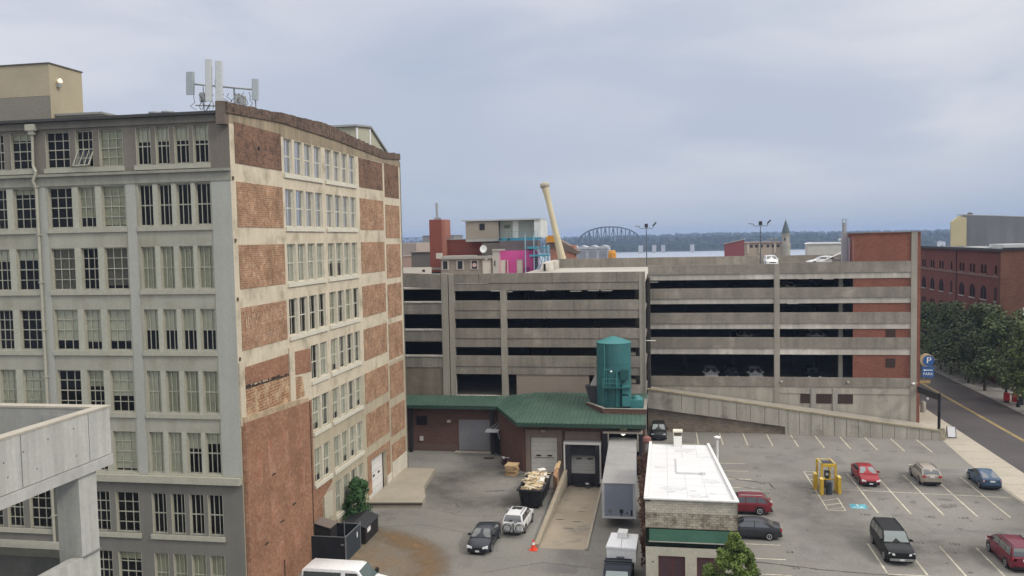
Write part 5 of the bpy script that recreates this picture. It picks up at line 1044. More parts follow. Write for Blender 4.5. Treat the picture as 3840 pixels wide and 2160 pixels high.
g=MB(); g.box(-1.38,1.38,-8.42,-8.2,.88,.98); g.box(-1.38,-1.16,-8.3,-8.2,.98,3.72); g.box(1.16,1.38,-8.3,-8.2,.98,3.72); tr.part(g,'nose_frame',mat('pale_frame_grey',(.45,.46,.47),rough=.5))
g=MB(); g.quad((-.95,-8.27,1.42),(-.72,-8.27,1.17),(-.49,-8.27,1.42),(-.72,-8.27,1.67)); tr.part(g,'placard',mat('dull_placard',(.18,.18,.19)),ns)
g=MB(); g.box(.05,.35,-8.29,-8.26,1.3,1.6); g.box(.15,.25,-8.29,-8.26,1.08,1.3); g.box(.95,1.08,-8.29,-8.26,1.1,1.55); g.box(.6,.72,-8.29,-8.26,1.25,1.37); tr.part(g,'coupling_box',steel_dark,ns)
g=MB(); g.box(-1.1,1.1,-8,7.4,.75,.95); g.box(-.5,-.35,-5,-4.8,0,.8); g.box(.35,.5,-5,-4.8,0,.8); tr.part(g,'chassis',steel_dark)
for y in (5.0,6.3):
    for s_ in (1,-1): g=MB(); g.lathe((s_*.75,y,.5),[(.5,0),(.5,.5)],18,(s_,0,0)); tr.part(g,'tyre',rubber,smooth=40)
tr.root.location=(-3.86,76.75,0)
# pickup with white camper shell (front toward the camera)
pk=Thing('camper_truck',(-3.3,58,0),'dark truck with a white roof box and rounded vent in front of the trailer','truck')
g=MB(); g.prism([(-3.98,57.55),(-1.98,57.35),(-1.92,60.1),(-3.83,60.25)],[1.55]*4,[2.42,2.42,2.42,2.42]); pk.part(g,'box_body',white_paint)
g=MB(); g.prism([(-4.03,57.48),(-1.93,57.28),(-1.87,60.15),(-3.8,60.3)],2.42,2.55); rf=pk.part(g,'box_roof',mat('bright_white',(.78,.79,.80),rough=.4,var=.02)); g=MB(); g.box(-3.0,-2.97,57.5,60.1,2.551,2.56); g.box(-3.3,-2.75,57.40,57.44,1.65,1.9); pk.part(g,'latch',mat('latch_grey',(.18,.18,.19)),rf)
g=MB(); g.prism([(-3.32,59.2),(-2.62,59.15),(-2.58,60.0),(-3.25,60.05)],2.56,2.95); q=pk.part(g,'roof_vent',mat('vent_white',(.70,.70,.68),rough=.5),rf)
g=MB(); g.ext([(52.9,.5),(60.2,.5),(60.2,1.5),(57.4,1.5),(57.3,1.82),(55.8,1.86),(55.2,1.75),(54.3,1.22),(53.1,1.08),(52.9,.9)],'x',-4.05,-2.25); pk.part(g,'cab_body',mat('navy_black',(.010,.013,.022),rough=.5,var=0,fine=0,spec=.2),smooth=30)
g=MB(); g.quad((-3.95,54.32,1.27),(-2.35,54.32,1.27),(-2.45,55.16,1.76),(-3.85,55.16,1.76)); pk.part(g,'windshield',carglass_l)
g=MB(); g.box(-4.1,-2.2,56.5,56.62,1.87,1.93); g.tube((-3.9,56.2,1.9),(-2.4,56.2,1.9),.03); pk.part(g,'roof_rack',char)
for s_ in (-4.07,-2.23): g=MB(); g.quad(*[(s_,y,z) for y,z in ((55.5,1.25),(57.1,1.25),(57.1,1.72),(56.0,1.72))]); pk.part(g,'side_window',carglass)
for y in (54.0,59.0):
    for x,s_ in ((-4.0,-1),(-2.3,1)): g=MB(); g.lathe((x,y,.42),[(.42,0),(.42,.12)],18,(s_,0,0)); pk.part(g,'tyre',rubber,smooth=40)
# open skip with timber
dm=Thing('open_dumpster',(-11.7,75.3,0),'black open top dumpster heaped with broken timber','dumpster')
g=MB(); D0=[(-12.75,72.6),(-10.65,72.4),(-10.5,78.2),(-12.6,78.4)]; din=[(x+(.12 if k in (0,3) else -.12),y+(.12 if k in (0,1) else -.12)) for k,(x,y) in enumerate(D0)]
lo=[(x+(.25 if k in (0,3) else -.25),y+(.3 if k in (0,1) else -.1)) for k,(x,y) in enumerate(D0)]
g.v=[(*p,.12) for p in lo]+[(*p,1.75) for p in D0]+[(*p,1.75) for p in din]+[(*p,1.0) for p in din]
g.f=[(0,3,2,1)]+[(k,(k+1)%4,4+(k+1)%4,4+k) for k in range(4)]+[(4+k,4+(k+1)%4,8+(k+1)%4,8+k) for k in range(4)]+[(8+k,8+(k+1)%4,12+(k+1)%4,12+k) for k in range(4)]+[(12,13,14,15)]
dm.part(g,'bin',mat('skip_black',(.017,.017,.018),rough=.6,var=.2,vs=2))
g=MB(); g.bar((-12.85,72.5,1.72),(-10.6,72.3,1.72),.16,.14); g.bar((-10.58,72.4,1.7),(-10.42,78.2,1.7),.14,.12); g.bar((-12.8,72.6,1.7),(-12.65,78.4,1.7),.14,.12); dm.part(g,'rim_rail',steel_dark)
g=MB()
for k in range(4): x=-12.5+.6*k; g.bar((x,72.75,.2),(x-.02,72.48,1.65),.09,.1)
for k in range(7): y=73+.8*k; g.bar((-10.85,y,.2),(-10.56,y,1.65),.1,.09)
dm.part(g,'stiffener',steel_dark)
random.seed(21)
wd=[mat('pale_timber',(.60,.50,.33),var=.15,vs=2),mat('tan_timber',(.46,.33,.18),var=.15,vs=2),mat('white_board',(.68,.66,.60),var=.08)]
ptim=[MB(),MB(),MB()]
for k in range(150):
    x=random.uniform(-12.3,-10.9); y=random.uniform(72.9,78.0); z=1.55+.62*math.exp(-((y-75.6)/2.4)**2)*random.uniform(.6,1.1); a=random.choice((0,math.pi/2,random.uniform(0,3.1))); Ln=random.uniform(.5,1.3); d=Vector((math.cos(a)*Ln/2,math.sin(a)*Ln/2,random.uniform(-.08,.08))); c_=Vector((x,y,z)); j=random.choices((0,1,2),(6,3,1.2))[0]
    ptim[j].bar(c_-d,c_+d,random.uniform(.06,.22),random.uniform(.025,.05))
ptim[0].prism([(-12.4,72.9),(-10.95,72.8),(-10.85,77.9),(-12.3,78)],1.35,[1.5,1.5,1.9,1.9])
ptim[2].bar((-11.6,77.2,2.25),(-11.0,77.5,2.3),.7,.05); ptim[2].bar((-11.0,74.5,2.0),(-10.95,76.6,2.1),.5,.04)
for q,nm,m_,lab in zip(ptim,('timber_heap','timber_heap','board_heap'),wd,('heap of pale broken pallet timber filling the open black dumpster','darker tan timber pieces mixed in the dumpster heap','white boards lying on top of the dumpster heap')):
    o=single(q,nm,m_,(-11.6,75.5,1.5),lab,'timber'); o['kind']='stuff'
# pallet stack, bicycles / junk heap, tall carton, cone
pl=Thing('pallet_stack',(-15.2,83.6,0),'leaning stack of flattened tan cartons on pallets at the dock corner','carton stack')
random.seed(31); ct=[mat('carton',(.50,.36,.20),var=.12,vs=2),mat('carton_dark',(.33,.22,.12),var=.15,vs=2)]
q=[MB(),MB()]
for k in range(13):
    a=random.uniform(-.15,.15); hx,hy=.58+random.uniform(-.08,.04),.72+random.uniform(-.1,.04); cx_,cy_=-15.25+random.uniform(-.08,.08),83.35+random.uniform(-.08,.08)
    pts=[(cx_+x*math.cos(a)-y*math.sin(a),cy_+x*math.sin(a)+y*math.cos(a)) for x,y in ((-hx,-hy),(hx,-hy),(hx,hy),(-hx,hy))]; q[k%2].prism(pts,.08*k+.02,.08*k+.09+(.03 if k==12 else 0))
pl.part(q[0],'carton',ct[0]); pl.part(q[1],'carton_layer',ct[1])
jk=Thing('scooter',(-16.7,86.3,0),'dark motor scooter leaning by the brown brick wall near the cartons','scooter')
g=MB(); 
for x,y in ((-16.9,86.9),(-16.3,85.7)): g.lathe((x,y,.25),[(.25,-.05),(.25,.05)],14,(1,.5,0))
jk.part(g,'wheel',rubber); g=MB(); g.prism([(-17.0,87.0),(-16.75,87.05),(-16.25,86.0),(-16.5,85.9)],.3,[.75,.75,.5,.5]); g.prism([(-16.5,86.0),(-16.2,86.0),(-16.15,85.6),(-16.4,85.55)],.3,1.0); jk.part(g,'body',paint('wine_black',(.05,.02,.025))); g=MB(); g.tube((-16.65,85.75,1.05),(-15.95,85.85,1.05),.03); g.prism([(-16.95,87),(-16.7,87),(-16.45,86.4),(-16.7,86.35)],.76,.86); jk.part(g,'handlebar',white_paint)
bx=Thing('tall_carton',(-9.9,78.6,0),'torn brown carton standing upright between the dumpster and the truck well wall','carton')
g=MB(); g.prism([(-10.38,78.4),(-9.98,78.2),(-9.95,79.4),(-10.35,79.5)],0,[1.5,1.2,2.0,1.9]); bx.part(g,'carton',mat('rusty_carton',(.30,.175,.10),var=.2,vs=2)); g=MB(); g.bar((-10.0,79.2,1.9),(-9.9,79.8,2.45),.25,.04); g.bar((-10.3,79.2,1.8),(-10.1,79.7,2.3),.2,.04); bx.part(g,'flap',ct[0])
cn=Thing('traffic_cone',(-9.95,62.95,0),'orange red traffic cone at the near end of the truck well wall','traffic cone')
ora=mat('cone_orange',(.75,.07,.03),rough=.6,var=.05)
g=MB(); g.prism([(-10.25,62.65),(-9.65,62.65),(-9.65,63.2),(-10.25,63.2)],0,.06); g.lathe((-9.95,62.93,.06),[(.19,0),(.12,.36)],16); cn.part(g,'cone',ora,smooth=40); g=MB(); g.lathe((-9.95,62.93,.42),[(.122,0),(.085,.2)],16); cn.part(g,'collar',white_paint,smooth=40); g=MB(); g.lathe((-9.95,62.93,.62),[(.085,0),(.035,.2)],16); cn.part(g,'tip',ora,smooth=40)
# bin enclosure of dark screened fence, compactor, bins
fe=Thing('bin_enclosure',(-24.9,59.8,0),'black screened fence enclosure with grey posts beside the party wall','fence')
scr=mat('black_screen',(.016,.018,.022),rough=.7,var=.25,vs=1.2); gal=mat('dull_galvanised',(.22,.23,.235),rough=.5,metal=.3)
g=MB(); g.box(-26.3,-23.42,58.53,58.56,.08,1.95); fe.part(g,'screen',scr); g=MB(); g.box(-23.41,-23.38,58.6,61.6,.08,1.95); fe.part(g,'screen',mat('slate_screen',(.035,.045,.055),rough=.6,var=.1)); g=MB(); g.box(-26.0,-23.45,61.66,61.69,.08,1.9); fe.part(g,'screen',scr)
for (x,y,h) in ((-26.3,58.55,2.05),(-23.4,58.55,2.1),(-23.4,61.65,2.15),(-24.7,61.65,2.1),(-26.0,61.65,2.05),(-25.9,61.0,1.9)):
    g=MB(); g.tube((x,y,0),(x,y,h),.045,n=8); fe.part(g,'post',gal,smooth=40)
for a,b in (((-26.3,58.55,1.97),(-23.4,58.55,1.97)),((-23.4,58.55,1.97),(-23.4,61.65,1.97)),((-26,61.65,1.95),(-23.4,61.65,1.95))): g=MB(); g.tube(a,b,.03); fe.part(g,'top_rail',gal)
g=MB(); g.box(-23.75,-23.5,58.48,58.52,1.35,1.45); fe.part(g,'latch',gal); g=MB(); g.lathe((-23.37,60.9,1.35),[(.16,0),(.16,.01)],14,(1,0,0)); g.v=[(x,60.9+(y-60.9)*.7,1.35+(z-1.35)*1.5) for x,y,z in g.v]; fe.part(g,'notice',white_paint)
cp=Thing('waste_compactor',(-24.3,64.4,0),'black waste container with peaked lid behind the screened fence','waste container')
g=MB(); g.prism([(-25.5,62.4),(-23.25,62.4),(-23.25,65.4),(-25.5,65.4)],.1,1.35); cp.part(g,'bin',mat('container_black',(.02,.017,.017),rough=.6,var=.2)); g=MB(); g.ext([(-25.6,1.36),(-23.15,1.36),(-24.2,1.75)],'y',62.3,65.5); cp.part(g,'lid',steel_dark); g=MB(); g.box(-23.24,-23.22,62.8,63.5,.85,1.2); cp.part(g,'notice',white_paint)
bn=Thing('tilted_bin',(-25.9,60.3,0),'open dark bin standing against the brick wall inside the screened enclosure','bin')
g=MB(); g.prism([(-26.25,59.6),(-25.0,59.6),(-25.0,60.9),(-26.25,60.9)],0,[2.55,2.2,2.2,2.55]); bn.part(g,'bin',mat('bin_dark',(.03,.028,.026),rough=.6)); g=MB(); g.prism([(-26.28,59.5),(-24.95,59.5),(-24.95,61.0),(-26.28,61.0)],[2.56,2.21,2.21,2.56],[2.61,2.26,2.26,2.61]); bn.part(g,'lid',mat('bin_lid_brown',(.16,.13,.11),var=.2))
# pay station, yellow posts, litter bin
yel=mat('safety_yellow',(.52,.34,.04),rough=.5,var=.12,vs=2); yel2=mat('safety_yellow_worn',(.60,.47,.16),rough=.6,var=.15,vs=2)
py=Thing('pay_station_frame',(14.9,81.7,0),'yellow steel shelter frame around the parking pay machine','pay station')
g=MB()
for (x,y) in ((14.35,80.9),(15.55,80.9),(14.2,82.6),(15.35,82.6)): g.box(x-.09,x+.09,y-.09,y+.09,0,2.55)
py.part(g,'post',yel)
g=MB(); g.box(14.26,15.64,80.8,81.0,2.3,2.55); g.box(14.26,15.64,80.86,80.94,1.05,1.15); py.part(g,'front_beam',yel); g=MB(); g.bar((14.35,80.99,2.58),(14.2,82.7,2.58),.1,.06); g.bar((15.55,80.99,2.58),(15.35,82.7,2.58),.1,.06); g.bar((14.2,82.6,2.58),(15.35,82.6,2.58),.08,.06); py.part(g,'top_bar',yel2)
g=MB(); g.box(14.45,15.4,81.3,82.3,2.44,2.5); py.part(g,'solar_panel',mat('solar_dark',(.05,.055,.07),rough=.3)); g=MB(); g.box(14.75,15.15,81.7,82.1,0,1.65); py.part(g,'pay_machine',mat('machine_black',(.03,.03,.032),rough=.5)); g=MB(); g.box(14.83,15.07,81.685,81.7,1.25,1.5); py.part(g,'screen',mat('pale_screen',(.4,.42,.4),rough=.3)); g=MB(); g.bar((15.4,82.5,1.3),(15.0,81.6,2.3),.1,.1); g.bar((14.2,82.4,.6),(14.6,81.0,1.2),.12,.1); py.part(g,'brace',yel2)
for (x,y,h,l_) in ((13.85,81.5,1.45,'taller yellow steel bollard plate at the left of the pay station, farther back'),(14.15,79.95,1.4,'near left yellow steel bollard plate in front of the pay station'),(15.75,80.35,1.5,'near right yellow steel bollard plate in front of the pay station')):
    t=Thing('bollard_plate',(x,y,0),l_,'bollard','yellow plates guarding the pay station'); g=MB(); g.box(x-.14,x+.14,y-.35,y+.35,0,h); t.part(g,'plate',yel); g=MB(); g.prism([(x-.14,y-.35),(x+.14,y-.35),(x+.14,y+.35),(x-.14,y+.35)],h+.002,[h+.05,h+.05,h+.08,h+.08]); t.part(g,'cap',yel2)
lt=Thing('litter_bin',(14.85,79.9,0),'dark grey litter bin with hood standing before the yellow pay station','litter bin')
g=MB(); g.lathe((14.8,79.95,0),[(.27,0),(.30,.9)],16); lt.part(g,'bin',mat('bin_slate',(.035,.045,.055),rough=.5)); g=MB(); g.lathe((14.8,79.95,.9),[(.32,0),(.32,.1),(.26,.3),(.12,.42)],16); lt.part(g,'hood',mat('bin_slate_top',(.05,.06,.07),rough=.4)); g=MB(); g.box(14.68,14.92,79.62,79.66,1.0,1.15); lt.part(g,'mouth',black_trim)
# P sign on the garage corner, gate beam, A frame board
ps=Thing('parking_sign',(32.2,111.4,4.6),'round blue P sign above a blue PARK panel on the garage corner','sign')
sb=mat('sign_blue',(.035,.10,.27),rough=.4,var=.06); tn=mat('sign_buff_rim',(.50,.38,.22),rough=.5,var=.1); sw_=mat('sign_white',(.75,.76,.76),rough=.5,var=0,fine=0)
g=MB(); g.lathe((32.15,111.55,7.86),[(.80,-.25),(.80,.2)],32,(0,-1,0)); ps.part(g,'sign_rim',tn); g=MB(); g.lathe((32.3,111.28,7.83),[(.66,0),(.66,.04)],32,(0,-1,0)); ds=ps.part(g,'sign_disc',sb)
ps.part(xf(text_mb('P',1.05,.01),FACE(32.32,111.22,7.86)@Matrix.Scale(1.12,4,(1,0,0))),'letter',sw_,ds)
g=MB(); g.box(31.6,32.95,111.3,111.5,5.75,7.08); pn=ps.part(g,'sign_panel',sb); ps.part(xf(text_mb('PARK',.46,.01),FACE(32.27,111.28,6.17)@Matrix.Scale(1.05,4,(1,0,0))),'letter',sw_,pn)
g=MB(); g.bar((31.85,111.28,6.66),(32.8,111.28,6.66),.09,.03,up=(0,1,0)); g.box(31.85,32.8,111.27,111.29,6.61,6.70); g.prism([(31.68,111.27),(31.9,111.27),(31.9,111.29)],[6.655,6.52,6.52],[6.66,6.79,6.79]); ps.part(g,'arrow',sw_,pn)
g=MB(); g.box(31.35,32.6,111.5,111.75,5.0,5.3); g.tube((31.9,111.6,5.3),(31.9,111.6,5.75),.08); g.tube((31.3,111.6,5.1),(30.6,111.35,4.9),.1); ps.part(g,'bracket',mat('brass_bracket',(.42,.29,.12),rough=.5,metal=.3)); g=MB(); g.lathe((30.55,111.2,4.95),[(.05,-.2),(.22,0),(.05,.2)],12); ps.part(g,'globe',white_paint)
gt=Thing('garage_gate_frame',(31.2,104,0),'black steel clearance beam with post over the garage entrance ramp','gate frame')
blk=mat('gate_black',(.012,.012,.014),rough=.5,var=.05)
g=MB(); g.tube((31.2,103.4,0.9),(31.2,103.4,5.2),.16,n=10); gt.part(g,'post',blk); g=MB(); g.bar((31.15,111.3,4.25),(31.2,103.4,4.75),.2,.75); bm=gt.part(g,'beam',blk)
gt.part(xf(text_mb("6'-6\"",.42,.006),Matrix(((0,0,1,31.32),(1,0,0,105.0),(0,1,0,4.65),(0,0,0,1)))@Matrix.Scale(-1,4,(1,0,0))@Matrix.Scale(-1,4,(1,0,0))),'letter',sw_,bm); g=MB(); g.lathe((31.0,107,3.9),[(.05,-.15),(.16,0),(.05,.12)],10); gt.part(g,'lamp',white_paint)
af=Thing('sandwich_board',(32.6,103.6,0),'white sandwich board standing on the near sidewalk by the ramp end','sign board')
g=MB(); g.quad((32.15,103.3,.08),(33.0,103.3,.08),(33.0,103.62,1.28),(32.15,103.62,1.28)); g.quad((32.15,104.0,.08),(33.0,104.0,.08),(33.0,103.66,1.28),(32.15,103.66,1.28)); af.part(g,'board',mat('board_white',(.66,.67,.68),var=.03)); g=MB()
for x in (32.12,33.03): g.bar((x,103.25,0.0),(x,103.62,1.33),.05,.05); g.bar((x,104.05,0.0),(x,103.66,1.33),.05,.05)
g.bar((32.1,103.28,.12),(33.05,103.28,.12),.05,.09); af.part(g,'board_frame',mat('board_grey',(.10,.10,.10)))
bo=Thing('concrete_bollard',(33.7,118.2,0),'grey concrete bollard on the near sidewalk behind the garage corner','bollard'); g=MB(); g.lathe((33.7,118.2,0),[(.35,0),(.33,1.3),(.2,1.45)],14); bo.part(g,'shaft',conc_col,smooth=40)

# ================================================================== TREES AND SHRUBS
def leafmass(seed,n,R_,H,z0,size,lobes,cut=.0,flat=.8):
    random.seed(seed); mb=MB(); L_=[]
    for k in range(lobes):
        a=random.uniform(0,6.28); f=random.random()**.6; zz=random.random(); rr=R_*(1-.55*zz)*f*.8
        L_.append((rr*math.cos(a),rr*math.sin(a),z0+H*(.08+.86*zz),R_*random.uniform(.22,.42)*(1.1-.45*zz)))
    for k in range(n):
        x,y,z,r=random.choice(L_); d=Vector((random.gauss(0,1),random.gauss(0,1),random.gauss(0,1))).normalized(); q=random.random()**.45; c=Vector((x,y,z))+Vector((d.x*r*q,d.y*r*q,d.z*r*q*flat))
        nrm=(d+Vector((random.uniform(-.8,.8),random.uniform(-.8,.8),random.uniform(-.2,1.0)))).normalized(); u=nrm.orthogonal().normalized(); v=nrm.cross(u); s=size*random.uniform(.6,1.3); a=random.random()*6.28
        u2=u*math.cos(a)+v*math.sin(a); v2=nrm.cross(u2); i=len(mb.v)
        mb.v+=[tuple(c-u2*s*.5),tuple(c+v2*s*.32),tuple(c+u2*s*.55),tuple(c-v2*s*.32)]; mb.f.append((i,i+1,i+2,i+3))
    return mb,L_
def treemesh(seed,R_,H,z0,n,size,lobes,tr_):
    mb,L_=leafmass(seed,n,R_,H,z0,size,lobes); tb=MB(); tb.tube((0,0,0),(0.05,0,z0+H*.35),tr_,tr_*.6,9); tb.tube((0.05,0,z0+H*.35),(0,.1,z0+H*.9),tr_*.6,tr_*.15,7)
    for (x,y,z,r) in L_[:int(lobes*.6)]: zs=max(z0*.8,z-r*1.6-.4*math.hypot(x,y)); tb.tube((0,0,zs),(x,y,z),tr_*.3,tr_*.07,5)
    return mb,tb
bark=mat('bark',(.07,.055,.04),var=.25,vs=3,rough=.95)
leafd=mat('dark_leaves',(.07,.09,.042),rough=.75,var=.45,vs=.55,fine=.2,fs=5,spec=.2); leafm=mat('mid_green_leaves',(.08,.108,.042),rough=.7,var=.4,vs=.8,fine=.2,fs=6,spec=.2); leafn=mat('near_tree_leaves',(.115,.165,.035),rough=.65,var=.4,vs=1.6,fine=.25,fs=8,spec=.25); leafy=mat('olive_leaves',(.075,.095,.028),rough=.65,var=.3,vs=1.2,fine=.2,fs=6,spec=.25); leafs=mat('shrub_leaves',(.04,.095,.028),rough=.6,var=.4,vs=1.6,fine=.2,fs=8,spec=.3)
protos=[treemesh(41,5.0,9.2,2.4,6000,.40,52,.17),treemesh(57,5.3,9.9,2.4,6300,.42,56,.19)]
tdata=[(46.9,119.0,1,1.0,leafy,'olive green street tree nearest the camera at the right picture edge'),(46.95,126.9,0,1.1,leafm,'street tree by the red newspaper boxes on the far sidewalk'),(46.9,134.7,1,1.08,leafd,'dark street tree standing farther along, third from the right edge'),(46.95,141.6,0,1.12,leafd,'dark street tree in the middle of the far sidewalk row'),(46.9,149.6,1,.98,leafd,'dark street tree before the arched warehouse windows, fifth from the right'),(46.95,155.0,0,1.0,leafm,'small looking street tree beside the garage corner and round P sign'),(46.95,163.5,0,1.0,leafm,'farthest street tree of the far sidewalk row, half hidden by the garage corner')]
pm={}
for k,(x,y,p,s,lm,lab) in enumerate(tdata):
    t=Thing('street_tree',(x,y,0),lab,'tree','street trees along the far sidewalk',local=True,rz=random.uniform(0,6)); t.root.scale=(s,s,s*random.uniform(.95,1.05))
    for nm,idx,m_ in (('crown',0,lm),('trunk',1,bark)):
        key=(p,idx,m_.name)
        if key in pm: o=bpy.data.objects.new(nm,pm[key]); col.objects.link(o); o.parent=t.root
        else: o=build(protos[p][idx],nm,m_,t.root); pm[key]=o.data
nt_=Thing('near_tree',(3.9,48.5,0),'broad pointed bright green young tree in front of the white roofed building','tree',local=True)
random.seed(77); mb=MB(); tb=MB(); tb.tube((0,0,0),(0,0,6.9),.13,.03,8)
L_=[]
for k in range(80):
    zz=random.random(); a=random.uniform(0,6.28); rmax=min(3.0,4.7*(1-zz)**1.05+.12); rr=rmax*random.random()**.5*.85; L_.append((rr*math.cos(a),rr*math.sin(a),1.5+5.3*zz,.42*(1-.65*zz)+.10)); tb.tube((0,0,max(1,1.7+5.35*zz-.5*rr)),(rr*math.cos(a),rr*math.sin(a),1.7+5.35*zz),.035,.01,5)
for k in range(19000):
    x,y,z,r=random.choice(L_); d=Vector((random.gauss(0,1),random.gauss(0,1),random.gauss(0,1))).normalized(); c=Vector((x,y,z))+d*r*random.random()**.4; nrm=(d*.5+Vector((random.uniform(-.8,.8),random.uniform(-.8,.8),random.uniform(0,1)))).normalized(); u=nrm.orthogonal().normalized(); a=random.random()*6.28; v=nrm.cross(u); u2=u*math.cos(a)+v*math.sin(a); v2=nrm.cross(u2); s=.15*random.uniform(.6,1.3); i=len(mb.v); mb.v+=[tuple(c-u2*s*.5),tuple(c+v2*s*.35),tuple(c+u2*s*.6),tuple(c-v2*s*.35)]; mb.f.append((i,i+1,i+2,i+3))
nt_.part(mb,'crown',leafn); nt_.part(tb,'trunk',bark)
sh=Thing('wall_shrub',(-25.4,66.5,0),'bushy green tree of heaven growing against the brick wall beside the black container','shrub',local=True)
mb,tb=treemesh(91,1.8,4.2,.1,8000,.20,54,.07); sh.part(mb,'crown',leafs); sh.part(tb,'trunk',bark)
vi=Thing('flank_vines',(-1.5,72,0),'reddish dead vines climbing the left flank of the white roofed building','vine',local=True)
random.seed(14); g=MB(); lf=MB()
for k in range(16):
    y=random.uniform(-13,-1); p=Vector((random.uniform(-.1,.25),y,0)); pts=[tuple(p)]
    for q in range(7): p=p+Vector((random.uniform(-.10,.08),random.uniform(-.3,.3),.80)); pts.append(tuple(p))
    g.path(pts,.03,4)
    for (x,yy,z) in pts[1:]:
        for j in range(16):
            c=Vector((x+random.uniform(-.3,.2),yy+random.uniform(-.4,.4),z+random.uniform(-.4,.4))); s=.13; a=random.random()*6; u=Vector((math.cos(a)*s,math.sin(a)*s,random.uniform(-s,s))); v=Vector((0,0,s)); i=len(lf.v); lf.v+=[tuple(c-u),tuple(c-v),tuple(c+u),tuple(c+v)]; lf.f.append((i,i+1,i+2,i+3))
vi.part(g,'stem',mat('vine_brown',(.10,.06,.05))); vi.part(lf,'foliage',mat('vine_rust',(.16,.095,.07),var=.4,vs=2))
cb3=Thing('conduit_post',(-1.62,84.2,0),'tangle of grey pipes and red cap by the corner of the last dock','pipework')
g=MB()
for x,h in ((-1.75,4.6),(-1.5,4.3),(-1.25,4.0)): g.tube((x,81.5,0),(x,81.6,h),.07)
cb3.part(g,'pipe',gal); g=MB(); g.lathe((-1.6,81.4,4.3),[(.1,-.3),(.42,-.1),(.38,.25),(.1,.4)],14); cb3.part(g,'cap',mat('dusty_red',(.22,.10,.09)))

# ================================================================== STREET SIDE
rb=Thing('newspaper_boxes',(46.7,124.8,0),'red newspaper boxes standing on the far sidewalk kerb','newspaper box')
g=MB(); g.box(46.25,46.85,125.3,125.9,.3,1.35); g.box(46.95,47.45,124.3,124.9,.3,1.45); rb.part(g,'cabinet',mat('box_red',(.50,.03,.03),rough=.4,var=.08)); g=MB(); g.box(46.3,46.8,125.35,125.85,.04,.3); g.box(47.5,48.0,123.7,124.3,.04,1.2); rb.part(g,'pedestal',steel_dark)
sl_=Thing('street_lamp',(46.8,123.1,0),'black globe street lamp on the far sidewalk','street lamp')
g=MB(); g.lathe((46.8,122.4,0),[(.25,.04),(.22,.5),(.09,.7),(.07,4.2)],12); sl_.part(g,'post',blk,smooth=40); g=MB(); g.lathe((46.8,122.4,4.2),[(.12,0),(.26,.2),(.24,.5),(.05,.68)],14); sl_.part(g,'globe',mat('globe_glass',(.62,.62,.58),rough=.3),smooth=40)
gw=Thing('low_building',(58,138,0),'low beige building behind the street trees at the right edge','building')
g=MB(); g.box(51.0,80,136.5,139.0,0,3.4); gw.part(g,'wall',mat('beige_low_wall',(.33,.30,.24),var=.08)); g=MB(); g.box(50.9,80.1,136.4,139.0,3.42,3.6); gw.part(g,'roof',mat('pale_low_roof',(.36,.35,.32)))
# red brick warehouse
wh=Thing('red_brick_warehouse',(50.5,139.2,0),'long red brick warehouse with arched windows and dark cornice across the street','building')
rb1=brick('warehouse_red_brick',(.145,.048,.038),(.115,.04,.033),(.11,.055,.046),bh=.2,bw=.5,var=.12,vs=.15); rb2=brick('warehouse_end_brick',(.17,.078,.052),(.13,.06,.043),(.16,.09,.06),bh=.2,bw=.5,var=.22,vs=.12,patch=(.165,.095,.062),ps=.25)
XW=50.5; hl=[]; wins=[]
def arch(y0,y1,z0,z1): # window polygon with rounded head
    c=(y0+y1)/2; r=(y1-y0)/2; p=[(y0,z0),(y1,z0),(y1,z1-r)]
    for k in range(1,8): t=math.pi*k/8; p.append((c+r*math.cos(t),z1-r+r*math.sin(t)))
    p.append((y0,z1-r)); return p
base=[]
for b in range(6):
    y=140.6+0
ylist=[(141.0,'s'),(146,'p'),(151,'p'),(156,'p'),(161.3,'s'),(166.8,'p'),(172,'p'),(177.3,'p'),(182.6,'s'),(187.6,'p')]
wn1=MB(); wallm=MB()
g=MB(); g.quad((XW,139.2,-.1),(XW,195,-.1),(XW,195,20.85),(XW,139.2,20.85)); wh.part(g,'facade_wall',rb1)
g=MB(); g.facade('y',139.2,XW,79,-.1,20.7,[],0); wh.part(g,'end_wall',rb2)
g=MB(); g.box(XW+.1,79,139.3,195,20.1,20.5); wh.part(g,'roof',mat('dark_flat_roof',(.11,.11,.115)))
g=MB(); g.box(XW-.45,XW+.2,139.0,195,20.55,20.95); g.box(XW+.2,56,139.0,139.2,20.7,21.1); wh.part(g,'cornice',mat('dark_cornice',(.04,.042,.045)))
g=MB(); g.box(XW-.12,XW,139.2,195,16.45,16.7); wh.part(g,'belt_course',mat('dull_belt',(.16,.10,.085)))
for y,kd in ylist:
    for (z0,z1,top) in ((16.95,18.4,1),(12.85,15.0,2),(9.0,11.1,1),(5.0,7.1,1),(1.2,3.6,1)):
        spans=[(y-.42,y+.42)] if kd=='s' else ([(y-1.15,y-.25),(y+.25,y+1.15)] if top==1 else [(y-1.2,y+1.2)])
        for a,b in spans:
            g=MB(); g.ext(arch(a,b,z0,z1),'x',XW-.02,XW+.02); w1=wh.part(g,'window',mat('dark_maroon_window',(.02,.012,.012),rough=.9,spec=.03))
            if top==2:
                g=MB(); n0=arch(a-.22,b+.22,z1-1.5,z1+.22); g.ext(n0,'x',XW-.012,XW+.01); wh.part(g,'arch_surround',mat('deep_arch_brick',(.10,.028,.025)),w1)
                g=MB(); g.box(XW-.03,XW-.02,(a+b)/2-.04,(a+b)/2+.04,z0,z1-.2); wh.part(g,'mullion',mat('dull_mullion',(.12,.10,.10)),w1)
            g=MB(); g.box(XW-.14,XW,a-.12,b+.12,z0-.2,z0-.03); wh.part(g,'sill',mat('stone_sill',(.27,.25,.23)) if top==2 else MATS['dull_belt'],w1)
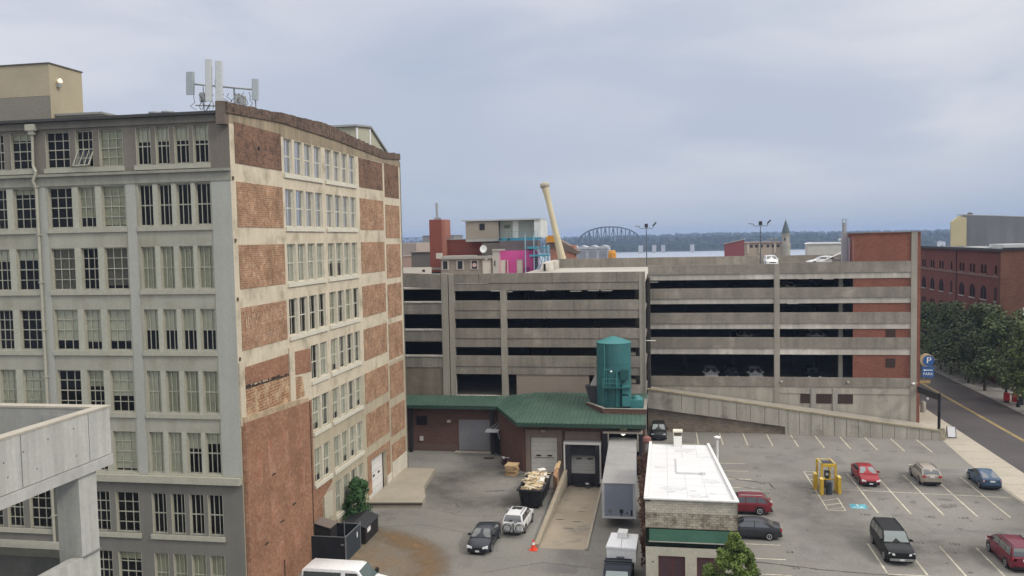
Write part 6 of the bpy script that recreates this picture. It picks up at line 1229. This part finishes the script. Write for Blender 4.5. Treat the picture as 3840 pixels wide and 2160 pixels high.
for a_,b_ in ((158.6,158.95),(139.2,139.5)): wh.part(MB().box(XW-.14,XW,a_,b_,0,20.5),'pilaster',mat('dark_pilaster',(.07,.03,.027)))
g=MB(); g.box(53,58,145,151,20.5,21.5); g.box(51.5,53.8,150,158,20.5,21.0); wh.part(g,'roof_unit',mat('pale_roof_unit',(.50,.51,.50)))
g=MB(); g.box(XW+3.2,XW+4.2,139.1,139.19,10.2,12); wh.part(g,'sign_plate',white_paint)
# buildings behind warehouse
gb=Thing('grey_long_hall',(66,200,0),'tall blank grey hall with gabled cream end behind the warehouse','building')
g=MB(); g.quad((65.5,200,15),(100,200,15),(100,200,25.2),(65.5,200,27.15)); g.quad((65.5,200,15),(65.5,200,27.15),(65.5,206,27.1),(65.5,206,15)); gb.part(g,'wall',mat('slate_grey_wall',(.17,.175,.19),var=.15,vs=.12,streak=.15,ss=.4))
g=MB(); g.ext([(62.4,15),(65.45,15),(65.45,26.6),(64.0,27.0),(62.4,25.7)],'y',199.6,200.4); gb.part(g,'cream_end',mat('cream_cladding',(.50,.44,.27),var=.05)); g=MB(); g.prism([(65.5,200),(100,200),(100,206),(65.5,206)],[27.16,25.21,25.3,27.3],[27.3,25.35,25.5,27.5]); gb.part(g,'roof',mat('pale_hall_roof',(.45,.46,.46)))
g=MB(); g.lathe((66.6,201,27.2),[(.6,0),(.5,.4),(.1,.6)],12); gb.part(g,'roof_vent',mat('dark_vent',(.12,.12,.12)))
# ================================================================== MUSEUM COMPLEX BEHIND GARAGE
mu=Thing('rooftop_rooms',(-27,136,18.4),'grey block rooftop rooms with white doors and a magenta wall behind the garage parapet','building')
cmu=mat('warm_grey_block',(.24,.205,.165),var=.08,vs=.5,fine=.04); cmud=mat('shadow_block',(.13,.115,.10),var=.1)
g=MB(); g.box(-36.15,-26.3,136,150,15,20.75); mu.part(g,'wall',cmu)
g=MB(); g.box(-36.3,-27.3,135.5,150,20.76,21.25); mu.part(g,'roof_edge',mat('grey_roof_edge',(.30,.285,.25))); g=MB(); g.box(-36.75,-35.9,135.3,136.3,20.9,21.8); mu.part(g,'corner_box',mat('cream_corner_box',(.48,.44,.38)))
for x0,x1 in ((-36.0,-34.75),(-33.5,-32.2),(-31.1,-29.75)):
    g=MB(); g.box(x0,x1,135.9,135.99,19.0,20.55); w1=mu.part(g,'window',mat('pinkish_frame',(.42,.37,.34))); g=MB(); g.box(x0+.25,x1-.25,135.87,135.9,19.12,20.42); mu.part(g,'pane',mat('dark_pane',(.02,.022,.02),rough=.3),w1)
g=MB(); g.lathe((-30.42,135.86,19.75),[(.35,0),(.35,.02)],16,(0,-1,0)); mu.part(g,'round_emblem',mat('pale_emblem',(.5,.35,.32)))
for x0,x1,z1 in ((-29.0,-27.72,20.45),(-26.2,-25.3,20.35),(-23.25,-22.45,20.35)):
    g=MB(); g.box(x0,x1,135.8 if x0<-26 else 135.75,135.88,18.3,z1); d=mu.part(g,'door',mat('cream_door',(.52,.47,.40),var=.03)); g=MB(); g.box(x0-.12,x1+.12,135.89,135.93,18.3,z1+.15); mu.part(g,'door_frame',mat('buff_frame',(.45,.38,.30)),d)
g=MB(); g.box(-28.6,-28.2,135.6,135.9,20.6,20.8); g.box(-27.05,-26.85,135.6,135.98,19.5,20.4); mu.part(g,'wall_lamp',white_paint)
g=MB(); g.box(-26.29,-19.9,136.0,138,15,22.0); mu.part(g,'magenta_wall',mat('magenta_paint',(.52,.075,.26),rough=.6,var=.05,vs=.8))
g=MB(); g.box(-26.3,-26.05,135.7,135.99,18.3,22.2); g.box(-24.95,-24.75,135.7,135.98,18.3,20.5); mu.part(g,'pink_pier',mat('pale_pink',(.55,.30,.36)))
g=MB(); g.box(-26.2,-19.9,136.02,139,22.01,23.6); mu.part(g,'shadowed_band',mat('purple_grey_band',(.12,.10,.105),var=.15))
g=MB(); g.box(-27.3,-26.25,135.6,135.98,15,22.25); g.box(-27.3,-25.2,135.4,135.6,22.05,22.3); mu.part(g,'downpipe_trim',mat('cream_pipe',(.42,.39,.35)))
g=MB(); g.box(-30,-26.3,140,150,21.3,23.3); mu.part(g,'upper_block',cmud)
g=MB(); g.box(-21.9,-21.2,134.8,135.4,18.2,19.2); g.lathe((-21.55,135.1,19.2),[(.35,0),(.2,.2)],10); mu.part(g,'purple_bin',mat('purple_bin',(.16,.02,.10)))
sdsh=Thing('satellite_dish',(-29.2,136.5,21.25),'white round satellite dish on the rooftop rooms','satellite dish')
g=MB(); g.lathe((-29.0,136.6,22.35),[(.05,-.2),(.4,-.12),(.62,.02),(.64,.05),(.1,-.1)],20,(-.25,-1,.15)); sdsh.part(g,'dish',white_paint,smooth=40); g=MB(); g.tube((-29.0,136.8,21.25),(-29.0,136.8,22.3),.06); g.box(-30.0,-28.4,136.2,137.2,21.26,21.36); sdsh.part(g,'mount',steel_dark)
pt=Thing('grey_penthouse',(-27,142,23),'grey metal clad penthouse with small black window and blue balcony','penthouse')
g=MB(); g.box(-33.2,-27.5,142,150,24.0,26.95); pt.part(g,'wall',mat('penthouse_cladding',(.29,.255,.205),var=.06,vs=.4,fine=.03)); g=MB(); g.box(-27.4,-21.3,143,150,23.8,27.0); pt.part(g,'recessed_wall',mat('pale_sage',(.36,.35,.29),var=.05))
g=MB(); g.box(-33.8,-20.2,141.7,150,27.05,27.3); pt.part(g,'roof',mat('pale_roof_line',(.42,.43,.42))); g=MB(); g.box(-33.2,-27.4,141.9,143,23.55,23.98); pt.part(g,'floor_edge',mat('grey_floor_edge',(.34,.33,.30)))
g=MB(); g.box(-30.75,-29.85,141.93,141.99,25.55,26.6); w1=pt.part(g,'window',black_trim); g=MB(); g.box(-25.15,-24.15,142.9,142.99,24.1,26.95); pt.part(g,'door',mat('bright_door',(.72,.68,.60)))
g=MB(); g.box(-21.3,-20.15,141.9,150,24.1,27.04); pt.part(g,'corner_panel',mat('white_corner_panel',(.60,.61,.58))); g=MB(); g.box(-26.6,-25.6,142.9,142.99,25.75,26.3); pt.part(g,'wall_box',mat('olive_box',(.15,.15,.11)))
bl_=mat('balcony_blue',(.06,.25,.34),rough=.5,var=.06); bls=mat('pale_blue_steel',(.25,.38,.46),rough=.5,var=.06)
g=MB(); g.box(-27.2,-20.4,140.6,143,23.55,24.1); pt.part(g,'balcony',bl_)
g=MB()
for k in range(13): x=-27.2+.56*k; g.tube((x,140.65,24.1),(x,140.65,25.15),.03,n=4)
for z in (24.45,24.8,25.15): g.tube((-27.2,140.65,z),(-20.4,140.65,z),.03,n=4)
pt.part(g,'balcony_rail',mat('slate_rail',(.16,.20,.24)))
g=MB()
for x in (-26.9,-25.4): g.lathe((x,140.3,23.9),[(.05,-.15),(.25,0),(.05,.2)],10)
pt.part(g,'floodlight',steel_dark)
stt=Thing('blue_stair_tower',(-18.9,137,18.4),'open pale blue steel stair tower beside the magenta wall','stair tower')
g=MB()
for x in (-21.7,-20.3,-19.6,-18.6,-17.9):
    g.tube((x,134.6,18.2),(x,134.6,24.6 if x<-20 else (22.6 if x<-19 else 22.9)),.09,n=6)
for x in (-20.3,-18.4): g.tube((x,137,18.2),(x,137,22.8),.08,n=6)
for (a,b) in (((-20.3,134.6,18.6),(-18.2,134.6,20.6)),((-18.2,134.6,20.6),(-20.3,134.6,22.4)),((-19.6,134.6,18.2),(-18.7,134.6,21.5)),((-18.6,134.6,18.3),(-19.6,134.6,21.6))): g.bar(a,b,.1,.14)
for k in range(9): z=18.4+.45*k; g.tube((-20.2,134.55,z),(-18.0,134.55,z+.12),.025,n=4)
stt.part(g,'steel_frame',bls)
g=MB(); g.box(-21.4,-19.9,134.4,136.5,22.25,22.6); g.box(-21.0,-17.9,134.4,136.5,21.0,21.3); g.box(-19.5,-18,134.5,136.5,22.3,22.5); stt.part(g,'landing',bl_)
g=MB(); g.box(-20.25,-20.0,135.2,135.99,18.3,21.3); stt.part(g,'dark_slot',black_trim)
rt=Thing('red_brick_shaft',(-38.2,142,18),'slim red brick chimney shaft with steel flue left of the satellite dish','chimney')
smr=mat('plain_red_brick',(.20,.06,.042),var=.06,vs=.4,fine=.03); smr2=mat('orange_red_brick',(.33,.14,.10),var=.05,vs=.4)
g=MB(); g.box(-39.65,-37.6,142,146,15,27.5); g.box(-36.9,-28.5,143.5,150,18,23.95); rt.part(g,'shaft',smr); g=MB(); g.box(-37.59,-36.9,142.3,146,15,27.48); rt.part(g,'pale_corner',smr2); g=MB(); g.tube((-38.45,143,27.5),(-38.5,143,30.4),.22,n=10); g.box(-38.9,-37.8,142.6,143.4,27.5,27.85); rt.part(g,'flue',steel_grey)
g=MB(); g.box(-37.3,-33.2,143.4,150,23.96,24.1); rt.part(g,'coping',mat('pale_coping2',(.42,.43,.42)))
# the leaning giant bat
bt=Thing('giant_bat',(-19.9,180,0),'gigantic cream baseball bat leaning against the building behind the garage','bat sculpture')
woodm=mat('cream_bat_paint',(.60,.52,.34),rough=.55,var=.04,vs=.3)
A=Vector((-17.9,180,5)); B=Vector((-24.6,180,35.3)); ax=(B-A).normalized(); Lb=(B-A).length
prof=[(.4,0),(1.0,.35),(1.22,1.5),(1.2,6),(1.05,10),(.86,15),(.70,19),(.60,23),(.58,27),(.66,29),(.8,Lb-.6)]
g=MB(); g.lathe(A,prof,28,ax); bt.part(g,'barrel',woodm,smooth=50); g=MB(); g.lathe(B,[(.82,-.62),(.98,-.45),(1.02,-.05),(.88,.35),(.4,.55)],28,ax); bt.part(g,'knob',mat('grey_cream_knob',(.40,.36,.27),rough=.6,var=.1),smooth=50)
mb2=Thing('brick_museum_block',(-21,186,0),'brick building block behind the bat with an orange banner on its roof','building')
g=MB(); g.box(-24.4,-19.1,186,192,0,22.2); mb2.part(g,'wall',mat('orange_brown_brick',(.36,.17,.115),var=.1,vs=.3)); g=MB(); g.ext([(-25.3,22.2),(-18.4,20.3),(-18.1,20.9),(-22.1,23.4),(-25.3,22.8)],'y',185.8,192); mb2.part(g,'roof',mat('brown_gable_roof',(.17,.13,.105))); g=MB(); g.box(-25.2,-22.4,185.2,185.4,23.0,24.5); mb2.part(g,'banner',mat('orange_banner',(.62,.28,.03),var=.1)); g=MB(); g.lathe((-22.4,185,22.3),[(.1,-.5),(.6,0),(.1,.5)],12); mb2.part(g,'globe',white_paint)
ns_=Thing('parapet_notch_wall',(-17.4,132,18.9),'short grey wall stub with dark slot at the end of the pale roof deck','wall'); g=MB(); g.box(-17.6,-16.75,124,138.9,18.95,20.3); ns_.part(g,'wall',conc_mid); g=MB(); g.box(-17.3,-17.0,123.95,123.99,19.1,20.1); ns_.part(g,'slot',black_trim)
dw=Thing('white_parapet_wall',(-35,121,19),'white painted parapet strip with a dark scupper at the left of the garage roof','wall')
g=MB(); g.box(-42,-33.7,121,121.3,17.8,19.95); dw.part(g,'wall',mat('cream_white_wall',(.55,.51,.45),var=.05)); g=MB(); g.box(-35.0,-34.6,120.95,120.99,19.3,19.6); dw.part(g,'scupper',black_trim)
tb1=Thing('tan_hall',(-75,250,0),'low tan hall with darker left panel at the far left of the skyline','building')
g=MB(); g.box(-84,-69.4,250,270,19.5,23.3); tb1.part(g,'wall',mat('pinkish_tan',(.50,.40,.33),var=.05)); g=MB(); g.box(-84,-74.1,249.9,249.98,19.5,23.2); tb1.part(g,'dark_panel',mat('taupe_panel',(.30,.25,.215),var=.05)); g=MB(); g.box(-84,-69.4,249.6,270,0,19.3); tb1.part(g,'lower_wall',mat('rosy_tan',(.36,.24,.18),var=.08)); g=MB(); g.box(-84,-69.4,249.4,250,19.31,19.5); tb1.part(g,'ledge',mat('pale_ledge',(.60,.55,.48)))
tb2=Thing('grey_block_house',(-74,330,0),'plain grey block just above the tan hall roofline','building'); g=MB(); g.box(-95,-82,330,345,5,25.8); tb2.part(g,'wall',mat('haze_grey_block',(.22,.22,.22),var=.05)); g=MB(); g.box(-95.2,-81.8,329.8,345.2,25.8,26.0); tb2.part(g,'coping',cmu)
tb3=Thing('brown_roof_hut',(-48,180,0),'small brown roof hut beside the red brick shaft','building'); g=MB(); g.box(-53,-48.6,175,180,10,21.4); tb3.part(g,'wall',cmud); g=MB(); g.box(-53.3,-48.4,174.7,180.3,21.42,21.6); tb3.part(g,'roof',cmu)
# pale plant and orange tank
pb=Thing('pale_riverside_plant',(-43,500,0),'pale hazy riverside plant with four shallow peaked roofs','building')
pale=mat('pale_plant_wall',(.36,.38,.41),var=.08,vs=.05)
g=MB(); g.box(-56,-31,500,520,0,17.2); pb.part(g,'wall',pale); g=MB()
for k in range(4): x=-55.5+6.2*k; g.ext([(x,17.22),(x+5.6,17.22),(x+5.6,18.3),(x+2.8,19.3),(x,18.3)],'y',499.5,520)
pb.part(g,'peaked_roof',mat('pale_plant_roof',(.40,.42,.44))); g=MB()
for k in range(3): x=-49+6.2*k; pb.part(MB().box(x,x+4.6,499.8,499.98,11.5,16),'opening',mat('grey_opening',(.22,.23,.26)))
og=Thing('orange_tank',(-17.4,300,0),'small orange octagonal tank rising over the far garage parapet','tank'); g=MB(); g.lathe((-17.4,300,0),[(1.45,0),(1.45,18.2),(1.1,19.1)],8); og.part(g,'shell',mat('tank_orange',(.58,.26,.03),var=.15,vs=.5)); g=MB(); g.lathe((-17.4,300,19.1),[(1.12,0),(.9,.15)],8); og.part(g,'cap',mat('tank_orange_top',(.65,.33,.06)))
# turreted building
ca=Thing('turreted_building',(37,350,0),'cream stone building with round turret and dark pointed spire beyond the garage','building')
st=mat('cream_stone',(.38,.31,.235),var=.1,vs=.1); rs=mat('red_flank',(.27,.075,.075),var=.06,vs=.1)
g=MB(); g.box(32.4,47.2,350,370,0,20.2); ca.part(g,'wall',st)
g=MB(); g.quad((32.3,350.1,0),(25.0,356,0),(25.0,356,20.1),(32.3,350.1,21.9)); g.quad((25,356,0),(32.3,370,0),(32.3,370,20),(25,356,20.1)); ca.part(g,'red_flank',rs); g=MB(); g.bar((25,355.9,20.25),(32.4,350,22.0),.6,.25); ca.part(g,'flank_coping',mat('pale_coping3',(.5,.48,.45)))
g=MB(); g.box(32.2,47.5,349.6,370,20.3,20.75); ca.part(g,'roof',mat('rosy_roof',(.30,.22,.19)))
for k in range(7):
    x=34.6+1.95*k+(.5 if k>2 else 0); g=MB(); g.box(x,x+1.05,349.9,349.98,18.6,19.7); ca.part(g,'window',mat('turret_window',(.04,.03,.03)))
for x in (33.4,38.0,43.8): g=MB(); g.box(x,x+.7,349.5,349.97,16.2,20.2); ca.part(g,'pilaster',mat('pale_stone',(.45,.39,.31)))
g=MB(); g.lathe((48.3,350,0),[(1.7,0),(1.7,18.6),(1.8,18.7),(1.8,20.1),(1.45,20.2),(1.45,23.4),(1.75,23.5),(1.75,23.9)],24); tu=ca.part(g,'turret',mat('grey_stone_turret',(.33,.31,.26),var=.1,vs=.2),smooth=40); g=MB(); g.lathe((48.3,350,23.9),[(1.65,0),(1.15,2.2),(.35,4.8),(.06,5.4),(.04,6.6)],24); ca.part(g,'spire',mat('slate_spire',(.07,.095,.10),rough=.5,var=.1),tu,smooth=40); g=MB(); g.box(47.5,48.0,348.5,348.62,21.2,22.3); ca.part(g,'turret_window',black_trim,tu)
g=MB()
for x in (43.2,44.9): ca.part(MB().lathe((x,352,20.75),[(.5,0),(.5,1.0),(.6,1.1),(.4,1.6)],12),'roof_vent',mat('turret_roof_vent',(.30,.31,.30)))
g.box(39.6,41.3,350.5,352,20.75,21.2); ca.part(g,'roof_vent',mat('turret_roof_vent',(.30,.31,.30)))
# white storage shed & tank by the river
wsd=Thing('white_river_shed',(85,420,0),'long white rounded shed beyond the garage roof right of the turret','shed'); g=MB(); g.box(68,86,420,428,0,18.7); wsd.part(g,'wall',mat('shed_cream',(.48,.46,.40),var=.08)); g=MB(); g.ext([(67.5,18.72),(86,18.72),(86,19.0),(84,19.4),(70,19.5),(68,19.2)],'y',419.5,428); wsd.part(g,'roof',white_paint)
wtk=Thing('white_storage_tank',(94,440,0),'pale disc shaped storage tank beside the white river shed','tank'); g=MB(); g.lathe((92,440,0),[(5.5,0),(5.5,20.0)],24); wtk.part(g,'shell',mat('tank_lilac_grey',(.30,.29,.34))); g=MB(); g.lathe((92,440,20.0),[(6.2,0),(6.2,.9),(1,1.6)],24); wtk.part(g,'roof',white_paint)
# cars on garage roof
car('white car parked on the garage roof below the turreted building','car','roof_white_car',(16.25,133.6,18.95),R(-90),suv(),whitec,rails=False)
car('white car with raised tailgate near the stair tower on the garage roof','car','roof_raised_hatch_car',(23.9,133.5,18.95),R(180),sedan(),whitec); 
hr=Thing('white_stair_rail',(25.6,133,18.95),'white sloping stair roof beside the grey flue on the garage roof','stair roof'); g=MB(); g.bar((24.0,132.5,19.9),(26.7,132.5,21.1),.6,.10); hr.part(g,'sloping_roof',white_paint); g=MB(); g.box(26.4,26.6,132.3,132.7,18.95,20.9); g.box(25.0,26.4,132.4,132.6,19.2,20.0); hr.part(g,'side_panel',mat('dusky_panel',(.15,.14,.14)))
# cars inside the decks
for (x,y,z,pm_,lab) in ((6.2,114.9,4.58,paint('dulled_white',(.42,.42,.42)),'white car parked in the lowest open deck, left one of the two white noses'),(11.9,114.9,4.58,MATS['dulled_white'],'white car parked in the lowest open deck beside the middle column'),(8.9,115.2,4.58,char,'dark car parked between the two white cars in the lowest deck'),(19.2,115.6,4.58,blackp,'black car parked in the lowest deck right of the middle column'),(10.6,115.2,9.5,beige,'beige car on the second open deck left of the middle column'),(19.6,115.2,9.5,MATS['dulled_white'],'white car on the second open deck right of the middle column'),(16.0,115.4,12.65+3.2,beige,'pale car on the top covered deck next to the middle column')):
    car(lab,'car','deck_car',(x,y,z),R(-90),suv(roof=1.7,belt=1.12),pm_,group='cars parked inside the garage decks',parts=False)
# ================================================================== FAR BRIDGE
br=Thing('arched_truss_bridge',(-105,1750,-10),'long hazy blue steel truss bridge with one arched span across the river','bridge')
stl=mat('bridge_steel',(.05,.06,.075),var=.1,vs=.02); YBr=1750
def ztop(x): t=(x+107)/66; return 14+31*(max(0,1-abs(t)**2.3))**.62
g=MB(); xs=[-173+132*k/16 for k in range(17)]
for yy in (YBr,YBr+9):
    for a,b in zip(xs,xs[1:]): g.bar((a,yy,ztop(a)),(b,yy,ztop(b)),2.4,2.6); g.bar((a,yy,11),(b,yy,11),2.2,2.4)
    for x in xs[1:-1]: g.bar((x,yy,11),(x,yy,ztop(x)),1.2,1.2)
    for k,(a,b) in enumerate(zip(xs[1:-1],xs[2:-1])): 
        if k%2: g.bar((a,yy,11),(b,yy,ztop(b)),.8,.8)
        else: g.bar((a,yy,ztop(a)),(b,yy,11),.8,.8)
br.part(g,'arched_span',stl)
def flat(x0,x1,n,name):
    g=MB(); q=[x0+(x1-x0)*k/n for k in range(n+1)]
    for yy in (YBr,YBr+9):
        for a,b in zip(q,q[1:]): g.bar((a,yy,31 if x0<-300 else 19),(b,yy,31 if x0<-300 else 19),1.4,1.4); g.bar((a,yy,22 if x0<-300 else 11),(b,yy,22 if x0<-300 else 11),1.4,1.4)
        for k,x in enumerate(q[:-1]):
            h0,h1=(22,31) if x0<-300 else (11,19); g.bar((x,yy,h0),(x,yy,h1),.9,.9); g.bar((x,yy,h0 if k%2 else h1),(q[k+1],yy,h1 if k%2 else h0),.9,.9)
    br.part(g,name,stl)
flat(-640,-500,14,'flat_span'); 
g=MB(); g.box(-500,-173,YBr,YBr+9,9,12); g.box(-41,360,YBr,YBr+9,6,8.5); br.part(g,'deck',stl)
for x in (-176,-44,-16,2,60,130): g=MB(); g.box(x-5 if x<-100 else x-4,x+5 if x==-44 else x+4,YBr-2,YBr+12,-10.5,8.9 if x<-100 else 5.9); br.part(g,'pier',mat('pale_stone_pier',(.42,.42,.42),var=.1,vs=.05))
for k,(x,y,w_,h,d) in enumerate([(330,1885,14,9,10),(210,1890,10,7,8),(560,1900,16,8,10),(760,1960,12,9,9),(980,1950,14,8,9)]):
    t=Thing('riverbank_house',(x,y,hillh(x,y)),'pale house among the far riverbank trees, %s'%('just above the water','smaller one nearer the bridge','in the middle of the wooded slope','higher on the slope','farthest right on the slope')[k],'house','houses on the far bank'); z=hillh(x,y); g=MB(); g.box(x,x+w_,y-22,y-22+d,z-4,z+h); t.part(g,'wall',mat('far_house_wall',(.55,.55,.54))); g=MB(); g.ext([(x-.5,z+h),(x+w_+.5,z+h),(x+w_/2,z+h+3)],'y',y-22.5,y-22+d+.5); t.part(g,'roof',mat('far_house_roof',(.25,.24,.24)))
# ================================================================== AIR
hz=MB().box(-7000,7000,-70,6500,-14,62)
m=bpy.data.materials.new('haze_air'); m.use_nodes=True; t_=m.node_tree; t_.nodes.clear(); o=t_.nodes.new('ShaderNodeOutputMaterial'); pv=t_.nodes.new('ShaderNodeVolumePrincipled'); pv.inputs['Color'].default_value=(.45,.60,.88,1); pv.inputs['Density'].default_value=.00022; pv.inputs['Anisotropy'].default_value=.0; t_.links.new(pv.outputs[0],o.inputs['Volume'])
h=build(hz,'haze',m); h['kind']='stuff'
